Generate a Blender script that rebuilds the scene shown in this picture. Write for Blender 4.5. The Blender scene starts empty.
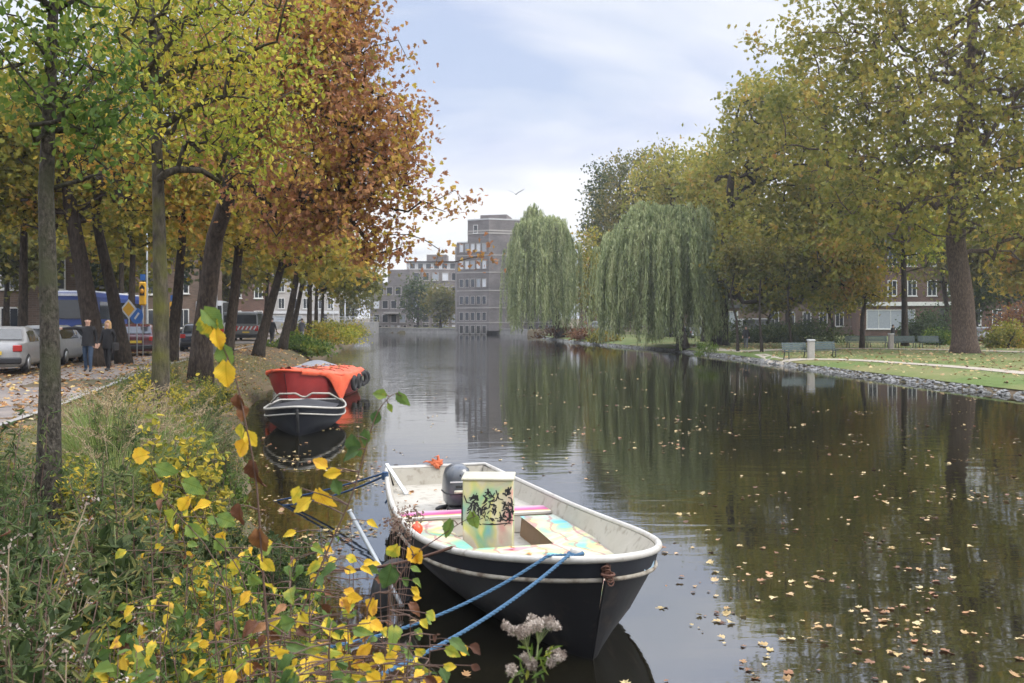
import bpy, math, random
import numpy as np
from mathutils import Vector, Matrix, noise, geometry

random.seed(11)
rng = np.random.default_rng(11)
PI = math.pi
R = math.radians
F, CX, HY, H = 995.0, 512.0, 318.0, 2.8      # lens in pixels, horizon row, eye height above the water

def at(px, py, D):
    return Vector(((px - CX) / F * D, D, H - (py - HY) / F * D))

EXPO = 0.88
HAZE = 0.0004
def gx(px, D):
    return (px - CX) / F * D

scene = bpy.context.scene
COL = scene.collection

# ------------------------------------------------------------------ object helpers
def tag(o, label=None, cat=None, group=None, kind=None):
    if label: o['label'] = label
    if cat: o['category'] = cat
    if group: o['group'] = group
    if kind: o['kind'] = kind
    return o

def thing(name, label, cat, loc=(0, 0, 0), rotz=0.0, group=None, scale=1.0):
    o = bpy.data.objects.new(name, None)
    COL.objects.link(o)
    o.location = loc
    o.rotation_euler = (0, 0, rotz)
    o.scale = (scale, scale, scale)
    o.empty_display_size = 0.2
    return tag(o, label, cat, group)

def link(name, me, mats, parent=None):
    o = bpy.data.objects.new(name, me)
    for m in (mats if isinstance(mats, (list, tuple)) else [mats]):
        me.materials.append(m)
    COL.objects.link(o)
    if parent is not None:
        o.parent = parent
    return o

def copy_tree(o, parent=None, loc=None, rotz=None, scale=None, label=None, group=None):
    c = o.copy()
    COL.objects.link(c)
    c.parent = parent
    if loc is not None: c.location = loc
    if rotz is not None: c.rotation_euler = (0, 0, rotz)
    if scale is not None: c.scale = scale if isinstance(scale, (tuple, list)) else (scale,) * 3
    if label: c['label'] = label
    if group: c['group'] = group
    for ch in list(o.children):
        copy_tree(ch, c)
    return c

class MB:
    """collects shapes, then links them as one mesh"""
    def __init__(s):
        s.v = []; s.f = []; s.m = []; s.sm = []
    def add(s, verts, faces, mat=0, smooth=False):
        b = len(s.v)
        s.v.extend([tuple(p) for p in verts])
        for f in faces:
            s.f.append(tuple(b + i for i in f)); s.m.append(mat); s.sm.append(smooth)
    def box(s, c, size, mat=0, rot=None, bev=0.0):
        x, y, z = (k / 2 for k in size)
        if bev > 0:
            b = min(bev, x * .9, y * .9, z * .9)
            ps = []
            for sz in (-1, 1):
                for inset, zz in ((b, z), (0, z - b)) if sz > 0 else ((b, -z), (0, -z + b)):
                    ring = [(-x + inset, -y + b + inset * .0), (-x + b, -y + inset), (x - b, -y + inset), (x - inset, -y + b),
                            (x - inset, y - b), (x - b, y - inset), (-x + b, y - inset), (-x + inset, y - b)]
                    ps.append([Vector((p[0], p[1], zz)) for p in ring])
            rings = [ps[0], ps[1], ps[3], ps[2]]
            V = [p for r in rings for p in r]
            Fc = [tuple(reversed(range(8))), tuple(range(24, 32))]
            for r in range(3):
                for i in range(8):
                    j = (i + 1) % 8
                    Fc.append((r * 8 + i, r * 8 + j, r * 8 + 8 + j, r * 8 + 8 + i))
        else:
            V = [Vector((i, j, k)) for k in (-z, z) for j in (-y, y) for i in (-x, x)]
            Fc = [(0, 2, 3, 1), (4, 5, 7, 6), (0, 1, 5, 4), (2, 6, 7, 3), (0, 4, 6, 2), (1, 3, 7, 5)]
        if rot is not None: V = [rot @ p for p in V]
        c = Vector(c)
        s.add([p + c for p in V], Fc, mat)
    def tube(s, pts, rad, n=8, mat=0, smooth=True, cap=True, closed=False):
        pts = [Vector(p) for p in pts]
        if not hasattr(rad, '__len__'): rad = [rad] * len(pts)
        V = []; N = len(pts)
        prev = None
        for i, p in enumerate(pts):
            if closed: d = pts[(i + 1) % N] - pts[i - 1]
            else: d = pts[min(i + 1, N - 1)] - pts[max(i - 1, 0)]
            if d.length < 1e-9: d = Vector((0, 0, 1))
            d.normalize()
            if prev is None:
                ref = Vector((0, 0, 1)) if abs(d.z) < .9 else Vector((1, 0, 0))
                a = d.cross(ref).normalized()
            else:
                a = prev - d * prev.dot(d)
                if a.length < 1e-6: a = d.orthogonal()
                a.normalize()
            prev = a
            b = d.cross(a)
            for k in range(n):
                t = 2 * PI * k / n
                V.append(p + (a * math.cos(t) + b * math.sin(t)) * rad[i])
        Fc = []
        for i in range(N if closed else N - 1):
            for k in range(n):
                a0 = i * n + k; a1 = i * n + (k + 1) % n; j = ((i + 1) % N) * n
                Fc.append((a0, a1, j + (k + 1) % n, j + k))
        if cap and not closed:
            Fc.append(tuple(reversed(range(n)))); Fc.append(tuple(range((N - 1) * n, N * n)))
        s.add(V, Fc, mat, smooth)
    def loft(s, rings, mat=0, smooth=True, closed=True, cap0=False, cap1=False):
        n = len(rings[0]); V = [p for r in rings for p in r]; Fc = []
        for i in range(len(rings) - 1):
            for k in range(n if closed else n - 1):
                k2 = (k + 1) % n
                Fc.append((i * n + k, i * n + k2, (i + 1) * n + k2, (i + 1) * n + k))
        if cap0: Fc.append(tuple(reversed(range(n))))
        if cap1: Fc.append(tuple(range((len(rings) - 1) * n, len(rings) * n)))
        s.add(V, Fc, mat, smooth)
    def lathe(s, prof, n=16, mat=0, c=(0, 0, 0), axis='z', smooth=True):
        rings = []
        for r, z in prof:
            ring = []
            for k in range(n):
                t = 2 * PI * k / n
                p = (r * math.cos(t), r * math.sin(t), z)
                if axis == 'y': p = (p[0], p[2], p[1])
                if axis == 'x': p = (p[2], p[0], p[1])
                ring.append((p[0] + c[0], p[1] + c[1], p[2] + c[2]))
            rings.append(ring)
        s.loft(rings, mat, smooth, True, True, True)
    def prism(s, poly, z0, z1, mat=0):
        n = len(poly)
        V = [(x, y, z0) for x, y in poly] + [(x, y, z1) for x, y in poly]
        Fc = [tuple(reversed(range(n))), tuple(range(n, 2 * n))]
        Fc += [(i, (i + 1) % n, n + (i + 1) % n, n + i) for i in range(n)]
        s.add(V, Fc, mat)
    def build(s, name, mats, parent=None):
        me = bpy.data.meshes.new(name)
        me.from_pydata(s.v, [], s.f)
        me.polygons.foreach_set('material_index', s.m)
        me.polygons.foreach_set('use_smooth', s.sm)
        me.update()
        return link(name, me, mats, parent)

def np_mesh(name, V, Fc, smooth=False, uv=None, matidx=None):
    """V (n,3), Fc (m,k) equal-sized faces"""
    me = bpy.data.meshes.new(name)
    n, (m, k) = len(V), Fc.shape
    me.vertices.add(n); me.vertices.foreach_set('co', np.ascontiguousarray(V, dtype=np.float32).ravel())
    me.loops.add(m * k); me.loops.foreach_set('vertex_index', Fc.astype(np.int32).ravel())
    me.polygons.add(m)
    me.polygons.foreach_set('loop_start', np.arange(0, m * k, k, dtype=np.int32))
    me.polygons.foreach_set('use_smooth', np.full(m, smooth))
    if matidx is not None: me.polygons.foreach_set('material_index', matidx.astype(np.int32))
    if uv is not None:
        l = me.uv_layers.new(name='UVMap')
        l.data.foreach_set('uv', uv[Fc.ravel()].astype(np.float32).ravel())
    me.update(calc_edges=True)
    me.validate()
    return me

# ------------------------------------------------------------------ materials
def newmat(name):
    m = bpy.data.materials.new(name); m.use_nodes = True
    nt = m.node_tree; nt.nodes.clear()
    return m, nt, nt.nodes, nt.links

def N(nt, typ, **kw):
    n = nt.nodes.new(typ)
    for k, v in kw.items():
        if k in n.inputs.keys() if isinstance(k, str) else False:
            n.inputs[k].default_value = v
        else: setattr(n, k, v)
    return n

def ramp(nt, stops, interp='LINEAR'):
    n = nt.nodes.new('ShaderNodeValToRGB')
    cr = n.color_ramp; cr.interpolation = interp
    while len(cr.elements) < len(stops): cr.elements.new(.5)
    for e, (p, c) in zip(cr.elements, stops):
        e.position = p; e.color = (c[0], c[1], c[2], 1)
    return n

def mat_noise(name, stops, scale=4.0, rough=.7, bump=.3, bscale=None, detail=6, stretch=(1, 1, 1), metal=0.0, spec=.4,
              coat=0.0, stops2=None, scale2=.5, f2=.5, bdist=.02, rough_var=0.0):
    m, nt, nd, lk = newmat(name)
    tc = nd.new('ShaderNodeTexCoord'); mp = nd.new('ShaderNodeMapping'); mp.inputs['Scale'].default_value = stretch
    lk.new(tc.outputs['Object'], mp.inputs[0])
    no = nd.new('ShaderNodeTexNoise'); no.inputs['Scale'].default_value = scale; no.inputs['Detail'].default_value = detail
    no.inputs['Roughness'].default_value = .65
    lk.new(mp.outputs[0], no.inputs['Vector'])
    rp = ramp(nt, stops); lk.new(no.outputs[0], rp.inputs[0])
    col = rp.outputs[0]
    if stops2:
        n2 = nd.new('ShaderNodeTexNoise'); n2.inputs['Scale'].default_value = scale2; n2.inputs['Detail'].default_value = 4
        lk.new(tc.outputs['Object'], n2.inputs['Vector'])
        r2 = ramp(nt, stops2); lk.new(n2.outputs[0], r2.inputs[0])
        mx = nd.new('ShaderNodeMix'); mx.data_type = 'RGBA'; mx.inputs[0].default_value = f2
        lk.new(col, mx.inputs[6]); lk.new(r2.outputs[0], mx.inputs[7]); col = mx.outputs[2]
    b = nd.new('ShaderNodeBsdfPrincipled'); o = nd.new('ShaderNodeOutputMaterial')
    lk.new(col, b.inputs['Base Color'])
    b.inputs['Roughness'].default_value = rough; b.inputs['Metallic'].default_value = metal
    b.inputs['Specular IOR Level'].default_value = spec; b.inputs['Coat Weight'].default_value = coat
    if rough_var:
        mr = nd.new('ShaderNodeMapRange'); mr.inputs[3].default_value = rough - rough_var; mr.inputs[4].default_value = min(1, rough + rough_var)
        lk.new(no.outputs[0], mr.inputs[0]); lk.new(mr.outputs[0], b.inputs['Roughness'])
    if bump:
        n3 = nd.new('ShaderNodeTexNoise'); n3.inputs['Scale'].default_value = bscale or scale * 3; n3.inputs['Detail'].default_value = 5
        lk.new(mp.outputs[0], n3.inputs['Vector'])
        bp = nd.new('ShaderNodeBump'); bp.inputs['Strength'].default_value = bump; bp.inputs['Distance'].default_value = bdist
        lk.new(n3.outputs[0], bp.inputs['Height']); lk.new(bp.outputs[0], b.inputs['Normal'])
    lk.new(b.outputs[0], o.inputs[0])
    return m

def plain(name, c, rough=.5, metal=0.0, coat=0.0, var=.12, scale=6.0, bump=.08, spec=.5):
    d = tuple(max(0, x * (1 - var)) for x in c); e = tuple(min(1, x * (1 + var)) for x in c)
    return mat_noise(name, [(.3, d), (.7, e)], scale=scale, rough=rough, bump=bump, metal=metal, coat=coat, spec=spec)

def leaf_mat(name, stops, clump=.6, cf=.55, transl=.45, zst=1.0, rough=.55, sheen=.25, obj_rand=0.0, veins=False):
    """colour of each leaf by chance, drifting slowly through the crown"""
    m, nt, nd, lk = newmat(name)
    g = nd.new('ShaderNodeNewGeometry'); tc = nd.new('ShaderNodeTexCoord')
    no = nd.new('ShaderNodeTexNoise'); no.inputs['Scale'].default_value = clump; no.inputs['Detail'].default_value = 3
    mpz = nd.new('ShaderNodeMapping'); mpz.inputs['Scale'].default_value = (1, 1, zst); lk.new(tc.outputs['Object'], mpz.inputs[0]); lk.new(mpz.outputs[0], no.inputs['Vector'])
    mr = nd.new('ShaderNodeMapRange'); mr.inputs[1].default_value = .3; mr.inputs[2].default_value = .7
    lk.new(no.outputs[0], mr.inputs[0])
    mx = nd.new('ShaderNodeMix'); mx.data_type = 'FLOAT'; mx.inputs[0].default_value = cf
    lk.new(g.outputs['Random Per Island'], mx.inputs[2]); lk.new(mr.outputs[0], mx.inputs[3])
    fac = mx.outputs[0]
    if obj_rand:
        oi = nd.new('ShaderNodeObjectInfo'); ma = nd.new('ShaderNodeMath'); ma.operation = 'MULTIPLY_ADD'
        sub = nd.new('ShaderNodeMath'); sub.operation = 'SUBTRACT'; sub.inputs[1].default_value = .5
        lk.new(oi.outputs['Random'], sub.inputs[0]); lk.new(sub.outputs[0], ma.inputs[0]); ma.inputs[1].default_value = obj_rand
        lk.new(fac, ma.inputs[2]); fac = ma.outputs[0]
    bumpsock = None
    if veins:
        uvn = nd.new('ShaderNodeUVMap'); sx = nd.new('ShaderNodeSeparateXYZ'); lk.new(uvn.outputs[0], sx.inputs[0])
        n4 = nd.new('ShaderNodeTexNoise'); n4.inputs['Scale'].default_value = 28; n4.inputs['Detail'].default_value = 3
        lk.new(tc.outputs['Object'], n4.inputs['Vector'])
        ma2 = nd.new('ShaderNodeMath'); ma2.operation = 'MULTIPLY_ADD'; ma2.inputs[1].default_value = .8
        s2 = nd.new('ShaderNodeMath'); s2.operation = 'SUBTRACT'; s2.inputs[1].default_value = .5
        lk.new(n4.outputs[0], s2.inputs[0]); lk.new(s2.outputs[0], ma2.inputs[0]); lk.new(fac, ma2.inputs[2]); fac = ma2.outputs[0]
        # side veins run forward from the midrib
        ab = nd.new('ShaderNodeMath'); ab.operation = 'ABSOLUTE'; lk.new(sx.outputs[0], ab.inputs[0])
        m1 = nd.new('ShaderNodeMath'); m1.operation = 'MULTIPLY_ADD'; m1.inputs[1].default_value = -.9
        lk.new(ab.outputs[0], m1.inputs[0]); lk.new(sx.outputs[1], m1.inputs[2])
        m2 = nd.new('ShaderNodeMath'); m2.operation = 'MULTIPLY'; m2.inputs[1].default_value = 9.0; lk.new(m1.outputs[0], m2.inputs[0])
        m3 = nd.new('ShaderNodeMath'); m3.operation = 'PINGPONG'; m3.inputs[1].default_value = .5; lk.new(m2.outputs[0], m3.inputs[0])
        m4 = nd.new('ShaderNodeMath'); m4.operation = 'LESS_THAN'; m4.inputs[1].default_value = .07; lk.new(m3.outputs[0], m4.inputs[0])
        m5 = nd.new('ShaderNodeMath'); m5.operation = 'LESS_THAN'; m5.inputs[1].default_value = .025; lk.new(ab.outputs[0], m5.inputs[0])
        m6 = nd.new('ShaderNodeMath'); m6.operation = 'MAXIMUM'; lk.new(m4.outputs[0], m6.inputs[0]); lk.new(m5.outputs[0], m6.inputs[1])
        vein = m6.outputs[0]
        bp = nd.new('ShaderNodeBump'); bp.inputs['Strength'].default_value = .35; bp.inputs['Distance'].default_value = .003
        lk.new(m3.outputs[0], bp.inputs['Height']); bumpsock = bp.outputs[0]
    rp = ramp(nt, stops); lk.new(fac, rp.inputs[0]); col = rp.outputs[0]
    if veins:
        vm = nd.new('ShaderNodeMix'); vm.data_type = 'RGBA'; vm.blend_type = 'MULTIPLY'
        mm = nd.new('ShaderNodeMath'); mm.operation = 'MULTIPLY'; mm.inputs[1].default_value = .75; lk.new(vein, mm.inputs[0])
        lk.new(mm.outputs[0], vm.inputs[0]); lk.new(col, vm.inputs[6]); vm.inputs[7].default_value = (.75, .7, .4, 1); col = vm.outputs[2]
    b = nd.new('ShaderNodeBsdfPrincipled'); t = nd.new('ShaderNodeBsdfTranslucent'); ms = nd.new('ShaderNodeMixShader')
    b.inputs['Roughness'].default_value = rough; b.inputs['Specular IOR Level'].default_value = sheen
    ms.inputs[0].default_value = transl
    lk.new(col, b.inputs['Base Color']); lk.new(col, t.inputs['Color'])
    if bumpsock: lk.new(bumpsock, b.inputs['Normal'])
    lk.new(b.outputs[0], ms.inputs[1]); lk.new(t.outputs[0], ms.inputs[2])
    o = nd.new('ShaderNodeOutputMaterial'); lk.new(ms.outputs[0], o.inputs[0])
    return m

def bark_mat(name, c0, c1, moss=None, scale=5.0, stretch=.3):
    m, nt, nd, lk = newmat(name)
    tc = nd.new('ShaderNodeTexCoord'); mp = nd.new('ShaderNodeMapping'); mp.inputs['Scale'].default_value = (1, 1, stretch)
    lk.new(tc.outputs['Object'], mp.inputs[0])
    no = nd.new('ShaderNodeTexNoise'); no.inputs['Scale'].default_value = scale * 3; no.inputs['Detail'].default_value = 8; no.inputs['Roughness'].default_value = .7
    lk.new(mp.outputs[0], no.inputs['Vector'])
    rp = ramp(nt, [(.38, c0), (.5, tuple((a + b) / 2 for a, b in zip(c0, c1))), (.6, c1), (.7, tuple(b * 1.35 for b in c1))]); lk.new(no.outputs[0], rp.inputs[0]); col = rp.outputs[0]
    if moss:
        n2 = nd.new('ShaderNodeTexNoise'); n2.inputs['Scale'].default_value = 1.6; n2.inputs['Detail'].default_value = 6
        lk.new(tc.outputs['Object'], n2.inputs['Vector'])
        r2 = ramp(nt, [(.48, (0, 0, 0)), (.62, (1, 1, 1))]); lk.new(n2.outputs[0], r2.inputs[0])
        mx = nd.new('ShaderNodeMix'); mx.data_type = 'RGBA'; lk.new(r2.outputs[0], mx.inputs[0]); lk.new(col, mx.inputs[6])
        mx.inputs[7].default_value = (*moss, 1); col = mx.outputs[2]
    b = nd.new('ShaderNodeBsdfPrincipled'); b.inputs['Roughness'].default_value = .85; b.inputs['Specular IOR Level'].default_value = .2
    lk.new(col, b.inputs['Base Color'])
    bp = nd.new('ShaderNodeBump'); bp.inputs['Strength'].default_value = 1.0; bp.inputs['Distance'].default_value = .05
    lk.new(no.outputs[0], bp.inputs['Height']); lk.new(bp.outputs[0], b.inputs['Normal'])
    o = nd.new('ShaderNodeOutputMaterial'); lk.new(b.outputs[0], o.inputs[0])
    return m

def brick_mat(name, c1, c2, mortar, scale=1.0, rough=.85):
    m, nt, nd, lk = newmat(name)
    tc = nd.new('ShaderNodeTexCoord'); ge = nd.new('ShaderNodeNewGeometry')
    # run the courses along whichever way the wall faces
    sp = nd.new('ShaderNodeSeparateXYZ'); lk.new(tc.outputs['Object'], sp.inputs[0])
    ad = nd.new('ShaderNodeMath'); ad.operation = 'ADD'; lk.new(sp.outputs[0], ad.inputs[0]); lk.new(sp.outputs[1], ad.inputs[1])
    cb = nd.new('ShaderNodeCombineXYZ'); lk.new(ad.outputs[0], cb.inputs[0]); lk.new(sp.outputs[2], cb.inputs[1])
    br = nd.new('ShaderNodeTexBrick'); br.inputs['Scale'].default_value = scale
    br.inputs['Color1'].default_value = (*c1, 1); br.inputs['Color2'].default_value = (*c2, 1); br.inputs['Mortar'].default_value = (*mortar, 1)
    br.inputs['Brick Width'].default_value = .44; br.inputs['Row Height'].default_value = .14; br.inputs['Mortar Size'].default_value = .012
    lk.new(cb.outputs[0], br.inputs['Vector'])
    no = nd.new('ShaderNodeTexNoise'); no.inputs['Scale'].default_value = .35; no.inputs['Detail'].default_value = 6
    lk.new(tc.outputs['Object'], no.inputs['Vector'])
    rp = ramp(nt, [(.3, (.72, .72, .72)), (.7, (1.15, 1.12, 1.1))]); lk.new(no.outputs[0], rp.inputs[0])
    mx = nd.new('ShaderNodeMix'); mx.data_type = 'RGBA'; mx.blend_type = 'MULTIPLY'; mx.inputs[0].default_value = 1
    lk.new(br.outputs['Color'], mx.inputs[6]); lk.new(rp.outputs[0], mx.inputs[7])
    b = nd.new('ShaderNodeBsdfPrincipled'); b.inputs['Roughness'].default_value = rough; b.inputs['Specular IOR Level'].default_value = .2
    lk.new(mx.outputs[2], b.inputs['Base Color'])
    o = nd.new('ShaderNodeOutputMaterial'); lk.new(b.outputs[0], o.inputs[0])
    return m

# ------------------------------------------------------------------ land and water
SHORE = [(1.6, -60), (1.2, -5), (.8, 0), (.3, 3), (-.8, 6), (-1.9, 9), (-2.6, 11), (-3.7, 14), (-5.1, 19), (-6.8, 25), (-8.6, 33),
         (-11.8, 55), (-14.8, 87), (-19, 125), (-26, 165), (-32, 194), (-12, 179), (3.2, 165), (4.2, 140), (6.2, 118), (9.4, 101), (12.6, 88), (15.0, 76), (16.3, 52), (17.9, 35),
         (20, 20), (23, 0), (26, -60)]

def resample(poly, step_fn):
    out = [np.array(poly[0], float)]
    for a, b in zip(poly[:-1], poly[1:]):
        a = np.array(a, float); b = np.array(b, float); L = np.linalg.norm(b - a)
        n = max(1, int(L / step_fn((a + b) / 2)))
        for i in range(1, n + 1): out.append(a + (b - a) * i / n)
    return np.array(out)

# soften the corners with one pass of corner cutting
def chaikin(P, k=2):
    P = [np.array(p, float) for p in P]
    for _ in range(k):
        Q = [P[0]]
        for a, b in zip(P[:-1], P[1:]):
            Q += [a * .75 + b * .25, a * .25 + b * .75]
        Q.append(P[-1]); P = Q
    return P
SH = resample(chaikin(SHORE), lambda p: .35 if abs(p[1]) < 20 else (1.0 if p[1] < 60 else 2.5))
wob = np.array([noise.noise(Vector((p[0] * .7, p[1] * .7, 3.1))) for p in SH])
isleft = np.arange(len(SH)) < np.argmin(np.hypot(SH[:, 0] + 32, SH[:, 1] - 192))
SH[:, 0] += np.where(isleft & (SH[:, 1] > 2), wob * .35, wob * .15)
SA, SB = SH[:-1], SH[1:]

def sdist(P):
    """distance to the waterline, positive on land"""
    P = np.atleast_2d(np.asarray(P, float)); out = np.empty(len(P)); near = np.empty(len(P), int)
    d = SB - SA; L2 = (d ** 2).sum(1)
    for i in range(0, len(P), 2000):
        q = P[i:i + 2000, None, :] - SA[None]
        t = np.clip((q * d[None]).sum(2) / L2[None], 0, 1)
        r = q - d[None] * t[..., None]
        D2 = (r ** 2).sum(2); k = D2.argmin(1)
        rr = r[np.arange(len(k)), k]
        out[i:i + 2000] = np.sqrt(D2[np.arange(len(k)), k]); near[i:i + 2000] = k
    # inside-water test: even-odd against the closed canal outline
    x, y = P[:, 0], P[:, 1]; ins = np.zeros(len(P), bool)
    Q = np.vstack([SH, SH[:1]])
    for a, b in zip(Q[:-1], Q[1:]):
        c = ((a[1] > y) != (b[1] > y))
        with np.errstate(divide='ignore', invalid='ignore'):
            xi = (b[0] - a[0]) * (y - a[1]) / (b[1] - a[1]) + a[0]
        ins ^= c & (x < xi)
    ins |= False
    return np.where(ins, -out, out), near

def ground_z(P):
    P = np.atleast_2d(np.asarray(P, float)); s, k = sdist(P)
    zl = np.interp(s, [-4, -.6, 0, .5, 1.4, 2.8, 1e5], [-1.4, -.4, -.03, .42, .86, 1.05, 1.05])
    zr = np.interp(s, [-4, -.3, 0, .3, .9, 3, 1e5], [-1.4, -.3, .0, .22, .34, .42, .42])
    zf = np.interp(s, [-4, -.1, .1, 1e5], [-1.4, -.3, .9, .9])
    yk = SA[k][:, 1]; left = isleft[:-1][k]
    wf = np.clip((yk - 150) / 15, 0, 1)
    z = np.where(left, zl, zr)
    far = wf * zf + (1 - wf) * z
    flat = np.clip((s - 8) / 30, 0, 1)
    return far * (1 - flat) + flat * np.where(P[:, 0] < -2, 1.05, far)

def gz(x, y): return float(ground_z([(x, y)])[0])

def build_ground():
    pts = []
    nrm = np.zeros_like(SH); t = np.gradient(SH, axis=0); t /= np.linalg.norm(t, axis=1)[:, None] + 1e-9
    nrm[:, 0] = -t[:, 1]; nrm[:, 1] = t[:, 0]      # points inland (to the left of travel)
    for off in (-3.8, -.6, -.12, 0, .12, .5, .9, 1.4, 2.8, 6.0, 12, 40):
        step = 1 if abs(off) < 3 else (3 if abs(off) < 10 else 8)
        q = SH[::step] + nrm[::step] * off
        s, _ = sdist(q)
        ok = np.abs(np.abs(s) - abs(off)) < .15 * max(.3, abs(off))
        pts += [tuple(p) for p in q[ok]]
    for x in np.arange(-110, 111, 5.0):
        for y in np.arange(-60, 262, 5.0):
            pts.append((x + rng.uniform(-1, 1), y + rng.uniform(-1, 1)))
    for x in np.arange(-3000, 3001, 300.0):
        for y in np.arange(-900, 3601, 300.0):
            if abs(x) > 120 or y > 270 or y < -70: pts.append((x + rng.uniform(-9, 9), y + rng.uniform(-9, 9)))
    arr = np.array(pts); s, _ = sdist(arr)
    grid0 = 0
    V2 = [Vector((float(a), float(b))) for a, b in arr]
    r = geometry.delaunay_2d_cdt(V2, [], [], 0, 1e-4)
    vv = np.array([(v.x, v.y) for v in r[0]]); z = ground_z(vv)
    sd, _ = sdist(vv)
    small = np.array([noise.noise(Vector((a * .5, b * .5, 0))) for a, b in vv])
    z = z + np.where((sd > .1) & (sd < 3.5) & (vv[:, 0] < -0), small * .07, 0)
    me = np_mesh('ground', np.column_stack([vv, z]), np.array([list(f) for f in r[2]]), smooth=True)
    o = link('ground', me, M['earth']); tag(o, kind='structure')
    return o
# ------------------------------------------------------------------ leaves
def rand_rot(n, tilt=None):
    """random rotation matrices; tilt<1 keeps the leaf blades nearer to level"""
    if tilt is None:
        q = rng.normal(size=(n, 4)); q /= np.linalg.norm(q, axis=1)[:, None]
        w, x, y, z = q.T
        return np.stack([np.stack([1 - 2 * (y * y + z * z), 2 * (x * y - z * w), 2 * (x * z + y * w)], 1),
                         np.stack([2 * (x * y + z * w), 1 - 2 * (x * x + z * z), 2 * (y * z - x * w)], 1),
                         np.stack([2 * (x * z - y * w), 2 * (y * z + x * w), 1 - 2 * (x * x + y * y)], 1)], 1)
    a = rng.uniform(0, 2 * PI, n); p = rng.normal(0, tilt, n); r = rng.normal(0, tilt, n)
    ca, sa, cp, sp, cr, sr = np.cos(a), np.sin(a), np.cos(p), np.sin(p), np.cos(r), np.sin(r)
    Z = np.zeros(n); O = np.ones(n)
    Rz = np.stack([np.stack([ca, -sa, Z], 1), np.stack([sa, ca, Z], 1), np.stack([Z, Z, O], 1)], 1)
    Rx = np.stack([np.stack([O, Z, Z], 1), np.stack([Z, cp, -sp], 1), np.stack([Z, sp, cp], 1)], 1)
    Ry = np.stack([np.stack([cr, Z, sr], 1), np.stack([Z, O, Z], 1), np.stack([-sr, Z, cr], 1)], 1)
    return Rz @ Rx @ Ry

T_OVAL = (np.array([(0, 0, 0), (-.32, .28, .1), (-.24, .72, .06), (0, 1, -.08), (.24, .72, .06), (.32, .28, .1)], float), np.array([(0, 3, 2, 1), (0, 5, 4, 3)]))
T_NARROW = (np.array([(0, 0, 0), (-.11, .3, .03), (-.08, .7, .02), (0, 1, -.08), (.08, .7, .02), (.11, .3, .03)], float), np.array([(0, 3, 2, 1), (0, 5, 4, 3)]))
T_KITE = (np.array([(0, 0, 0), (-.3, .45, .08), (0, 1, -.05), (.3, .45, .08)], float), np.array([(0, 2, 1), (0, 3, 2)]))
# lobed leaf: six points a side
T_MAPLE = (np.array([(0, 0, 0), (-.30, -.02, .06), (-.5, .3, .1), (-.24, .42, .03), (-.40, .72, .1), (-.14, .7, .0), (0, 1.05, -.1),
                     (.14, .7, .0), (.40, .72, .1), (.24, .42, .03), (.5, .3, .1), (.30, -.02, .06)], float),
           np.array([(0, 3, 2, 1), (0, 5, 4, 3), (0, 6, 5, 5), (0, 9, 10, 11), (0, 7, 8, 9), (0, 6, 7, 7)]))
T_MAPLE = (T_MAPLE[0], np.array([(0, 3, 2), (0, 2, 1), (0, 5, 4), (0, 4, 3), (0, 6, 5), (0, 10, 9), (0, 11, 10), (0, 8, 7), (0, 9, 8), (0, 7, 6)]))

def leaves_mesh(name, pos, size, tmpl, rot=None, tilt=None, jitter=.3, curl=.0):
    T, Fc = tmpl; n = len(pos); pos = np.asarray(pos, float)
    Rm = rand_rot(n, tilt) if rot is None else rot
    s = size * (1 + rng.uniform(-jitter, jitter, n))
    Tb = np.repeat(T[None], n, 0).copy()
    if curl: Tb[:, :, 2] -= (T[None, :, 1] ** 2) * rng.uniform(0, curl, n)[:, None]
    Vv = np.einsum('nij,nkj->nki', Rm, Tb) * s[:, None, None] + pos[:, None, :]
    k = len(T)
    FF = Fc[None] + (np.arange(n) * k)[:, None, None]
    uv = np.tile(T[:, :2], (n, 1))
    return np_mesh(name, Vv.reshape(-1, 3), FF.reshape(-1, Fc.shape[1]), uv=uv)

# ------------------------------------------------------------------ trees
def unit_noise(d, f, seed):
    return noise.noise(Vector((d[0] * f + seed, d[1] * f - seed * .7, d[2] * f + seed * .3)))

def crown_targets(ells, n, seed=0, shell=.5, lump=.3, holes=.0):
    """points through the volume of a lumpy union of ellipsoids"""
    out = []
    w = np.array([e[3] * e[4] * e[5] for e in ells]) ** .8; w /= w.sum()
    tries = 0
    while len(out) < n and tries < n * 20:
        tries += 1
        e = ells[rng.choice(len(ells), p=w)]
        d = rng.normal(size=3); d /= np.linalg.norm(d)
        r = rng.uniform() ** shell
        r *= 1 + lump * unit_noise(d, 2.3, seed + e[0])
        p = np.array(e[:3]) + d * r * np.array(e[3:6])
        if holes and noise.noise(Vector(p * .55) + Vector((seed, 0, 0))) > (.5 - holes): continue
        out.append(p)
    return np.array(out)

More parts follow.
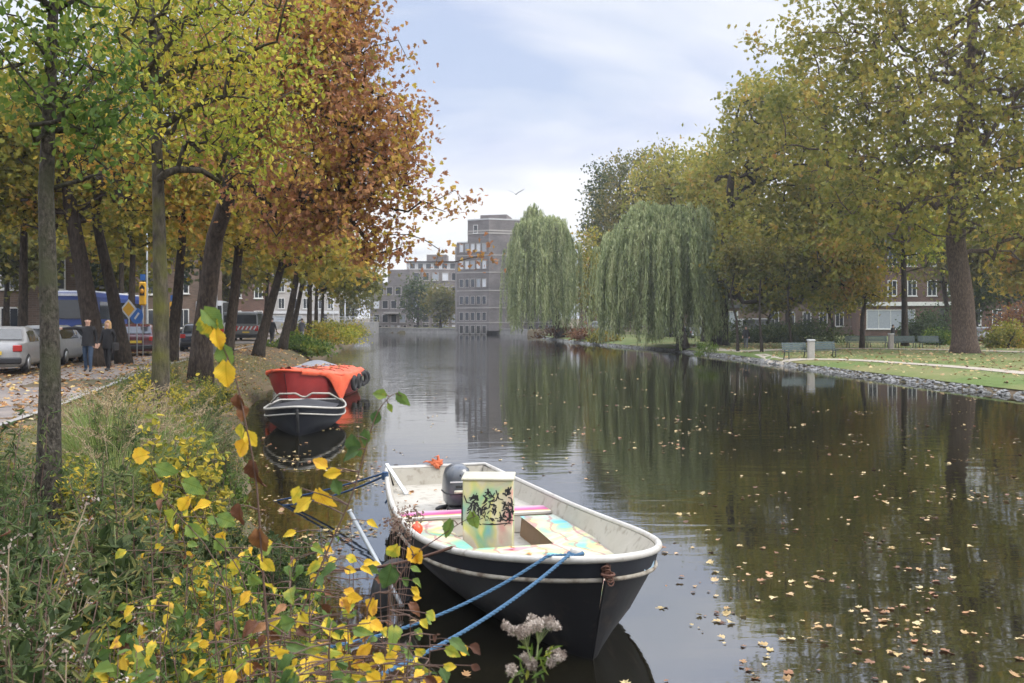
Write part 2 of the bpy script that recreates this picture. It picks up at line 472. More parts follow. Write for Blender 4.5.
def grow(trunk, r_base, targets, seg=.7, attach_from=.35, up=.5, exp=2.3, rtip=.012, wander=.12, rmin_trunk=None):
    """trunk: polyline; limbs reach each target from the nearest sensible node. returns nodes, parent, radius, trunk count"""
    pts = [Vector(p) for p in trunk]; nodes = [pts[0]]; par = [-1]
    tot = sum((b - a).length for a, b in zip(pts[:-1], pts[1:]))
    for a, b in zip(pts[:-1], pts[1:]):
        n = max(1, int((b - a).length / .5))
        for i in range(1, n + 1):
            nodes.append(a + (b - a) * i / n); par.append(len(nodes) - 2)
    nt = len(nodes); first = int(nt * attach_from)
    arr = np.zeros((nt + len(targets) * 14 + 10, 3)); ok = np.zeros(len(arr), bool)
    for i, p in enumerate(nodes): arr[i] = p[:]; ok[i] = i >= first
    cnt = nt
    axis = np.array(nodes[-1][:]); mid = np.array(nodes[first][:])
    d0 = np.array([np.min(np.linalg.norm(arr[first:nt] - t, axis=1)) for t in targets])
    # a few far ones first give strong limbs, then nearest first
    order = list(np.argsort(d0)); strong = [order[i] for i in rng.choice(np.arange(len(order) // 2, len(order)), min(9, len(order) // 4), replace=False)] if len(order) > 12 else []
    order = strong + [i for i in order if i not in strong]
    for i in order:
        t = targets[i]
        A = arr[:cnt]; dv = t - A
        dist = np.linalg.norm(dv, axis=1)
        cost = dist + up * np.maximum(0, A[:, 2] - t[2] + .15 * dist) + np.where(ok[:cnt], 0, 1e6)
        j = int(cost.argmin()); L = dist[j]
        n = max(1, min(12, int(round(L / seg))))
        a = Vector(A[j]); b = Vector(t); prev = j
        side = Vector(rng.normal(size=3)) * wander * L; lift = Vector((0, 0, .10 * L))
        for k in range(1, n + 1):
            u = k / n; s = math.sin(PI * u)
            p = a.lerp(b, u) + side * s * .5 + lift * s + Vector(rng.normal(size=3)) * .04 * seg * (k < n)
            arr[cnt] = p[:]; ok[cnt] = True; nodes.append(p); par.append(prev); prev = cnt; cnt += 1
    nn = len(nodes); acc = np.zeros(nn); kids = [[] for _ in range(nn)]
    for i in range(nn - 1, 0, -1): kids[par[i]].append(i)
    rad = np.zeros(nn)
    for i in range(nn - 1, -1, -1):
        if not kids[i] and i >= nt: acc[i] = rtip ** exp
        rad[i] = max(acc[i], 1e-12) ** (1 / exp)
        if par[i] >= 0: acc[par[i]] += max(acc[i], 1e-12)
    k = r_base / max(rad[0], 1e-6)
    rad = np.where(rad < rtip * 1.3, rad, rtip + (rad - rtip) * max(.2, min(k, 3)) ** .9)
    # trunk: smooth taper, flare at the foot
    for i in range(nt):
        u = i / max(1, nt - 1)
        rt = r_base * (1 - .62 * u ** .9) + r_base * .38 * math.exp(-(i * .5) / .45)
        rad[i] = max(rt, .25 * r_base)
    for i in range(nt, nn): rad[i] = min(rad[i], rad[par[i]] * .82 if par[i] < nt else rad[par[i]])
    return nodes, par, rad, kids, nt

def skeleton_mesh(mb, nodes, par, rad, kids, nt, lo, hi, minr=0.0):
    """tubes along every chain whose start index lies in [lo, hi)"""
    nxt = {}
    for i, ks in enumerate(kids):
        if ks:
            if i < nt - 1: nxt[i] = i + 1
            else: nxt[i] = max(ks, key=lambda k: rad[k])
    heads = [0] + [k for i, ks in enumerate(kids) for k in ks if nxt.get(i) != k]
    for h in heads:
        if h == 0:
            if lo > 0: continue
        elif hi <= nt: continue
        chain = [h]
        while chain[-1] in nxt: chain.append(nxt[chain[-1]])
        if h == 0 and hi <= nt: chain = [c for c in chain if c < nt]
        if h == 0 and lo == 0 and hi > nt: pass
        pts = [nodes[c] for c in chain]; rr = [rad[c] for c in chain]
        if h != 0:
            if rad[h] < minr: continue
            p = par[h]; pts = [nodes[p]] + pts; rr = [rr[0]] + rr
        n = 12 if rr[0] > .15 else (7 if rr[0] > .04 else (5 if rr[0] > .02 else 3))
        rr = list(rr); rr[-1] *= .5
        mb.tube(pts, rr, n)

def tree(name, label, trunk, r_base, ells, n_t, per, spread, leaf, tmpl, lmat, bmat, seed=0, group=None, cat='tree',
         shell=.5, lump=.35, holes=0, tilt=.9, attach=.35, up=.5, seg=.8, minr=0.0, rtip=.012, extra=None, squash=.8, branch_leaves=.25, fork=None):
    base = Vector(trunk[0]); t = thing(name, label, cat, base, group=group)
    tr = [Vector(p) - base for p in trunk]
    el = [(e[0] - base.x, e[1] - base.y, e[2] - base.z, *e[3:6]) for e in ells]
    targets = crown_targets(el, n_t, seed, shell, lump, holes)
    if extra is not None: targets = np.vstack([targets, np.array([tuple(Vector(p) - base) for p in extra])])
    nodes, par, rad, kids, nt = grow(tr, r_base, targets, attach_from=attach, up=up, seg=seg, rtip=rtip)
    nodes[0] = nodes[0] - Vector((0, 0, .35))
    mb = MB(); skeleton_mesh(mb, nodes, par, rad, kids, nt, 0, nt); mb.build('trunk', bmat, t)
    if any(rad[i] > minr for i in range(nt, len(nodes))):
        mb = MB(); skeleton_mesh(mb, nodes, par, rad, kids, nt, nt, 10 ** 9, minr)
        if mb.v: mb.build('branches', bmat, t)
    P = np.array([n[:] for n in nodes]); tips = [i for i in range(nt, len(nodes)) if not kids[i]]
    thin = [i for i in range(nt, len(nodes)) if kids[i] and rad[i] < rtip * 2.2]
    src = np.concatenate([np.repeat(P[tips], per, 0), np.repeat(P[thin], max(1, int(per * branch_leaves)), 0)]) if thin else np.repeat(P[tips], per, 0)
    # each clump its own size and flatness
    g = rng.normal(size=(len(src), 3)); g *= (rng.uniform(.25, 1, len(src)) ** .5)[:, None] * spread
    g[:, 2] *= squash
    pos = src + g
    me = leaves_mesh('crown', pos, leaf, tmpl, tilt=tilt)
    link('crown', me, lmat, t)
    return t

def willow(label, base, center, rx, ry, z_top, z_low, n_str, leafm, barkm, r_base=.5, seed=0):
    base = Vector(base); t = thing('willow_tree', label, 'willow tree', base)
    c = Vector(center) - base; zt = z_top - base.z; zl = z_low - base.z
    nodes_t = [Vector((0, 0, 0)), Vector((c.x * .2, c.y * .2, zt * .18)), Vector((c.x * .6, c.y * .6, zt * .38)), Vector((c.x, c.y, zt * .55))]
    starts = []
    mounds = []
    while len(starts) < n_str:
        a = rng.uniform(0, 2 * PI); q = rng.uniform() ** .5; dv = (math.cos(a) * q, math.sin(a) * q, math.sqrt(max(0, 1 - q * q)))
        lump_ = 1 + .22 * unit_noise(dv, 2.2, seed) + .10 * unit_noise(dv, 5.5, seed + 3)
        r0 = lump_ * rng.uniform(.86, 1.0); x = c.x + dv[0] * rx * r0; y = c.y + dv[1] * ry * r0
        z = zt * (.58 + .42 * dv[2] ** .8) * (.5 + .5 * lump_) * rng.uniform(.93, 1.0)
        m = (c.x + dv[0] * rx * .4, c.y + dv[1] * ry * .4, z)
        if rng.uniform() < .12: mounds.append((c.x + dv[0] * rx * .75, c.y + dv[1] * ry * .75, z * .93))
        sw = rng.normal(0, .22, 2); ln = rng.uniform()
        for _ in range(rng.integers(5, 12)):      # strands fall in locks
            j = rng.normal(0, .15, 3); starts.append((x + j[0], y + j[1], z + j[2] * .6, m, sw + rng.normal(0, .04, 2), ln))
    tg = np.array([m for m in mounds] + [s[:3] for s in starts[::14]])
    nodes, par, rad, kids, nt = grow(nodes_t, r_base, tg, attach_from=.3, seg=1.2)
    nodes[0] = nodes[0] - Vector((0, 0, .35))
    mb = MB(); skeleton_mesh(mb, nodes, par, rad, kids, nt, 0, nt); mb.build('trunk', barkm, t)
    mb = MB(); skeleton_mesh(mb, nodes, par, rad, kids, nt, nt, 10 ** 9); mb.build('branches', barkm, t)
    P = []; Rm = []; cen = np.array([c.x, c.y])
    for (x, y, z, m, sw, ln) in starts:
        out = np.array([x, y]) - np.array(m[:2]); out = out / (np.linalg.norm(out) + 1e-6)
        o2 = np.array([x, y]) - cen; q = min(1.2, math.hypot(o2[0] / rx, o2[1] / ry))
        low = zl + (1 - q) * zt * .12 + abs(unit_noise((x * .8, y * .8, 0), 1, seed)) * zt * .22
        L = min(max(1.2, (z - low)), (.20 + .55 * ln + rng.uniform(0, .12)) * zt)
        k = max(5, int(L / .17))
        for j in range(k):
            u = j / k; ho = 1 - math.exp(-3 * u)
            p = (x + out[0] * ho * .55 + sw[0] * u, y + out[1] * ho * .55 + sw[1] * u, z - L * u ** 1.15 + .25 * math.sin(PI * min(1, u * 3)) * (u < .33))
            P.append(p)
    P = np.array(P) + rng.normal(0, .035, (len(P), 3))
    P = P[P[:, 2] > zl * .9]
    n = len(P)
    # blades hang: long axis points down, turned about the vertical
    a = rng.uniform(0, 2 * PI, n); tl = rng.normal(0, .35, n)
    ux = np.stack([np.cos(a), np.sin(a), np.zeros(n)], 1)
    dn = np.stack([-np.sin(a) * np.sin(tl), np.cos(a) * np.sin(tl), -np.cos(tl)], 1)
    nz = np.cross(ux, dn)
    Rm = np.stack([ux, dn, nz], 2)
    me = leaves_mesh('crown', P, .36, (np.array([(0, 0, 0), (-.10, .4, .02), (0, 1, 0), (.10, .4, .02)], float), T_KITE[1]), rot=Rm, jitter=.4)
    link('crown', me, leafm, t)
    return t

def bush(name, label, loc, rx, ry, rz, n_leaf, size, lmat, bmat, tmpl=T_OVAL, group=None, lump=.35, seed=0, cat='bush', stems=9):
    t = thing(name, label, cat, loc, group=group)
    P = []
    nb = max(6, n_leaf // 60)
    cl = []
    for i in range(nb):
        d = rng.normal(size=3); d[2] = abs(d[2]); d /= np.linalg.norm(d)
        r = rng.uniform(.55, 1) * (1 + lump * unit_noise(d, 2, seed))
        cl.append((d[0] * rx * r, d[1] * ry * r, .08 + d[2] * rz * r))
    cl = np.array(cl)
    src = np.repeat(cl, n_leaf // nb, 0)
    pos = src + rng.normal(size=src.shape) * np.array([rx, ry, rz]) * .17
    pos[:, 2] = np.maximum(pos[:, 2], .03)
    link('foliage', leaves_mesh('foliage', pos, size, tmpl), lmat, t)
    mb = MB()
    for i in range(stems):
        q = cl[rng.integers(nb)]
        mb.tube([(0, 0, -.15), (q[0] * .3, q[1] * .3, q[2] * .45), tuple(q)], [.03 * rz, .02 * rz, .008 * rz], 5)
    mb.build('stem', bmat, t)
    return t
# ------------------------------------------------------------------ materials in use
M = {}
M['earth'] = mat_noise('earth', [(.25, (.045, .032, .02)), (.5, (.09, .062, .036)), (.75, (.15, .10, .05))], scale=5, rough=.95, bump=.6, bscale=25,
                       stops2=[(.35, (.05, .07, .02)), (.6, (.12, .085, .045))], scale2=.35, f2=.45)
M['lawn'] = mat_noise('lawn', [(.3, (.065, .095, .02)), (.6, (.12, .16, .035)), (.8, (.18, .185, .06))], scale=3, rough=.9, bump=.6, bscale=60,
                      stops2=[(.4, (.07, .115, .02)), (.65, (.20, .16, .07))], scale2=.22, f2=.6)
M['paving'] = mat_noise('paving', [(.3, (.13, .115, .105)), (.7, (.25, .22, .2))], scale=3, rough=.9, bump=.3, bscale=30,
                        stops2=[(.4, (.12, .10, .09)), (.6, (.26, .21, .17))], scale2=.5, f2=.4)
M['asphalt'] = mat_noise('asphalt', [(.3, (.06, .058, .056)), (.7, (.10, .097, .093))], scale=8, rough=.9, bump=.3, bscale=90)
M['gravel'] = mat_noise('gravel', [(.3, (.24, .21, .17)), (.7, (.42, .37, .3))], scale=12, rough=.95, bump=.4, bscale=60)
M['kerb'] = mat_noise('kerb', [(.3, (.2, .19, .18)), (.7, (.36, .34, .31))], scale=6, rough=.9)
M['rubble'] = mat_noise('rubble', [(.25, (.05, .05, .042)), (.45, (.14, .14, .13)), (.65, (.27, .27, .27)), (.8, (.48, .48, .49))], scale=3.4, rough=.85, bump=.5, bscale=12)
M['quay'] = mat_noise('quay_stone', [(.3, (.2, .195, .19)), (.7, (.34, .33, .31))], scale=1.5, rough=.9)
M['bark_big'] = bark_mat('bark_big', (.024, .018, .014), (.078, .06, .047))
M['bark_dark'] = bark_mat('bark_dark', (.022, .018, .014), (.07, .055, .042))
M['bark_moss'] = bark_mat('bark_moss', (.035, .03, .024), (.11, .095, .07), moss=(.105, .105, .03))
M['bark_grey'] = bark_mat('bark_grey', (.025, .022, .018), (.11, .098, .08), moss=(.075, .08, .045), scale=11, stretch=.6)
M['bark_plane'] = bark_mat('bark_plane', (.06, .042, .033), (.16, .115, .09))
M['leaf_green'] = leaf_mat('leaf_green', [(.15, (.045, .09, .02)), (.45, (.10, .17, .03)), (.7, (.20, .26, .045)), (.9, (.36, .32, .05))], clump=1.2)
M['leaf_lime'] = leaf_mat('leaf_lime', [(.12, (.12, .18, .025)), (.4, (.28, .32, .04)), (.65, (.5, .46, .06)), (.9, (.62, .44, .06))], clump=1.0)
M['leaf_orange'] = leaf_mat('leaf_orange', [(.08, (.28, .25, .04)), (.20, (.26, .14, .06)), (.36, (.33, .16, .085)), (.54, (.44, .21, .10)), (.66, (.52, .30, .08)), (.78, (.56, .39, .07)), (.95, (.48, .44, .07))], clump=.45, cf=.35)
M['leaf_ochre'] = leaf_mat('leaf_ochre', [(.15, (.14, .15, .03)), (.4, (.29, .26, .04)), (.62, (.44, .33, .05)), (.85, (.5, .24, .05))], clump=.4)
M['leaf_mixed'] = leaf_mat('leaf_mixed', [(.15, (.11, .14, .03)), (.45, (.25, .25, .04)), (.7, (.42, .34, .05)), (.9, (.42, .20, .05))], clump=.35)
M['leaf_plane'] = leaf_mat('leaf_plane', [(.12, (.13, .155, .03)), (.35, (.23, .24, .045)), (.6, (.34, .31, .06)), (.80, (.45, .35, .07)), (.95, (.44, .23, .06))], clump=.35)
M['leaf_dull'] = leaf_mat('leaf_dull', [(.15, (.08, .10, .025)), (.5, (.16, .16, .04)), (.85, (.28, .21, .05))], clump=.3)
M['leaf_dark'] = leaf_mat('leaf_dark', [(.2, (.03, .05, .018)), (.55, (.06, .09, .03)), (.85, (.12, .14, .04))], clump=.6)
M['leaf_willow'] = leaf_mat('leaf_willow', [(.2, (.17, .215, .09)), (.5, (.32, .37, .17)), (.8, (.52, .54, .29))], clump=2.2, cf=.7, transl=.35, zst=.12)
M['leaf_grey'] = leaf_mat('leaf_grey', [(.1, (.03, .055, .022)), (.45, (.075, .115, .038)), (.75, (.15, .18, .065)), (.94, (.36, .28, .09))], clump=3, obj_rand=.35)
M['leaf_yellow'] = leaf_mat('leaf_yellow', [(.15, (.09, .13, .03)), (.42, (.20, .22, .04)), (.6, (.46, .38, .05)), (.8, (.64, .48, .06)), (.95, (.36, .18, .05))], clump=2, obj_rand=.2)
M['leaf_rust'] = leaf_mat('leaf_rust', [(.15, (.10, .05, .03)), (.5, (.2, .09, .04)), (.85, (.32, .16, .06))], clump=1)
M['leaf_litter'] = leaf_mat('leaf_litter', [(.1, (.14, .07, .035)), (.35, (.27, .13, .05)), (.6, (.42, .22, .08)), (.8, (.55, .38, .12)), (.95, (.62, .52, .28))], clump=.8, cf=.3, transl=.1)
M['leaf_float'] = leaf_mat('leaf_float', [(.1, (.10, .05, .03)), (.28, (.28, .14, .07)), (.5, (.42, .30, .13)), (.75, (.52, .42, .22)), (.95, (.34, .13, .06))], clump=.8, cf=.2, transl=.1, rough=.4)
M['leaf_hero'] = leaf_mat('leaf_hero', [(.05, (.07, .12, .035)), (.30, (.11, .18, .045)), (.46, (.2, .26, .05)), (.55, (.55, .46, .05)), (.8, (.78, .50, .045)), (.93, (.42, .19, .06)), (1, (.13, .055, .035))],
                          clump=4, cf=.25, veins=True, transl=.35, rough=.5)
M['leaf_hero_green'] = leaf_mat('leaf_hero_green', [(.1, (.065, .12, .04)), (.5, (.12, .20, .055)), (.75, (.2, .28, .06)), (.95, (.5, .42, .06))], clump=4, cf=.25, veins=True)
M['leaf_brown'] = leaf_mat('leaf_brown', [(.1, (.07, .03, .02)), (.6, (.15, .065, .035)), (.95, (.3, .15, .06))], clump=3, veins=True, transl=.15)
M['grass_blade'] = leaf_mat('grass_blade', [(.1, (.09, .14, .035)), (.5, (.17, .24, .06)), (.85, (.34, .34, .13))], clump=1.5, transl=.3)
M['straw'] = leaf_mat('straw', [(.1, (.22, .15, .08)), (.5, (.38, .29, .17)), (.9, (.54, .44, .28))], clump=2, transl=.3)
M['fluff'] = leaf_mat('fluff', [(.1, (.16, .12, .10)), (.5, (.36, .30, .25)), (.9, (.62, .56, .5))], clump=20, transl=.3, rough=.9)
M['stem_brown'] = plain('stem_brown', (.09, .05, .035), .7)
M['stem_green'] = plain('stem_green', (.12, .15, .05), .7)
M['stem_dry'] = plain('stem_dry', (.22, .17, .11), .8)
M['white_paint'] = mat_noise('white_paint', [(.25, (.24, .215, .17)), (.45, (.34, .32, .27)), (.8, (.42, .40, .355))], scale=2.5, rough=.5, bump=.15,
                             stops2=[(.32, (.16, .13, .09)), (.46, (.46, .43, .37))], scale2=9, f2=.4)
M['rail_white'] = mat_noise('rail_white', [(.25, (.16, .12, .09)), (.40, (.42, .40, .36)), (.8, (.52, .51, .48))], scale=6, rough=.5, bump=.2)
M['strake'] = mat_noise('strake', [(.36, (.12, .085, .06)), (.5, (.3, .27, .22)), (.75, (.46, .43, .38))], scale=7, rough=.6, bump=.2)
M['hull_black'] = mat_noise('hull_black', [(.3, (.003, .003, .0035)), (.7, (.008, .008, .010))], scale=2.2, rough=.55, bump=.12, bscale=5, spec=.12,
                            stops2=[(.56, (.008, .008, .009)), (.66, (.05, .04, .032)), (.78, (.14, .12, .10))], scale2=5, f2=.35)
M['hull_navy'] = mat_noise('hull_navy', [(.3, (.007, .008, .011)), (.7, (.015, .017, .023))], scale=3, rough=.5, bump=.1, spec=.12,
                           stops2=[(.66, (.02, .024, .034)), (.74, (.07, .062, .055))], scale2=7, f2=.3)
M['cowl'] = plain('cowl', (.075, .085, .10), .3, coat=.4)
M['black'] = plain('black', (.018, .018, .02), .5)
M['rubber'] = plain('rubber', (.02, .02, .021), .8)
M['metal'] = plain('metal', (.42, .43, .44), .4, metal=.8)
M['galv'] = plain('galv', (.34, .36, .37), .55, metal=.5)
M['lightgrey'] = plain('lightgrey', (.5, .51, .52), .5)
M['cream'] = plain('cream', (.42, .40, .31), .5)
M['rope_blue'] = plain('rope_blue', (.035, .10, .18), .75, var=.3, scale=60, bump=.4)
M['rope_navy'] = plain('rope_navy', (.025, .06, .13), .8, var=.3, scale=60)
M['rope_brown'] = plain('rope_brown', (.09, .045, .03), .85, var=.4, scale=60)
M['cloth_orange'] = plain('cloth_orange', (.55, .14, .06), .8, var=.3)
M['tarp_orange'] = mat_noise('tarp_orange', [(.3, (.62, .085, .035)), (.6, (.74, .12, .05)), (.8, (.82, .19, .09))], scale=2.5, rough=.55, bump=.4, bscale=6)
M['hull_red'] = mat_noise('hull_red', [(.3, (.30, .02, .02)), (.7, (.42, .035, .03))], scale=2, rough=.45, bump=.15)
M['red'] = plain('red', (.42, .03, .025), .5)
M['white_hull'] = plain('white_hull', (.62, .63, .64), .4)
M['wood'] = plain('wood', (.18, .11, .06), .6)

def painted_mat(name, scale, ink=False):
    """pastel splashes over white boards, with loose lines in a darker paint"""
    m, nt, nd, lk = newmat(name)
    tc = nd.new('ShaderNodeTexCoord')
    n1 = nd.new('ShaderNodeTexNoise'); n1.inputs['Scale'].default_value = scale; n1.inputs['Detail'].default_value = 2; n1.inputs['Distortion'].default_value = 1.2
    lk.new(tc.outputs['Object'], n1.inputs['Vector'])
    rp = ramp(nt, [(.30, (.10, .36, .42)), (.39, (.22, .42, .22)), (.46, (.58, .54, .16)), (.52, (.60, .55, .40)), (.60, (.58, .25, .22)), (.70, (.50, .14, .28))])
    lk.new(n1.outputs[0], rp.inputs[0])
    n2 = nd.new('ShaderNodeTexNoise'); n2.inputs['Scale'].default_value = scale * 2.3; n2.inputs['Detail'].default_value = 5
    lk.new(tc.outputs['Object'], n2.inputs['Vector'])
    r2 = ramp(nt, [(.38, (0, 0, 0)), (.62, (.8, .8, .8))]); lk.new(n2.outputs[0], r2.inputs[0])
    mx = nd.new('ShaderNodeMix'); mx.data_type = 'RGBA'; lk.new(r2.outputs[0], mx.inputs[0]); lk.new(rp.outputs[0], mx.inputs[6]); mx.inputs[7].default_value = (.42, .38, .29, 1)
    col = mx.outputs[2]
    if ink:
        w = nd.new('ShaderNodeTexWave'); w.inputs['Scale'].default_value = 1.6; w.inputs['Distortion'].default_value = 9; w.inputs['Detail'].default_value = 3
        w.wave_type = 'RINGS'
        lk.new(tc.outputs['Object'], w.inputs['Vector'])
        r3 = ramp(nt, [(.04, (1, 1, 1)), (.09, (0, 0, 0))]); lk.new(w.outputs[1], r3.inputs[0])
        m2 = nd.new('ShaderNodeMix'); m2.data_type = 'RGBA'; mm = nd.new('ShaderNodeMath'); mm.operation = 'MULTIPLY'; mm.inputs[1].default_value = .7
        lk.new(r3.outputs[0], mm.inputs[0]); lk.new(mm.outputs[0], m2.inputs[0]); lk.new(col, m2.inputs[6]); m2.inputs[7].default_value = (.30, .13, .13, 1); col = m2.outputs[2]
    b = nd.new('ShaderNodeBsdfPrincipled'); b.inputs['Roughness'].default_value = .6; lk.new(col, b.inputs['Base Color'])
    o = nd.new('ShaderNodeOutputMaterial'); lk.new(b.outputs[0], o.inputs[0])
    return m
M['painted_deck'] = painted_mat('painted_deck', 1.5, True)
M['painted_box'] = painted_mat('painted_box', 1.7)
def stripe_mat(name):
    m, nt, nd, lk = newmat(name)
    tc = nd.new('ShaderNodeTexCoord'); sp = nd.new('ShaderNodeSeparateXYZ'); lk.new(tc.outputs['Object'], sp.inputs[0])
    n = nd.new('ShaderNodeTexNoise'); n.inputs['Scale'].default_value = 3; lk.new(tc.outputs['Object'], n.inputs['Vector'])
    a = nd.new('ShaderNodeMath'); a.operation = 'MULTIPLY_ADD'; a.inputs[1].default_value = .08; lk.new(n.outputs[0], a.inputs[0])
    lk.new(sp.outputs[0], a.inputs[2])
    mr = nd.new('ShaderNodeMapRange'); mr.inputs[1].default_value = 2.76; mr.inputs[2].default_value = 2.46; lk.new(a.outputs[0], mr.inputs[0])
    rp = ramp(nt, [(0, (.5, .47, .42)), (.12, (.52, .44, .12)), (.3, (.45, .08, .16)), (.6, (.38, .06, .22)), (1, (.5, .3, .38))]); lk.new(mr.outputs[0], rp.inputs[0])
    b = nd.new('ShaderNodeBsdfPrincipled'); b.inputs['Roughness'].default_value = .5; lk.new(rp.outputs[0], b.inputs['Base Color'])
    o = nd.new('ShaderNodeOutputMaterial'); lk.new(b.outputs[0], o.inputs[0]); return m
M['thwart'] = stripe_mat('thwart')

# ------------------------------------------------------------------ camera, light, air
cam = bpy.data.cameras.new('camera'); co = bpy.data.objects.new('camera', cam); COL.objects.link(co)
co.location = (0, 0, H); co.rotation_euler = (PI / 2, 0, 0)
cam.sensor_width = 36; cam.lens = 36 * F / 1024
cam.shift_y = -(341.5 - HY) / 1024
cam.clip_end = 6000; cam.clip_start = .05
cam.dof.use_dof = True; cam.dof.focus_distance = 9.0; cam.dof.aperture_fstop = 7.0
scene.camera = co
SUN_EL, SUN_AZ = 42, 112
world = bpy.data.worlds.new('World'); scene.world = world; world.use_nodes = True
nt = world.node_tree; nd = nt.nodes; lk = nt.links; nd.clear()
sky = nd.new('ShaderNodeTexSky'); sky.sky_type = 'NISHITA'; sky.sun_disc = False
sky.sun_elevation = R(SUN_EL); sky.sun_rotation = R(SUN_AZ); sky.air_density = 1.2; sky.dust_density = 2.0
tc = nd.new('ShaderNodeTexCoord')
sp = nd.new('ShaderNodeSeparateXYZ'); lk.new(tc.outputs['Generated'], sp.inputs[0])
# project the direction on a cloud deck so the clouds flatten towards the horizon
za = nd.new('ShaderNodeMath'); za.operation = 'ADD'; za.inputs[1].default_value = .16; lk.new(sp.outputs[2], za.inputs[0])
dx = nd.new('ShaderNodeMath'); dx.operation = 'DIVIDE'; lk.new(sp.outputs[0], dx.inputs[0]); lk.new(za.outputs[0], dx.inputs[1])
dy = nd.new('ShaderNodeMath'); dy.operation = 'DIVIDE'; lk.new(sp.outputs[1], dy.inputs[0]); lk.new(za.outputs[0], dy.inputs[1])
cb = nd.new('ShaderNodeCombineXYZ'); lk.new(dx.outputs[0], cb.inputs[0]); lk.new(dy.outputs[0], cb.inputs[1])
n1 = nd.new('ShaderNodeTexNoise'); n1.inputs['Scale'].default_value = .9; n1.inputs['Detail'].default_value = 7; n1.inputs['Roughness'].default_value = .5; n1.inputs['Distortion'].default_value = .35
mpw = nd.new('ShaderNodeMapping'); mpw.inputs['Location'].default_value = (3.3, 1.7, 0); lk.new(cb.outputs[0], mpw.inputs[0])
lk.new(mpw.outputs[0], n1.inputs['Vector'])
cov = ramp(nt, [(.38, (.75, .75, .75)), (.55, (1, 1, 1))]); lk.new(n1.outputs[0], cov.inputs[0])
n2 = nd.new('ShaderNodeTexNoise'); n2.inputs['Scale'].default_value = .85; n2.inputs['Distortion'].default_value = .5; n2.inputs['Detail'].default_value = 5
lk.new(mpw.outputs[0], n2.inputs['Vector'])
cc = ramp(nt, [(.36, (3.3, 3.75, 5.0)), (.44, (4.5, 4.75, 5.5)), (.54, (5.65, 5.7, 5.85))]); lk.new(n2.outputs[0], cc.inputs[0])
# overcast cloud is brighter overhead than at the horizon
zr = nd.new('ShaderNodeMapRange'); zr.inputs[1].default_value = .34; zr.inputs[2].default_value = 1.0; zr.inputs[3].default_value = 1.0; zr.inputs[4].default_value = 4.6
lk.new(sp.outputs[2], zr.inputs[0])
vm = nd.new('ShaderNodeVectorMath'); vm.operation = 'SCALE'; lk.new(cc.outputs[0], vm.inputs[0]); lk.new(zr.outputs[0], vm.inputs['Scale'])
hz = nd.new('ShaderNodeMapRange'); hz.inputs[1].default_value = .02; hz.inputs[2].default_value = .12; hz.inputs[3].default_value = 1; hz.inputs[4].default_value = 0
lk.new(sp.outputs[2], hz.inputs[0])
mxc = nd.new('ShaderNodeMath'); mxc.operation = 'MAXIMUM'; lk.new(cov.outputs[0], mxc.inputs[0]); lk.new(hz.outputs[0], mxc.inputs[1])
mix = nd.new('ShaderNodeMix'); mix.data_type = 'RGBA'; lk.new(mxc.outputs[0], mix.inputs[0])
skyb = nd.new('ShaderNodeVectorMath'); skyb.operation = 'SCALE'; skyb.inputs['Scale'].default_value = 1.0; lk.new(sky.outputs[0], skyb.inputs[0])
lk.new(skyb.outputs[0], mix.inputs[6]); lk.new(vm.outputs[0], mix.inputs[7])
bg = nd.new('ShaderNodeBackground'); bg.inputs[1].default_value = .10; lk.new(mix.outputs[2], bg.inputs[0])
ow = nd.new('ShaderNodeOutputWorld'); lk.new(bg.outputs[0], ow.inputs[0])
sl = bpy.data.lights.new('sun', 'SUN'); sl.energy = 1.5; sl.angle = R(25); sl.color = (1, .95, .88)
so = bpy.data.objects.new('sun', sl); COL.objects.link(so)
az = R(SUN_AZ)
sd_ = Vector((math.sin(az) * math.cos(R(SUN_EL)), math.cos(az) * math.cos(R(SUN_EL)), math.sin(R(SUN_EL))))
so.rotation_euler = sd_.to_track_quat('Z', 'Y').to_euler()
so.location = (30, -20, 60)
vs = scene.view_settings
vs.view_transform = 'Standard'; vs.look = 'None'; vs.exposure = EXPO; vs.gamma = 1; vs.use_curve_mapping = False
cy = scene.cycles
cy.use_denoising = True; cy.use_adaptive_sampling = True; cy.adaptive_threshold = .02; cy.max_bounces = 5; cy.diffuse_bounces = 2; cy.glossy_bounces = 3; cy.transmission_bounces = 4; cy.volume_bounces = 0
cy.caustics_reflective = False; cy.caustics_refractive = False; cy.sample_clamp_indirect = 4

def haze(dens):
    mb = MB(); mb.box((0, 110, 27), (330, 420, 58)); m, nt, nd, lk = newmat('haze')
    v = nd.new('ShaderNodeVolumePrincipled'); v.inputs['Density'].default_value = dens; v.inputs['Color'].default_value = (.86, .90, .97, 1); v.inputs['Anisotropy'].default_value = .2
    o = nd.new('ShaderNodeOutputMaterial'); lk.new(v.outputs[0], o.inputs['Volume'])
    tag(mb.build('haze', m), 'thin autumn haze over the canal', kind='stuff')

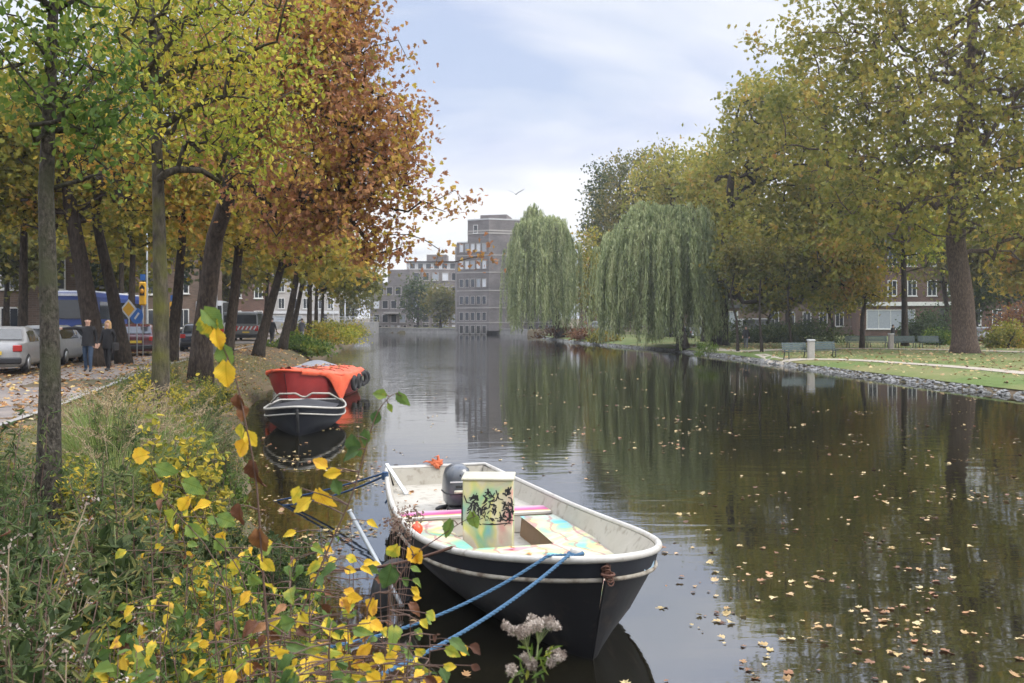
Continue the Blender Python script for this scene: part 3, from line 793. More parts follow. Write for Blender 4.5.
# ------------------------------------------------------------------ water
def water():
    m, nt, nd, lk = newmat('water')
    tc = nd.new('ShaderNodeTexCoord')
    def noi(scale, st, detail=3, dist=0):
        mp = nd.new('ShaderNodeMapping'); mp.inputs['Scale'].default_value = st; lk.new(tc.outputs['Object'], mp.inputs[0])
        n = nd.new('ShaderNodeTexNoise'); n.inputs['Scale'].default_value = scale; n.inputs['Detail'].default_value = detail; n.inputs['Distortion'].default_value = dist
        lk.new(mp.outputs[0], n.inputs['Vector']); return n.outputs[0]
    fine = noi(5.5, (.55, 1.5, 1), 4, .4); mid = noi(1.3, (.5, 1.5, 1), 3, .5)
    breeze = noi(.055, (1, .8, 1), 3)
    mr = nd.new('ShaderNodeMapRange'); mr.inputs[1].default_value = .42; mr.inputs[2].default_value = .62; mr.inputs[3].default_value = .3; mr.inputs[4].default_value = 1.0
    lk.new(breeze, mr.inputs[0])
    a = nd.new('ShaderNodeMath'); a.operation = 'MULTIPLY_ADD'; a.inputs[1].default_value = .12; lk.new(fine, a.inputs[0]); lk.new(mid, a.inputs[2])
    bp = nd.new('ShaderNodeBump'); bp.inputs['Distance'].default_value = .0075
    # a breeze ruffles one long patch in the middle of the canal
    mpb = nd.new('ShaderNodeMapping'); mpb.inputs['Location'].default_value = (.62, -1.45, 0); mpb.inputs['Scale'].default_value = (1 / 10., 1 / 55., 1); lk.new(tc.outputs['Object'], mpb.inputs[0])
    wb = nd.new('ShaderNodeTexNoise'); wb.inputs['Scale'].default_value = .12; lk.new(tc.outputs['Object'], wb.inputs['Vector'])
    ln = nd.new('ShaderNodeVectorMath'); ln.operation = 'LENGTH'; lk.new(mpb.outputs[0], ln.inputs[0])
    ad = nd.new('ShaderNodeMath'); ad.operation = 'ADD'; lk.new(ln.outputs['Value'], ad.inputs[0]); lk.new(wb.outputs[0], ad.inputs[1])
    m9 = nd.new('ShaderNodeMapRange'); m9.inputs[1].default_value = 1.0; m9.inputs[2].default_value = 1.5; m9.inputs[3].default_value = 3.2; m9.inputs[4].default_value = 0.0; lk.new(ad.outputs[0], m9.inputs[0])
    a3 = nd.new('ShaderNodeMath'); a3.operation = 'ADD'; lk.new(mr.outputs[0], a3.inputs[0]); lk.new(m9.outputs[0], a3.inputs[1])
    rg = nd.new('ShaderNodeMapRange'); rg.inputs[1].default_value = 0; rg.inputs[2].default_value = 3.2; rg.inputs[3].default_value = .03; rg.inputs[4].default_value = .09; lk.new(m9.outputs[0], rg.inputs[0])
    hs = nd.new('ShaderNodeMath'); hs.operation = 'MULTIPLY'; lk.new(a.outputs[0], hs.inputs[0]); lk.new(a3.outputs[0], hs.inputs[1])
    bp.inputs['Strength'].default_value = 1.0
    lk.new(hs.outputs[0], bp.inputs['Height'])
    b = nd.new('ShaderNodeBsdfPrincipled'); b.inputs['Roughness'].default_value = .025; b.inputs['IOR'].default_value = 4.6
    b.inputs['Base Color'].default_value = (.010, .009, .005, 1); b.inputs['Specular IOR Level'].default_value = .5
    lk.new(bp.outputs[0], b.inputs['Normal']); lk.new(rg.outputs[0], b.inputs['Roughness'])
    o = nd.new('ShaderNodeOutputMaterial'); lk.new(b.outputs[0], o.inputs[0])
    V = np.array([(-60, -58, 0), (30, -58, 0), (30, 215, 0), (-60, 215, 0)], float)
    tag(link('water', np_mesh('water', V, np.array([(0, 1, 2, 3)])), m), kind='structure')

def strip(name, line, offs, lift, mat, kind='structure', extra=0.0):
    """a sheet that follows the ground along a line, offs = sideways offsets"""
    P = np.array(line, float); t = np.gradient(P, axis=0); t /= np.linalg.norm(t, axis=1)[:, None]
    n = np.stack([-t[:, 1], t[:, 0]], 1); rows = []
    for o_ in offs: rows.append(P + n * o_)
    Q = np.stack(rows, 1).reshape(-1, 2); z = ground_z(Q) + lift
    k = len(offs); Fc = [(i * k + j, i * k + j + 1, (i + 1) * k + j + 1, (i + 1) * k + j) for i in range(len(P) - 1) for j in range(k - 1)]
    Fc = [tuple(reversed(f)) for f in Fc]
    o = link(name, np_mesh(name, np.column_stack([Q, z]), np.array(Fc)), mat)
    tag(o, kind=kind); return o

LEFT_LINE = resample(chaikin([(-6.2, -12), (-6.4, 2), (-7.3, 10), (-8.4, 17), (-10.0, 24), (-12.2, 33), (-15.4, 55), (-18.6, 87), (-23, 125), (-28, 150)]), lambda p: 2.0)
# ------------------------------------------------------------------ boats
def hull_section(t, L, B, zs, tr=.84, full=2.6, pw=.6, tm=.4):
    if t < tm: b = B * (tr + (1 - tr) * math.sin(PI / 2 * t / tm))
    else: b = B * max(0, 1 - ((t - tm) / (1 - tm)) ** full) ** pw
    return b

def boat(name, label, loc, rotz, L, B, hull_m, rail_m, in_m, sheer=(.55, .5, .85), strake_m=None, full=2.6, pw=.6, rake=.5, floor=.18, low=.66, cat='boat', group=None, rail_r=.032, band_m=None, n=34, strake_drop=.17, tr=.84, tm=.4):
    t0 = thing(name, label, cat, loc, rotz, group)
    def zs(t):
        return sheer[1] + (sheer[0] - sheer[1]) * (max(0, .45 - t) / .45) ** 2 + (sheer[2] - sheer[1]) * (max(0, t - .35) / .65) ** 2
    def half(t): return max(.012, hull_section(t, L, B, 0, tr, full, pw, tm))
    def xp(t, z, frac=1.0):
        return t * L - rake * max(0, t - .55) / .45 * (1 - max(-.4, z) / zs(t)) ** 1.0 * .8
    ts = [1 - (1 - i / (n - 1)) ** 1.5 for i in range(n)]
    st_z = lambda t: zs(t) - strake_drop
    def prof(t, side):
        b = half(t); z = zs(t); v = max(0, (t - .5) / .5)
        wl = low * (1 - .55 * v ** 1.5)          # fineness at the waterline
        pts = [(b, z), (b * (1 - .02), z - strake_drop * .5), (b * .975, st_z(t)), (b * (wl + (1 - wl) * .62), z * .38), (b * wl, .0), (b * wl * .72, -.18), (0.0, -.34)]
        return [(xp(t, zz), side * bb, zz) for bb, zz in pts]
    rings = []
    for t in ts:
        p = prof(t, -1); q = prof(t, 1)
        rings.append(p + list(reversed(q[:-1])))
    mb = MB(); mb.loft(rings, 0, True, closed=False)
    mb.add(rings[0], [tuple(range(len(rings[0])))], 0)
    hull = mb.build('hull', [hull_m], t0)
    if band_m:
        bb = MB()
        for sd in (-1, 1):
            rr = []
            for t in ts:
                b = half(t) + .004; rr.append([(xp(t, zs(t)), sd * b, zs(t)), (xp(t, st_z(t)), sd * b * .977, st_z(t))])
            bb.loft(rr, 0, True, closed=False)
        bb.build('side_band', [band_m], t0)
    # inside skin
    mb = MB(); w = .035
    for sd in (-1, 1):
        rr = []
        for t in ts:
            if t > .985: continue
            b = max(.004, half(t) - w); wl = .80 - .35 * max(0, (t - .5) / .5)
            rr.append([(xp(t, zs(t)) - w * (t > .9), sd * b, zs(t)), (xp(t, zs(t) * .5) - w, sd * (b * (wl + (1 - wl) * .6)), (zs(t) + floor) / 2), (xp(t, floor) - w, sd * b * wl, floor)])
        mb.loft(rr, 0, True, closed=False)
    b0 = half(0) - w
    mb.add([(w, -b0, zs(0)), (w, b0, zs(0)), (w + .05, b0 * .8, floor), (w + .05, -b0 * .8, floor)], [(0, 1, 2, 3)], 0)
    mb.build('inner_lining', [in_m], t0)
    # floor boards
    mb = MB(); V = []
    tf = [t for t in ts if t < .985]
    for t in tf:
        b = max(.004, half(t) - w) * (.80 - .35 * max(0, (t - .5) / .5)); V += [(xp(t, floor) - w, -b, floor), (xp(t, floor) - w, b, floor)]
    mb.add(V, [(2 * i, 2 * i + 1, 2 * i + 3, 2 * i + 2) for i in range(len(tf) - 1)], 0)
    mb.build('floor', [in_m], t0)
    # top rail runs right round
    path = [(xp(t, zs(t)), -half(t), zs(t) + .01) for t in ts] + [(xp(t, zs(t)), half(t), zs(t) + .01) for t in reversed(ts[:-1])]
    mb = MB(); mb.tube(path, rail_r, 8, closed=True); mb.build('gunwale', [rail_m], t0)
    if strake_m:
        mb = MB()
        for sd in (-1, 1):
            mb.tube([(xp(t, st_z(t)), sd * (half(t) * .978 + .012), st_z(t)) for t in ts], .02, 6)
        mb.build('strake', [strake_m], t0)
    return t0, dict(zs=zs, half=half, xp=xp, L=L, floor=floor, ts=ts, st_z=st_z)

def cut_panel(mb, D, t0, t1, z, inset=.04, n=12, thick=.02, frac=1.0, wl=.9, mat=0):
    V = []
    for i in range(n + 1):
        t = t0 + (t1 - t0) * i / n; b = max(.01, D['half'](t) - inset) * wl * frac
        V += [(D['xp'](t, z) - .03, -b, z), (D['xp'](t, z) - .03, b, z)]
    F_ = [(2 * i, 2 * i + 1, 2 * i + 3, 2 * i + 2) for i in range(n)]
    V2 = [(a, b, c - thick) for a, b, c in V]; k = len(V)
    mb.add(V + V2, F_ + [tuple(k + j for j in reversed(f)) for f in F_] + [(0, 1, k + 1, k), (k - 2, k - 1, 2 * k - 1, 2 * k - 2)], mat)

BANG = math.atan2(-.965, .262)
def near_boat():
    ang = BANG; BL = 7.15
    t0, D = boat('motor_launch', 'open black steel launch with white rail and painted deck moored in the foreground', (-1.12, 14.7, 0), ang, BL, 1.09,
                 M['hull_black'], M['rail_white'], M['white_paint'], sheer=(.60, .54, .90), strake_m=M['strake'], full=2.5, pw=.58, tr=.68, tm=.6, rake=.46, floor=.16, low=.66, band_m=M['hull_navy'])
    zs, half, xp = D['zs'], D['half'], D['xp']
    mb = MB(); cut_panel(mb, D, .62, .965, .40, wl=.86); mb.build('foredeck', [M['painted_deck']], t0)
    mb = MB(); mb.box((.62 * BL - .035, 0, .27), (.025, 1.1, .20)); mb.build('deck_riser', [M['wood']], t0)
    # side benches
    for sd in (-1, 1):
        mb = MB(); V = []; k = 10
        for i in range(k + 1):
            t = .40 + .22 * i / k; b = half(t) - .06; V += [(t * BL, sd * b * .93, .395), (t * BL, sd * (b - .50 - .1 * i / k), .395)]
        top = [(2 * i, 2 * i + 1, 2 * i + 3, 2 * i + 2) for i in range(k)]
        V2 = [(a, b, .16) for a, b, c in V]; n = len(V)
        mb.add(V, top, 0); mb.build('side_bench', [M['painted_deck']], t0)
        mb = MB(); V3 = [(a, b + sd * .02, c - .004) for a, b, c in V]; mb.add(V3 + V2, [(2 * i + 1, n + 2 * i + 1, n + 2 * i + 3, 2 * i + 3) for i in range(k)] + [(0, 1, n + 1, n)], 0)
        mb.build('bench_riser', [M['wood']], t0)
    # thwart with the pink edge, aft deck
    mb = MB(); mb.box((2.55, 0, .40), (.36, 1.86, .045), bev=.01); mb.box((2.70, 0, .28), (.03, 1.7, .22)); mb.build('thwart', [M['thwart']], t0)
    mb = MB(); cut_panel(mb, D, .012, .33, .36, wl=.93, thick=.02); mb.build('aft_deck', [M['white_paint']], t0)
    # slanting brace on the port quarter
    mb = MB(); mb.box((.45, -.66, .52), (.9, .05, .03), rot=Matrix.Rotation(R(20), 3, 'Y') @ Matrix.Rotation(R(10), 3, 'Z')); mb.build('brace', [M['lightgrey']], t0)
    # stem plate with ring and rust
    mb = MB(); xb = xp(.995, zs(1))
    mb.box((xb + .005, 0, zs(1) - .09), (.03, .06, .12), bev=.01)
    for k in range(5): mb.tube([(xb + .03 + .02 * math.sin(a + k), .03 * math.cos(a) + .012 * (k - 2), zs(1) - .06 - .03 * k + .02 * math.sin(a)) for a in [i * PI / 4 for i in range(8)]], .007, 5, closed=True)
    mb.tube([(xb + .03 + .05 * math.sin(a), .05 * math.cos(a), zs(1) - .11 + .0) for a in [i * PI / 6 for i in range(12)]], .011, 6, closed=True)
    mb.build('stem_plate', [plain('rust', (.10, .045, .03), .85, var=.4, scale=20)], t0)
    mb = MB(); mb.tube([(xp(1, z) + .006, 0, z) for z in (zs(1) - .18, .45, .2, 0, -.2)], .012, 6); mb.build('stem_bar', [M['hull_black']], t0)
    # bollard post on the foredeck that takes the ropes
    bx = .94 * BL; by_ = -.12
    mb = MB(); mb.lathe([(.035, .38), (.035, .84), (.048, .86), (.048, .90), (0.01, .91)], 12, c=(bx, by_, 0))
    mb.box((bx, by_, .78), (.04, .26, .04)); mb.build('mooring_post', [M['rail_white']], t0)
    mb = MB()
    for k in range(4):
        mb.tube([(bx + .058 * math.cos(a), .058 * math.sin(a) + by_, .78 + k * .028 + .004 * math.sin(3 * a)) for a in [i * PI / 8 for i in range(16)]], .016, 6, closed=True)
    mb.tube([(bx + .05, by_ + .05, .72), (bx + .02, by_ + .16, .75), (bx - .08, by_ + .2, .6), (bx - .1, by_ + .1, .43), (bx - .25, by_ - .1, .42)], .016, 6)
    mb.build('rope_turns', [M['rope_blue']], t0)
    # blue number plate on the starboard cheek
    mb = MB(); t = .93; b = half(t); p0 = Vector((xp(t, .7), b + .01, .74)); t2 = .965; p1 = Vector((xp(t2, .7), half(t2) + .012, .75))
    mb.add([p0 + Vector((0, 0, .05)), p1 + Vector((0, 0, .05)), p1 - Vector((0, .012, .06)), p0 - Vector((0, .012, .06))], [(0, 1, 2, 3)], 0)
    mb.build('number_plate', [plain('label_blue', (.35, .5, .62), .4)], t0)
    Mx = t0.matrix_basis if False else Matrix.Translation(t0.location) @ Matrix.Rotation(ang, 4, 'Z')
    return t0, D, Mx

BOAT, BD, BMX = near_boat()

def outboard():
    # lies tilted up over the stern, seen from the front
    t0 = thing('outboard_motor', 'dark grey outboard motor tilted up at the stern of the black launch', 'outboard motor', BMX @ Vector((2.05, -.13, .385)), BANG, None, .86)
    mb = MB(); prof = [(0.0, .20, .15, .0), (.05, .24, .18, .0), (.22, .27, .20, .0), (.42, .26, .19, .02), (.54, .20, .16, .05), (.60, .10, .09, .07)]
    rings = []
    for z, a, b, off in prof:
        rings.append([(off + math.copysign(abs(math.cos(t)) ** .6, math.cos(t)) * a, math.copysign(abs(math.sin(t)) ** .6, math.sin(t)) * b, z + .05) for t in [i * PI / 10 for i in range(20)]])
    mb.loft(rings, 0, True, True, True, True); mb.build('cowling', [M['cowl']], t0)
    mb = MB(); mb.tube([(.0 + math.copysign(abs(math.cos(t)) ** .6, math.cos(t)) * .275, math.copysign(abs(math.sin(t)) ** .6, math.sin(t)) * .203, .24) for t in [i * PI / 12 for i in range(24)]], .008, 5, closed=True); mb.tube([(.2, 0, .62), (.27, 0, .5)], .012, 5); mb.build('cowling_seam', [M['black']], t0)
    mb = MB(); mb.box((.272, -.05, .42), (.012, .2, .02)); mb.build('trim_stripe', [M['lightgrey']], t0)
    mb = MB(); mb.tube([(.02, 0, .08), (-.02, 0, -.1), (-.1, 0, -.2)], [.11, .09, .07], 10); mb.box((.12, 0, -.02), (.22, .3, .12), bev=.02)
    mb.build('mounting_bracket', [M['black']], t0)
    mb = MB(); mb.box((.32, .12, .16), (.09, .16, .34), bev=.02); mb.tube([(.30, .05, .28), (.36, -.1, .29)], .025, 8); mb.build('tiller', [M['cream']], t0)
    mb = MB(); mb.box((.268, -.02, .35), (.012, .10, .035)); mb.build('badge', [M['black']], t0)
    for sd in (-1, 1):
        mb = MB(); mb.tube([(-.05, sd * .12, .02), (-.1, sd * .22, -.02), (-.02, sd * .30, -.01)], [.03, .05, .02], 6); mb.build('clamp', [M['black']], t0)

def console_box():
    # painted box standing on the floor, front left of the middle
    p = at(489, 548, 11.0)
    t0 = thing('painted_box', 'tall pastel painted box with black brush figures standing in the black launch', 'box', (gx(489, 11.1), 11.1, .165), R(-2))
    mb = MB(); w, d, h = .55, .46, .86
    mb.box((0, 0, h / 2), (w, d, h), bev=.012); mb.build('cabinet', [M['painted_box']], t0)
    mb = MB(); mb.box((0, 0, h + .012), (w + .03, d + .03, .024), bev=.006); mb.build('lid', [M['cream']], t0)
    mb = MB(); mb.box((-w / 2 - .012, -.12, .5), (.02, .05, .3)); mb.build('hinge_strip', [M['black']], t0)
    # three loose brush figures, free black strokes lying on the front face
    mb = MB(); yf = -d / 2 - .002
    r2 = random.Random(5)
    def stroke(pts, r):
        P = [(x, yf - .001, z) for x, z in pts]
        V = []; n = len(P)
        for i, q in enumerate(P):
            a = Vector(P[min(i + 1, n - 1)]) - Vector(P[max(i - 1, 0)]); a.normalize(); s = Vector((-a.z, 0, a.x)) * r * (.5 + .8 * math.sin(PI * (i + .6) / (n + .4)))
            V += [tuple(Vector(q) + s), tuple(Vector(q) - s)]
        mb.add(V, [(2 * i, 2 * i + 1, 2 * i + 3, 2 * i + 2) for i in range(n - 1)])
    def inside(poly, x, z):
        c = False
        for (x1, z1), (x2, z2) in zip(poly, poly[1:] + poly[:1]):
            if (z1 > z) != (z2 > z) and x < (x2 - x1) * (z - z1) / (z2 - z1) + x1: c = not c
        return c
    for k, cx in enumerate((-.16, .02, .19)):
        s = (.95, 1.05, 1.15)[k]; z0 = .42; lean = (.02, -.01, .03)[k]
        hat = [(-.045, .25), (.0, .31), (.05, .25)]; body = [(-.03, .24), (.03, .24), (.075, .13), (.05, .0), (-.02, .03), (-.07, .0), (-.06, .14)]
        for poly, cnt in ((hat, 10), (body, 26)):
            P2 = [(cx + (x + lean * z * 4) * s, z0 + z * s) for x, z in poly]; got = 0
            while got < cnt:
                x = r2.uniform(cx - .12, cx + .12); z = r2.uniform(z0 - .02, z0 + .36)
                if not inside(P2, x, z): continue
                a = r2.choice((.9, 1.2, 2.1, 2.4, .2)) + r2.uniform(-.3, .3); L = r2.uniform(.015, .045)
                stroke([(x - L * math.cos(a), z - L * math.sin(a)), (x, z + .004), (x + L * math.cos(a + .5), z + L * math.sin(a + .5))], r2.uniform(.003, .009)); got += 1
        sd = (-1, 1, -1)[k]
        stroke([(cx + sd * .02, z0 + .2 * s), (cx + sd * .07, z0 + .21 * s), (cx + sd * .10, z0 + .29 * s)], .006)
        stroke([(cx - sd * .03, z0 + .18 * s), (cx - sd * .08, z0 + .14 * s), (cx - sd * .085, z0 + .06 * s)], .007)
    stroke([(.13, .52), (.15, .45), (.20, .42), (.25, .46), (.245, .52), (.2, .55), (.15, .53)], .008)
    for j in range(26):
        x = r2.uniform(-.22, .24); z = r2.uniform(.38, .46); stroke([(x, z), (x + r2.uniform(-.03, .03), z + .008), (x + r2.uniform(-.05, .05), z + r2.uniform(-.02, .02))], r2.uniform(.002, .005))
    stroke([(-.06, .385), (.05, .378), (.15, .388), (.24, .40)], .005)
    mb.build('brush_figures', [M['black']], t0)

def boat_extras():
    mb = MB()
    c = BMX @ Vector((.03, .0, .65)); pts = []
    for k in range(9):
        a = k * 2.4; pts.append((c.x + .09 * math.cos(a), c.y + .05 * math.sin(a * 1.3), c.z + .05 * math.sin(k * 1.7)))
    mb.tube(pts, [.02, .04, .05, .04, .055, .04, .05, .035, .015], 7)
    mb.tube([(c.x - .02, c.y, c.z), (c.x - .15, c.y - .02, c.z + .04), (c.x - .2, c.y, c.z + .02)], [.02, .012, .006], 5)
    mb.tube([(c.x + .03, c.y, c.z), (c.x + .02, c.y, c.z + .12), (c.x - .03, c.y - .03, c.z + .10)], [.03, .02, .006], 5)
    tag(mb.build('knotted_cloth', [M['cloth_orange']]), 'orange knotted cloth tied on the stern rail of the black launch', 'cloth')
    # rope heap on the foredeck
    mb = MB(); c = BMX @ Vector((5.75, .52, .43)); pts = []
    for k in range(60):
        a = k * .55; r = .10 + .03 * math.sin(k * .7); pts.append((c.x + r * math.cos(a), c.y + .7 * r * math.sin(a), c.z + .0012 * k + .02 * abs(math.sin(k * .9))))
    mb.tube(pts, .012, 5); tag(mb.build('rope_coil', [M['rope_brown']]), 'small brown rope coil lying on the painted foredeck', 'rope')
    mb = MB(); c = BMX @ Vector((5.3, .0, .42)); pts = [(c.x - .3 + .02 * k, c.y + .03 * math.sin(k), c.z + .008 + .006 * math.sin(k * 2)) for k in range(30)]
    mb.tube(pts, .012, 5); tag(mb.build('loose_line', [plain('line_pink', (.5, .22, .16), .8)]), 'faded reddish line lying across the painted foredeck', 'rope')
    # red ball float at the port rail
    mb = MB(); c = BMX @ Vector((3.75, -.93, .50))
    mb.lathe([(.001, -.065), (.04, -.055), (.062, -.02), (.064, .02), (.045, .05), (.02, .065), (.012, .085), (.001, .09)], 12, c=c[:])
    tag(mb.build('ball_float', [plain('float_red', (.75, .08, .03), .35)]), 'small bright red ball float inside the near rail of the black launch', 'float')

def sag(a, b, dip, n=24, tw=0):
    a = Vector(a); b = Vector(b)
    return [a.lerp(b, i / n) - Vector((0, 0, dip * 4 * (i / n) * (1 - i / n))) for i in range(n + 1)]

def twisted(mb, pts, r, twist=2.2):
    """three strands laid round one another"""
    fine = []
    for a, b in zip(pts[:-1], pts[1:]):
        for k in range(6): fine.append(Vector(a).lerp(Vector(b), k / 6))
    fine.append(Vector(pts[-1])); L = 0
    for s in range(3):
        L = 0; P = []
        for i, p in enumerate(fine):
            if i: L += (p - fine[i - 1]).length
            d = (fine[min(i + 1, len(fine) - 1)] - fine[max(i - 1, 0)]).normalized()
            u = d.cross(Vector((0, 0, 1))).normalized(); w = d.cross(u)
            a = L / r * .55 * twist / 2 + s * 2 * PI / 3
            P.append(p + (u * math.cos(a) + w * math.sin(a)) * r * .5)
        mb.tube(P, r * .62, 6)

def ropes():
    post = BMX @ Vector((.94 * 7.15, -.15, .86)); hb = BD['half']; rail = [BMX @ Vector((BD['xp'](t, 1), -hb(t), BD['zs'](t) + .055)) for t in (.966, .982)]
    e1 = Vector((gx(300, 6.2), 6.2, gz(gx(300, 6.2), 6.2) + .12)); e2 = Vector((gx(300, 4.8), 4.8, gz(gx(300, 4.8), 4.8) + .1))
    e1 = at(262, 655, 6.6); e2 = at(318, 700, 5.2)
    for q in (e1, e2): q.z = max(q.z, gz(q.x, q.y) + .03)
    mb = MB(); twisted(mb, [post, rail[0]] + sag(rail[0] + (e1 - rail[0]) * .01, e1, .16), .0125); tag(mb.build('mooring_rope', [M['rope_blue']]), 'upper blue mooring rope from the bow post of the black launch to the bank', 'rope', 'blue mooring ropes of the launch')
    mb = MB(); twisted(mb, [post + Vector((.02, .02, -.03)), rail[1]] + sag(rail[1] + (e2 - rail[1]) * .01, e2, .10), .0135); tag(mb.build('mooring_rope', [M['rope_blue']]), 'lower blue mooring rope, thicker, reaching the bank nearest the camera', 'rope', 'blue mooring ropes of the launch')
    t_ = .80; a = BMX @ Vector((BD['xp'](t_, 1), -hb(t_), BD['zs'](t_) + .05)); b = Vector((-2.3, 9.5, .45))
    mb = MB(); mb.tube([a + Vector((.25, .1, -.1)), a] + sag(a + Vector((-.02, -.02, -.005)), b, .12), .014, 6); tag(mb.build('mooring_rope', [M['rope_brown']]), 'thin rusty brown rope from the near rail of the launch to the bank', 'rope')
    a = BMX @ Vector((.75, -.86, .66)); b = Vector((gx(258, 15.5), 15.5, 0)); b.z = gz(b.x, b.y) + .05
    for dz, lab in ((0, 'upper dark blue stern rope from the launch to the left bank'), (-.04, 'lower dark blue stern rope from the launch to the left bank')):
        mb = MB(); mb.tube(sag(a + Vector((0, .02 * (dz < 0), dz)), b + Vector((0, dz * 6, 0)), .04 - dz * 2), .016, 6)
        if dz == 0:
            for k in range(5): mb.tube([(a.x + .035 * math.cos(t), a.y + .03 * math.sin(t), a.z - .02 * k) for t in [i * PI / 4 for i in range(8)]], .016, 5, closed=True)
            mb.tube([a, a + Vector((.03, -.02, -.12)), a + Vector((.08, -.1, -.3)), a + Vector((.03, -.2, -.38))], .014, 5)
        tag(mb.build('stern_rope', [M['rope_navy']]), lab, 'rope', 'dark stern ropes of the launch')
    # pole and tyre at the near side of the boat
    mb = MB(); mb.tube([at(350, 512, 10.6), at(402, 606, 9.4)], .022, 8); mb.tube([at(350, 512, 10.6), at(349, 510, 10.6)], .03, 8)
    tag(mb.build('mooring_pole', [M['galv']]), 'grey metal pole leaning in the reeds beside the launch', 'pole')
    def tyre(c, nrm, r, rr, label, parent=None, name='tyre_fender', hang=None):
        mb = MB(); n = Vector(nrm).normalized(); u = n.cross(Vector((0, 0, 1))).normalized(); w = n.cross(u)
        P = [Vector(c) + (u * math.cos(a) + w * math.sin(a)) * r for a in [i * PI / 10 for i in range(20)]]
        mb.tube(P, rr, 8, closed=True)
        if hang is not None: mb.tube([P[0].lerp(P[10], .5) - w * r, Vector(hang)], .01, 5)
        o = mb.build(name, [M['rubber']], parent)
        if parent is None: tag(o, label, 'tyre')
        return o
    tyre((-1.16, 9.75, .12), (.9, -.5, 0), .24, .085, 'black tyre fender hanging between the launch and the bank')
    return tyre

def small_boat():
    D_ = 26.0; loc = (gx(306, 30.2), 30.2, 0)
    bow = Vector((gx(297, 23.2), 23.2, 0)); st = Vector((gx(311, 28.0), 28.0, 0)); d = bow - st; ang = math.atan2(d.y, d.x)
    t0, D = boat('small_boat', 'small navy open boat with white outlined rails moored before the red barge', st, ang, d.length, 1.02, M['hull_navy'], M['rail_white'], M['black'],
                 sheer=(.5, .48, .72), strake_m=M['rail_white'], full=2.2, pw=.62, rake=.5, floor=.1, rail_r=.026, strake_drop=.16)
    # raised windscreen frame: a white bent tube
    mb = MB(); z = D['zs'](.55)
    mb.tube([(1.4, -.95, .55), (2.5, -.62, .86), (2.7, -.2, .88), (2.55, -.06, .78), (2.55, .06, .78), (2.7, .2, .88), (2.5, .62, .86), (1.4, .95, .55)], .028, 6)
    mb.build('screen_frame', [M['white_paint']], t0)
    mb = MB(); mb.loft([[(1.45, -.85, .5), (1.45, 0, .66), (1.45, .85, .5)], [(3.2, -.8, .56), (3.2, 0, .72), (3.2, .8, .56)], [(4.3, -.35, .62), (4.3, 0, .70), (4.3, .35, .62)]], 0, True, closed=False)
    mb.build('cover', [plain('cover_dark', (.03, .032, .04), .7, var=.4, scale=3)], t0)
    mb = MB(); mb.tube([(D['xp'](1, z_) + .03, 0, z_) for z_ in (.66, .4, .1)], .035, 8); mb.build('bow_fender', [M['rubber']], t0)

def plainc2(n, c):
    M[n] = plain(n, c, .9); return M[n]

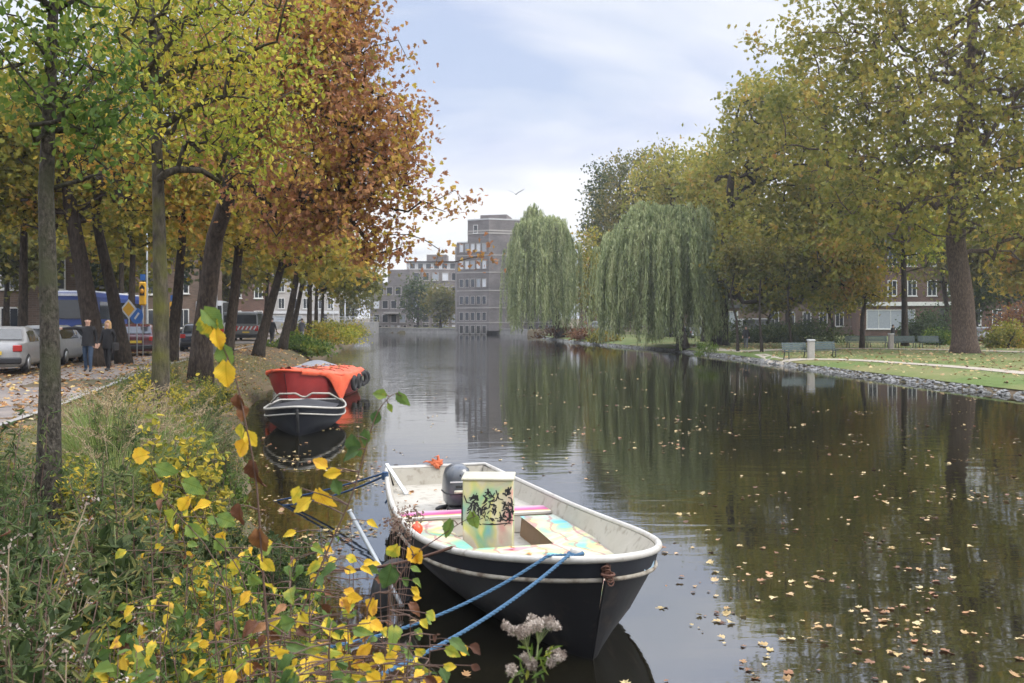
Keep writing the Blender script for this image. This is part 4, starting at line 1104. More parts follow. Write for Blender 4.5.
def red_barge(tyre):
    bow = Vector((gx(284, 31.8), 31.8, 0)); st = Vector((gx(336, 38.5), 38.5, 0)); d = bow - st; ang = math.atan2(d.y, d.x); L = d.length
    t0, D = boat('red_barge', 'red work barge with orange tarpaulin moored behind the small navy boat', st, ang, L, 1.25, M['hull_red'], M['tarp_orange'], M['black'],
                 sheer=(.82, .78, 1.12), full=2.3, pw=.55, rake=.6, floor=.25, low=.8, rail_r=.045, n=26)
    half, xp, zs = D['half'], D['xp'], D['zs']
    # tarpaulin draped over a ridge, one corner hanging down the near side
    nx, ny = 44, 26; V = []
    for i in range(nx):
        t = .03 + .93 * i / (nx - 1)
        for j in range(ny):
            s = -1 + 2 * j / (ny - 1); b = half(t) + .05
            over = .0
            # how far the sheet hangs on the side towards the water
            hang = .14 + (.85 * max(0, 1 - abs(t - .62) / .16)) + .25 * max(0, 1 - abs(t - .25) / .3)
            side = 1 if s > 0 else -1
            a = abs(s)
            hg = hang if side > 0 else .12
            if a < .8:
                y = side * b * a / .8; ridge = .14 * (1 - (a / .8) ** 2) * (.4 + .6 * math.sin(PI * min(1, t * 1.1)))
                z = zs(t) + .05 + ridge + .09 * noise.noise(Vector((t * 14, s * 3, 0)))
            else:
                u = (a - .8) / .2; y = side * (b + .05 * math.sin(u * 3) + .03 * noise.noise(Vector((t * 15, 2, u * 2)))); z = zs(t) + .05 - u * hg
            V.append((xp(t, zs(t)), y, z + .05 * abs(noise.noise(Vector((t * 9 + s * 6, s * 2.2, 9)))) + .05 * noise.noise(Vector((t * 30, s * 9, 5)))))
    Fc = [(i * ny + j, (i + 1) * ny + j, (i + 1) * ny + j + 1, i * ny + j + 1) for i in range(nx - 1) for j in range(ny - 1)]
    # doubled sheet so that it has a thickness
    V2 = [(a, b * .985, c - .012) for a, b, c in V]; k = len(V)
    mb = MB(); mb.add(V + V2, Fc + [tuple(k + q for q in reversed(f)) for f in Fc], 0, True); mb.build('tarpaulin', [M['tarp_orange']], t0)
    for i, t in enumerate((.2, .34, .5, .68)):
        mb = MB(); mb.tube([(xp(t, zs(t)), -half(t) - .07, zs(t) - .15), (xp(t, zs(t)), -half(t) * .6, zs(t) + .16), (xp(t + .02, zs(t)), 0, zs(t) + .27), (xp(t, zs(t)), half(t) * .6, zs(t) + .17), (xp(t, zs(t)), half(t) + .08, zs(t) - .15)], .012, 5); mb.build('lashing', [M['rope_brown']], t0)
    Q = np.array([(xp(t, .8), half(t) * s, zs(t) + .27 - .14 * s * s) for t, s in zip(rng.uniform(.1, .9, 120), rng.uniform(-.75, .75, 120))]); link('wet_leaves', leaves_mesh('wet_leaves', Q, .09, T_MAPLE, tilt=.3), M['leaf_litter'], t0)
    mb = MB()
    for sd in (-1, 1): mb.tube([(xp(t, .05), sd * (half(t) * (.8 - .4 * max(0, t - .5)) + .012), .06) for t in D['ts'] if t < .9], .03, 5)
    mb.build('waterline_scum', [plainc2('scum', (.035, .035, .022))], t0)
    Mx = Matrix.Translation(st) @ Matrix.Rotation(ang, 4, 'Z')
    for i, t in enumerate((.42, .30, .15, .08)):
        tyre((xp(t, .7), (half(t) + .12), .48 + .02 * i), (0, 1, 0) if i < 2 else (-.3 + .3 * i, .8, 0), .21, .075, None, t0, 'tyre_fender', (xp(t, .7), half(t) + .02, .80))
    # pale boat cover further up the bank side
    s2 = Vector((gx(300, 44), 44, 0)); 
    t1, D1 = boat('covered_boat', 'boat under a pale grey peaked cover moored behind the red barge', (gx(330, 46), 46, 0), R(-100), 4.4, .8, M['white_hull'], M['lightgrey'], M['lightgrey'],
                  sheer=(.5, .48, .65), full=2.3, pw=.6, floor=.2, n=20)
    rings = []
    for i in range(12):
        t = .02 + .94 * i / 11; b = D1['half'](t) + .03; z = D1['zs'](t) + .03; rg = .42 * math.sin(PI * min(1, .15 + t * .85))
        rings.append([(D1['xp'](t, z), -b, z - .08), (D1['xp'](t, z), -b * .5, z + rg * .55), (D1['xp'](t, z), 0, z + rg), (D1['xp'](t, z), b * .5, z + rg * .55), (D1['xp'](t, z), b, z - .08)])
    mb = MB(); mb.loft(rings, 0, True, closed=False); mb.build('cover', [plain('cover_pale', (.20, .21, .24), .6)], t1)

outboard(); console_box(); boat_extras(); tyre_fn = ropes(); small_boat(); red_barge(tyre_fn)
# ------------------------------------------------------------------ buildings
M['tower_brick'] = brick_mat('tower_brick', (.155, .145, .145), (.20, .185, .185), (.2, .195, .195))
M['grey_brick'] = brick_mat('grey_brick', (.17, .155, .15), (.22, .20, .195), (.22, .21, .21))
M['red_brick'] = brick_mat('red_brick', (.105, .06, .045), (.15, .085, .062), (.15, .13, .12))
M['brown_brick'] = brick_mat('brown_brick', (.12, .085, .065), (.17, .12, .09), (.18, .16, .14))
M['white_trim'] = plain('white_trim', (.62, .62, .6), .6)
M['band'] = plain('band', (.36, .34, .32), .8)
M['glass'] = plain('glass', (.03, .035, .042), .08, spec=.9, bump=0)
M['glass_pale'] = plain('glass_pale', (.30, .33, .37), .12, spec=.8, bump=0)
M['roof_dark'] = plain('roof_dark', (.05, .05, .055), .7)
M['roof_tile'] = plain('roof_tile', (.16, .07, .045), .8)
M['blind'] = plain('blind', (.6, .62, .66), .5)

def window(parent, c, yaw, w, h, glass='glass', frame='white_trim', mull=1, sill=True):
    """frame proud of the wall; c is on the wall face, yaw = direction of the outward normal"""
    Rz = Matrix.Rotation(yaw, 3, 'Z'); mb = MB(); ft = .09
    def bx(x, z, sx, sz, d=.10, off=.03, m=0): mb.box(Vector(c) + Rz @ Vector((off, x, z)), (d, sx, sz), m, Rz)
    bx(0, h / 2 + .02, w + ft, ft); bx(0, -h / 2 - .02, w + ft, ft)
    bx(-w / 2, 0, ft, h - .05, off=.032); bx(w / 2, 0, ft, h - .05, off=.032)
    for k in range(mull): bx(-w / 2 + w * (k + 1) / (mull + 1), 0, .06, h - .05, .06, .034)
    if sill: bx(0, -h / 2 - .11, w + .3, .08, .2, .06)
    f = mb.build('window', [M[frame]], parent)
    g = MB(); g.box(Vector(c) + Rz @ Vector((.006, 0, 0)), (.03, w - .04, h - .04), 0, Rz)
    g.build('pane', [M[glass]], f)
    return f

def facade(parent, a, b, z0, rows, cols, w, h, margin=1.2, glassf=None, base=0, **kw):
    """windows in a grid on the wall from a to b; outward normal lies to the right of a->b"""
    a = Vector((a[0], a[1], 0)); b = Vector((b[0], b[1], 0)); d = (b - a); L = d.length; d.normalize(); nrm = Vector((d.y, -d.x, 0)); yaw = math.atan2(nrm.y, nrm.x)
    for r, z in enumerate(rows):
        for k in range(cols):
            u = margin + (L - 2 * margin) * (k + .5) / cols
            p = a + d * u + Vector((0, 0, z))
            g = glassf(r, k) if glassf else 'glass'
            if g: window(parent, p, yaw, w, h, g, **kw)

def tower():
    D = 172.; x0 = gx(457, D)
    o = Vector((x0, D, .9)); t = thing('apartment_tower', 'tall grey brick apartment tower with stepped top at the far end of the canal', 'building', o)
    hh = lambda py: 2.8 + (HY - py) / F * D - .9
    A = (0, 0); B = (5.6, -3.2); C = (11.6, -1.2); Dd = (17.5, 5); E = (14, 16); G = (-1, 12)
    A1 = (1.9, -1.09)
    mb = MB()
    top = hh(221); low = hh(243)
    mb.prism([A, A1, (3, 12), G], -.3, low); mb.prism([A1, B, C, Dd, E, (3, 12)], -.3, top)
    mb.build('wall', [M['tower_brick']], t)
    mb = MB(); mb.prism([(4, 1), (8.6, -.4), (9.5, 6), (5, 7)], top, top + 1.1); mb.build('roof_box', [M['grey_brick']], t)
    mb = MB()
    def bandline(p, q, z, hgt=.16):
        p = Vector((*p, z)); q = Vector((*q, z)); d = q - p; L = d.length; ang = math.atan2(d.y, d.x); mb.box((p + q) / 2, (L + .02, .12, hgt), 0, Matrix.Rotation(ang, 3, 'Z'))
    zs_ = [hh(py) for py in (330, 317, 301, 284, 266, 249)]
    for z in [hh(py) for py in (322.5, 308, 291, 273, 256)]:
        for p, q in ((A, B), (B, C), (C, Dd)): bandline(p, q, z)
    for z in (hh(232), hh(234.5)):
        for p, q in ((A1, B), (B, C), (C, Dd)): bandline(p, q, z, .25)
    mb.build('band_course', [M['band']], t)
    mb = MB()
    for poly, z in (([A, A1], low), ([A1, B, C, Dd], top)):
        for p, q in zip(poly[:-1], poly[1:]): bandline(p, q, z + .05, .22)
    mb.build('parapet', [M['lightgrey']], t)
    pale = lambda r, k: 'glass' if r < 3 or (r == 3 and k < 3) else 'glass_pale' if (r + k) % 3 == 0 else 'blind'
    mg = lambda r, k: None if False else pale(r, k)
    facade(t, A, B, 0, [z + .1 for z in zs_], 5, .78, 1.35, margin=.35, glassf=mg, mull=0, sill=False, frame='band')
    facade(t, C, Dd, 0, [z for z in zs_], 3, 1.3, 1.5, margin=.4, glassf=pale, sill=False, frame='band')
    facade(t, B, C, 0, [z for z in zs_], 1, .01, .01, glassf=lambda r, k: None)
    facade(t, (8.6, -2.2), C, 0, [z for z in zs_], 1, 1.2, 1.4, margin=.2, glassf=pale, sill=False)
    facade(t, (2.2, -1.26), (4.4, -2.51), 0, [hh(233) - 2.1 + 2.6], 1, .8, 1.3, glassf=pale, margin=.2, mull=0)
    return t

def long_block():
    D = 206.; o = Vector((gx(370, D), D, .9)); t = thing('apartment_block', 'long low grey brick apartment block behind the far quay', 'building', o)
    hh = lambda py: 2.8 + (HY - py) / F * D - .9
    W = (457 - 370) / F * D + 3
    P0 = (0, 0); P1 = (W * .40, -2.4); P2 = (W, -1.2)
    mb = MB(); mb.prism([P0, P1, (P1[0], 12), (0, 12)], -.3, hh(283)); mb.prism([(3.8, -.95), P1, P2, (W, 12), (3.8, 11.9)], hh(283) - .1, hh(270)); mb.prism([P1, P2, (W, 12), (P1[0], 12.0)], -.3, hh(283) - .11)
    mb.build('wall', [M['grey_brick']], t)
    mb = MB(); mb.prism([(7.5, .6), (W * .95, .8), (W * .95, 10), (7.5, 10)], hh(270), hh(262)); mb.build('attic', [M['lightgrey']], t)
    mb = MB(); mb.prism([(7.1, .2), (W, .3), (W, 10.4), (7.1, 10.4)], hh(262), hh(261)); mb.build('roof', [M['roof_dark']], t)
    mb = MB(); mb.prism([(W * .55, 2), (W * .75, 2), (W * .75, 8), (W * .55, 8)], hh(261), hh(254)); mb.build('roof_box', [M['grey_brick']], t)
    g = lambda r, k: ['glass', 'glass', 'blind', 'glass', 'glass_pale'][(r * 2 + k * 3) % 5]
    facade(t, P0, P1, 0, [hh(318.5), hh(304.6)], 4, 1.25, 1.55, margin=.5, glassf=g, mull=0, frame='band'); facade(t, P0, P1, 0, [hh(328.5)], 6, .7, 1.3, margin=.3, glassf=g, mull=0, frame='band')
    facade(t, P0, P1, 0, [hh(291)], 3, 1.25, 1.5, margin=1.5, glassf=g, mull=0, frame='band')
    facade(t, P1, P2, 0, [hh(328.5), hh(318.5), hh(304.6), hh(291), hh(277)], 6, 1.25, 1.55, margin=.4, glassf=g, mull=0, frame='band')
    facade(t, (7.5, .6), (W * .95, .8), 0, [hh(266)], 7, 1.1, 1.1, margin=.4, glassf=lambda r, k: 'glass', mull=0, sill=False)
    mb = MB(); mb.prism([(3.2, -3.0), (6.6, -3.2), (6.6, -1.0), (3.2, -.5)], hh(313.6), hh(312.6)); mb.build('balcony', [M['band']], t)
    return t

def house_row(name_label, x, y, rotz, W, Hh, fl, cols, wall, trim='white_trim', shop=True, gable=False, depth=9, kind='row_house', roof='roof_dark'):
    t = thing(kind, name_label, 'house', (x, y, .9), rotz)
    mb = MB(); mb.prism([(-W / 2, 0), (W / 2, 0), (W / 2, depth), (-W / 2, depth)], -.4, Hh); mb.build('wall', [M[wall]], t)
    mb = MB()
    mb.add([(-W / 2 - .25, -.35, Hh), (W / 2 + .25, -.35, Hh), (W / 2 + .25, depth / 2, Hh + 2.6), (-W / 2 - .25, depth / 2, Hh + 2.6), (W / 2 + .25, depth + .3, Hh), (-W / 2 - .25, depth + .3, Hh)],
           [(0, 1, 2, 3), (3, 2, 4, 5), (0, 3, 5), (1, 4, 2), (0, 5, 4, 1)], 0)
    r = mb.build('roof', [M[roof]], t)
    mb = MB(); mb.box((W * .3, depth * .5, Hh + 2.9), (.7, .7, 1.4)); mb.build('chimney', [M[wall]], r)
    mb = MB(); mb.box((0, -.10, Hh - .2), (W + .1, .25, .35)); mb.build('cornice', [M[trim]], t)
    fh = Hh / fl
    for f in range(1 if shop else 0, fl):
        facade(t, (-W / 2, 0), (W / 2, 0), 0, [fh * (f + .5)], cols, 1.05, min(1.9, fh * .6), margin=.5, mull=1)
    if shop:
        mb = MB(); mb.box((0, -.12, fh * .97), (W - .3, .28, .5)); mb.build('fascia', [M[trim]], t)
        window(t, (-W * .2, 0, fh * .45), -PI / 2, W * .45, fh * .62, 'glass_pale', mull=3)
        mb = MB(); mb.box((W * .3, -.03, fh * .42), (1.1, .1, fh * .8)); d = mb.build('door', [M['roof_dark']], t)
        mb = MB(); mb.box((W * .3 + .4, -.11, fh * .4), (.05, .06, .14)); mb.build('handle', [M['metal']], d)
    return t

def bridge():
    t = thing('bridge', 'low grey stone bridge over the side canal at the far left bank', 'bridge', (-33, 178, 0))
    L = 17
    mb = MB(); n = 14; V = []
    arch = []
    for i in range(n + 1):
        x = -L / 2 + L * i / n; inside = abs(x) < 6; z = 1.15 - 1.1 * (x / 6) ** 2 * 1.0 if inside else -.5
        arch.append((x, max(-.5, z)))
    for y in (-3, 3):
        for (x, z) in arch: V += [(x, y, z), (x, y, 2.1)]
    k = 2 * (n + 1); Fc = []
    for i in range(n):
        a = 2 * i; Fc += [(a, a + 2, a + 3, a + 1), (k + a, k + a + 1, k + a + 3, k + a + 2), (a, k + a, k + a + 2, a + 2), (a + 1, a + 3, k + a + 3, k + a + 1)]
    mb.add(V, Fc); mb.box((-L / 2, 0, .8), (.5, 6.2, 2.7)); mb.box((L / 2, 0, .8), (.5, 6.2, 2.7)); mb.build('arch', [M['quay']], t)
    for y in (-2.9, 2.9):
        mb = MB()
        for i in range(12): mb.box((-L / 2 + L * i / 11, y, 2.55), (.08, .08, .9))
        mb.tube([(-L / 2, y, 3.0), (L / 2, y, 3.0)], .05, 6); mb.tube([(-L / 2, y, 2.55), (L / 2, y, 2.55)], .03, 6); mb.build('railing', [M['galv']], t)

def quay_wall():
    line = SH[(SH[:, 1] > 160) & ~isleft | ((SH[:, 1] > 185))]
    line = np.array([p for p in line if p[1] > 158]); mb = MB(); rings = []
    for i, p in enumerate(line):
        a = line[max(0, i - 1)]; b = line[min(len(line) - 1, i + 1)]; d = (b - a) / (np.linalg.norm(b - a) + 1e-9); n = np.array([-d[1], d[0]])
        q0 = p - n * .08; q1 = p + n * .5
        rings.append([(q0[0], q0[1], -.5), (q0[0], q0[1], .78), (q0[0] - n[0] * .08, q0[1] - n[1] * .08, .8), (q0[0] - n[0] * .08, q0[1] - n[1] * .08, .98), (q1[0], q1[1], .98), (q1[0], q1[1], -.5)])
    mb.loft(rings, 0, False, True, True, True)
    tag(mb.build('quay_wall', [M['quay']]), 'straight grey stone quay wall along the far end of the canal', 'wall')

def revetment():
    """rubble facing of the right bank: many stones in one wall"""
    idx = [i for i in range(len(SH)) if (not isleft[i]) and 14 < SH[i, 1] < 150]
    V = []; Fc = []; base = 0
    ico = []
    ph = (1 + 5 ** .5) / 2
    ico_v = np.array([(-1, ph, 0), (1, ph, 0), (-1, -ph, 0), (1, -ph, 0), (0, -1, ph), (0, 1, ph), (0, -1, -ph), (0, 1, -ph), (ph, 0, -1), (ph, 0, 1), (-ph, 0, -1), (-ph, 0, 1)], float); ico_v /= np.linalg.norm(ico_v[0])
    ico_f = np.array([(0, 11, 5), (0, 5, 1), (0, 1, 7), (0, 7, 10), (0, 10, 11), (1, 5, 9), (5, 11, 4), (11, 10, 2), (10, 7, 6), (7, 1, 8), (3, 9, 4), (3, 4, 2), (3, 2, 6), (3, 6, 8), (3, 8, 9), (4, 9, 5), (2, 4, 11), (6, 2, 10), (8, 6, 7), (9, 8, 1)])
    c = []
    for i in idx:
        p = SH[i]; a = SH[i - 1]; L = np.linalg.norm(p - a); d = (p - a) / (L + 1e-9); n = np.array([-d[1], d[0]])
        for k in range(int(L * 16) + 1):
            s = rng.uniform(-.16, .26); q = a + d * rng.uniform(0, L) + n * s
            c.append((q[0], q[1], np.interp(s, [-.25, 0, .3, .9], [-.05, .02, .2, .3])))
    c = np.array(c); n = len(c); sz = rng.uniform(.045, .13, n)
    sc = np.stack([sz * rng.uniform(.8, 1.5, n), sz * rng.uniform(.8, 1.4, n), sz * rng.uniform(.45, .8, n)], 1)
    Rm = rand_rot(n, .25); Vv = np.repeat(ico_v[None], n, 0) * (1 + rng.uniform(-.2, .2, (n, 12, 1))) * sc[:, None, :]
    Vv = np.einsum('nij,nkj->nki', Rm, Vv) + c[:, None, :]
    FF = ico_f[None] + (np.arange(n) * 12)[:, None, None]
    tag(link('stone_revetment', np_mesh('stone_revetment', Vv.reshape(-1, 3), FF.reshape(-1, 3)), M['rubble']), 'rubble stone edging heaped along the waterline of the park bank', 'stone edging', kind='stuff')

# ------------------------------------------------------------------ park furniture
def bench(label, loc, rotz, group):
    t = thing('park_bench', label, 'bench', loc, rotz, group)
    m = plain('bench_green', (.045, .075, .075), .5) if 'bench_green' not in M else M['bench_green']; M['bench_green'] = m
    mb = MB()
    for k in range(4): mb.box((0, -.2 + .13 * k, .45), (1.7, .10, .035), bev=.006)
    mb.build('seat', [m], t)
    mb = MB()
    for k in range(4): mb.box((0, .27 + .03 * k, .56 + .115 * k), (1.7, .03, .095), rot=Matrix.Rotation(R(-14), 3, 'X'))
    mb.build('backrest', [m], t)
    for sx in (-1, 1):
        mb = MB(); mb.tube([(sx * .7, -.22, -.05), (sx * .7, -.2, .42), (sx * .7, .24, .42), (sx * .7, .38, .95)], .03, 6); mb.tube([(sx * .7, .22, .42), (sx * .7, .34, -.05)], .03, 6)
        mb.build('leg', [M['black']], t)
    return t

def stone_pillar(label, loc, h, w):
    t = thing('stone_pillar', label, 'pillar', loc)
    mb = MB(); mb.box((0, 0, h / 2 - .1), (w, w, h + .2), bev=.03); mb.build('shaft', [plain('pillar', (.36, .34, .31), .9)], t)
    mb = MB(); mb.box((0, 0, h + .05), (w * 1.15, w * 1.15, .1), bev=.02); mb.build('cap', [M['lightgrey']], t)

def rail_fence(label, pts, h=.75):
    t = thing('low_fence', label, 'fence', (pts[0][0], pts[0][1], pts[0][2]))
    o = Vector(pts[0])
    for p in pts:
        q = Vector(p) - o; mb = MB(); mb.tube([q - Vector((0, 0, .1)), q + Vector((0, 0, h))], .045, 6); mb.build('post', [M['black']], t)
    mb = MB(); mb.tube([Vector(p) - o + Vector((0, 0, h * .92)) for p in pts], .025, 6); mb.tube([Vector(p) - o + Vector((0, 0, h * .5)) for p in pts], .018, 6); mb.build('rail', [M['galv']], t)

def lamp_post(label, loc, h=6.5, rotz=0, group=None):
    t = thing('street_lamp', label, 'street lamp', loc, rotz, group)
    mb = MB(); mb.lathe([(.13, -.1), (.12, .8), (.08, 1.0), (.06, h * .6), (.045, h)], 10); mb.build('pole', [M['galv']], t)
    mb = MB(); mb.tube([(0, 0, h - .1), (.15, 0, h + .1), (.7, 0, h + .18)], .03, 6); mb.build('arm', [M['galv']], t)
    mb = MB(); mb.lathe([(.01, h + .28), (.16, h + .22), (.2, h + .12), (.05, h + .08)], 10, c=(.85, 0, 0)); mb.build('lamp_head', [M['lightgrey']], t)

# ------------------------------------------------------------------ vehicles (x forward)
def car(label, loc, rotz, paint, L=4.1, W=1.7, Ht=1.45, kind='hatchback', plate='yellow', group=None, name='parked_car'):
    t = thing(name, label, 'car' if kind != 'van' else 'van', loc, rotz, group)
    belt = .92 if kind != 'van' else 1.15; w = W / 2
    if kind == 'hatchback': st = [(-.50, .55, .62, .0), (-.49, .86, .90, .0), (-.47, .93, .96, .12), (-.40, .93, Ht - .08, 1), (-.28, .92, Ht, 1), (0, .92, Ht, 1), (.12, .92, Ht - .06, 1), (.27, .92, .97, .15), (.40, .86, .88, 0), (.48, .70, .72, 0), (.50, .5, .52, 0)]
    elif kind == 'sedan': st = [(-.50, .55, .62, 0), (-.49, .9, .93, 0), (-.34, .95, .98, .1), (-.22, .93, Ht - .04, 1), (-.1, .92, Ht, 1), (.05, .92, Ht - .02, 1), (.13, .92, Ht - .1, 1), (.27, .92, .96, .15), (.40, .85, .87, 0), (.48, .7, .72, 0), (.50, .5, .52, 0)]
    else: st = [(-.50, .6, .7, 0), (-.497, 1.12, 1.2, .2), (-.485, belt, Ht - .1, 1), (-.45, belt, Ht, 1), (0, belt, Ht, 1), (.22, belt, Ht - .04, 1), (.36, belt, 1.22, .2), (.46, .95, .98, 0), (.495, .7, .72, 0), (.5, .5, .52, 0)]
    rings = []
    def sec(s):
        x, bz, rz, g = s; x *= L; taper = 1 - .10 * max(0, abs(x / L) - .38) / .12; ww = w * taper; rw = ww * (.80 if kind != 'van' else .90)
        rwx = ww * (1 - g) * .97 + rw * g
        half = [(0, .22), (ww * .9, .22), (ww * .99, .34), (ww, .62 if bz > .62 else bz * .9), (ww * .97, bz), (rwx, rz - .04 if g > .5 else rz), (rwx * .8, rz + .015), (0, rz + .03)]
        return x, half
    for s in st:
        x, hf = sec(s); rings.append([(x, y, z) for y, z in hf] + [(x, -y, z) for y, z in reversed(hf[1:-1])])
    mb = MB(); mb.loft(rings, 0, True, True, True, True); mb.build('body', [paint], t)
    # glass laid 8 mm proud of the body between belt and roof
    gi = [i for i, s in enumerate(st) if s[3] == 1]
    for sd in (-1, 1):
        mb = MB(); V = []
        a = gi[0]; b = gi[-1]
        pts = []
        for i in gi:
            x, hf = sec(st[i]); pts.append((x, hf[4], hf[5]))
        for x, lo, hi in pts:
            V += [(x, sd * (lo[0] * .985 + .008 + .002), lo[1] + .05), (x, sd * (hi[0] + .022), hi[1] - .07)]
        mb.add(V, [(2 * i, 2 * i + 2, 2 * i + 3, 2 * i + 1) for i in range(len(pts) - 1)], 0); mb.build('side_window', [M['glass']], t)
    for nm, i0, i1 in (('rear_window', gi[0] - 1, gi[0]), ('windscreen', gi[-1] + 1, gi[-1])):
        xa, ha = sec(st[i0]); xb, hb = sec(st[i1]); sg = -1 if nm == 'rear_window' else 1
        lo = Vector((xa, 0, ha[-1][1])); hi = Vector((xb, 0, hb[-1][1])); d = hi - lo; nrm = Vector((-d.z, 0, d.x)) if sg < 0 else Vector((d.z, 0, -d.x)); nrm.normalize(); nrm *= .03
        l = lo + d * .08 + nrm; h_ = hi - d * .16 + nrm; wa = w * .80; wb = w * (.70 if kind != 'van' else .78)
        mb = MB(); mb.add([(l.x, -wa, l.z), (l.x, wa, l.z), (h_.x, wb, h_.z), (h_.x, -wb, h_.z)], [(0, 1, 2, 3)], 0); mb.build(nm, [M['glass']], t)
    for sd in (-1, 1):
        mb = MB(); mb.box((-L * .495, sd * w * .80, .80 if kind != 'van' else .95), (.08, .26, .2 if kind != 'van' else .4), bev=.02); mb.build('tail_light', [plainc('tail_red', (.38, .02, .015), .2)], t)
        mb = MB(); mb.box((L * .475, sd * w * .72, .66), (.12, .34, .15), bev=.03); mb.build('headlight', [M['glass_pale']], t)
        mb = MB(); mb.box((.14 * L, sd * (w + .09), .98), (.09, .16, .12), bev=.02); mb.build('wing_mirror', [paint], t)
        for sx in (-.31, .32):
            mb = MB(); mb.lathe([(.20, -.1), (.30, -.1), (.315, -.06), (.315, .06), (.30, .1), (.20, .1)], 18, c=(sx * L, sd * (w - .09), .315), axis='y'); wh = mb.build('wheel', [M['rubber']], t)
            mb = MB(); mb.lathe([(.01, 0), (.19, .0), (.2, .03), (.2, .05)] if sd > 0 else [(.2, -.05), (.2, -.03), (.19, 0), (.01, 0)], 14, c=(sx * L, sd * (w - .02), .315), axis='y'); mb.build('rim', [M['metal']], wh)
    mb = MB(); mb.box((-L * .497, 0, .42), (.14, W * .94, .2), bev=.04); mb.build('rear_bumper', [M['black'] if plate != 'none' else paint], t)
    mb = MB(); mb.box((L * .492, 0, .42), (.14, W * .94, .2), bev=.04); mb.build('front_bumper', [paint], t)
    mb = MB(); mb.box((-L * .5 - .035, 0, .66), (.015, .5, .11)); mb.build('number_plate', [plainc('plate_yellow', (.62, .45, .05), .4)], t)
    return t

def plainc(n, c, r=.5, **k):
    if n not in M: M[n] = plain(n, c, r, **k)
    return M[n]

def bus(label, loc, rotz):
    t = thing('parked_bus', label, 'bus', loc, rotz)
    mb = MB(); L, W, Ht = 11, 2.5, 3.1; rings = []
    for x, k in ((-5.5, .93), (-5.42, .98), (-5.2, 1), (5.2, 1), (5.45, .96)):
        w = W / 2 * k; rings.append([(x, -w, .35), (x, w, .35), (x, w, 1.2), (x, w * .99, Ht - .25), (x, w * .9, Ht * (.5 + .5 * k)), (x, -w * .9, Ht * (.5 + .5 * k)), (x, -w * .99, Ht - .25), (x, -w, 1.2)])
    mb.loft(rings, 0, False, True, True, True); mb.build('body', [plainc('bus_blue', (.02, .05, .22), .35)], t)
    mb = MB(); mb.box((0, 0, Ht + .03), (10.2, 2.2, .12), bev=.03); mb.box((-5.52, 0, 2.98), (.06, 2.1, .14)); mb.build('roof', [M['blind']], t)
    mb = MB(); mb.box((-5.54, 0, 2.2), (.03, 2.0, 1.0), bev=.01); mb.build('rear_window', [M['glass']], t)
    for sd in (-1, 1):
        mb = MB(); mb.box((0, sd * 1.245, 2.15), (9.6, .03, .95)); mb.build('side_window', [M['glass']], t)
        mb = MB(); mb.box((-5.53, sd * .95, 2.82), (.05, .2, .14)); mb.build('tail_light', [lamp_red()], t)
        for sx in (-3.2, 3.5):
            mb = MB(); mb.lathe([(.3, -.14), (.48, -.14), (.5, 0), (.48, .14), (.3, .14)], 18, c=(sx, sd * 1.13, .5), axis='y'); mb.build('wheel', [M['rubber']], t)
    return t

def lamp_red():
    if 'lamp_red' not in M:
        m, nt, nd, lk = newmat('lamp_red'); b = nd.new('ShaderNodeBsdfPrincipled'); b.inputs['Base Color'].default_value = (.5, .02, .02, 1)
        b.inputs['Emission Color'].default_value = (1, .05, .05, 1); b.inputs['Emission Strength'].default_value = 1.2
        o = nd.new('ShaderNodeOutputMaterial'); lk.new(b.outputs[0], o.inputs[0]); M['lamp_red'] = m
    return M['lamp_red']

def sign_post(kind, label, loc, h, rotz=0):
    t = thing('traffic_sign', label, 'traffic sign', loc, rotz)
    t.scale = (.72, .72, .92) if kind == 'beacon' else (.8, .8, .97)
    mb = MB(); mb.tube([(0, 0, -.1), (0, 0, h + .3)], .035, 8); mb.build('post', [M['galv']], t)
    mb = MB()
    if kind == 'diamond':
        mb.box((0, -.05, h), (.62, .02, .62), 0, Matrix.Rotation(PI / 4, 3, 'Y')); mb.build('sign_plate', [M['blind']], t)
        mb = MB(); mb.box((0, -.068, h), (.46, .012, .46), 0, Matrix.Rotation(PI / 4, 3, 'Y')); mb.build('sign_face', [plainc('sign_yellow', (.70, .38, .02), .4)], t)
    elif kind == 'round':
        mb.lathe([(.01, -.07), (.36, -.07), (.36, -.05), (.01, -.05)], 20, c=(0, 0, h), axis='y', smooth=False); mb.build('sign_plate', [plainc('sign_blue', (.03, .13, .42), .4)], t)
        mb = MB(); mb.box((.02, -.085, h), (.09, .015, .36), 0, Matrix.Rotation(R(40), 3, 'Y')); mb.build('arrow', [M['blind']], t)
    elif kind == 'beacon':
        mb.box((0, -.05, h), (.42, .22, 1.15), bev=.06); mb.build('backing_board', [plainc('sign_yellow', (.70, .38, .02), .4)], t)
        mb = MB(); mb.add([(-.16, -.175, h - .1), (.16, -.175, h - .1), (.16, -.175, h + .3), (0, -.175, h + .45), (-.16, -.175, h + .3)], [(0, 1, 2, 3, 4)]); mb.build('board_mark', [M['black']], t)
        mb = MB(); mb.lathe([(.01, -.2), (.12, -.2), (.12, -.16), (.01, -.16)], 14, c=(0, 0, h + .12), axis='y'); mb.build('lamp', [plainc('amber', (.75, .33, .02), .3)], t)
        mb = MB(); mb.box((0, -.04, h + .80), (.32, .03, .30)); mb.build('sign_plate', [plainc('sign_blue', (.03, .13, .42), .4)], t)

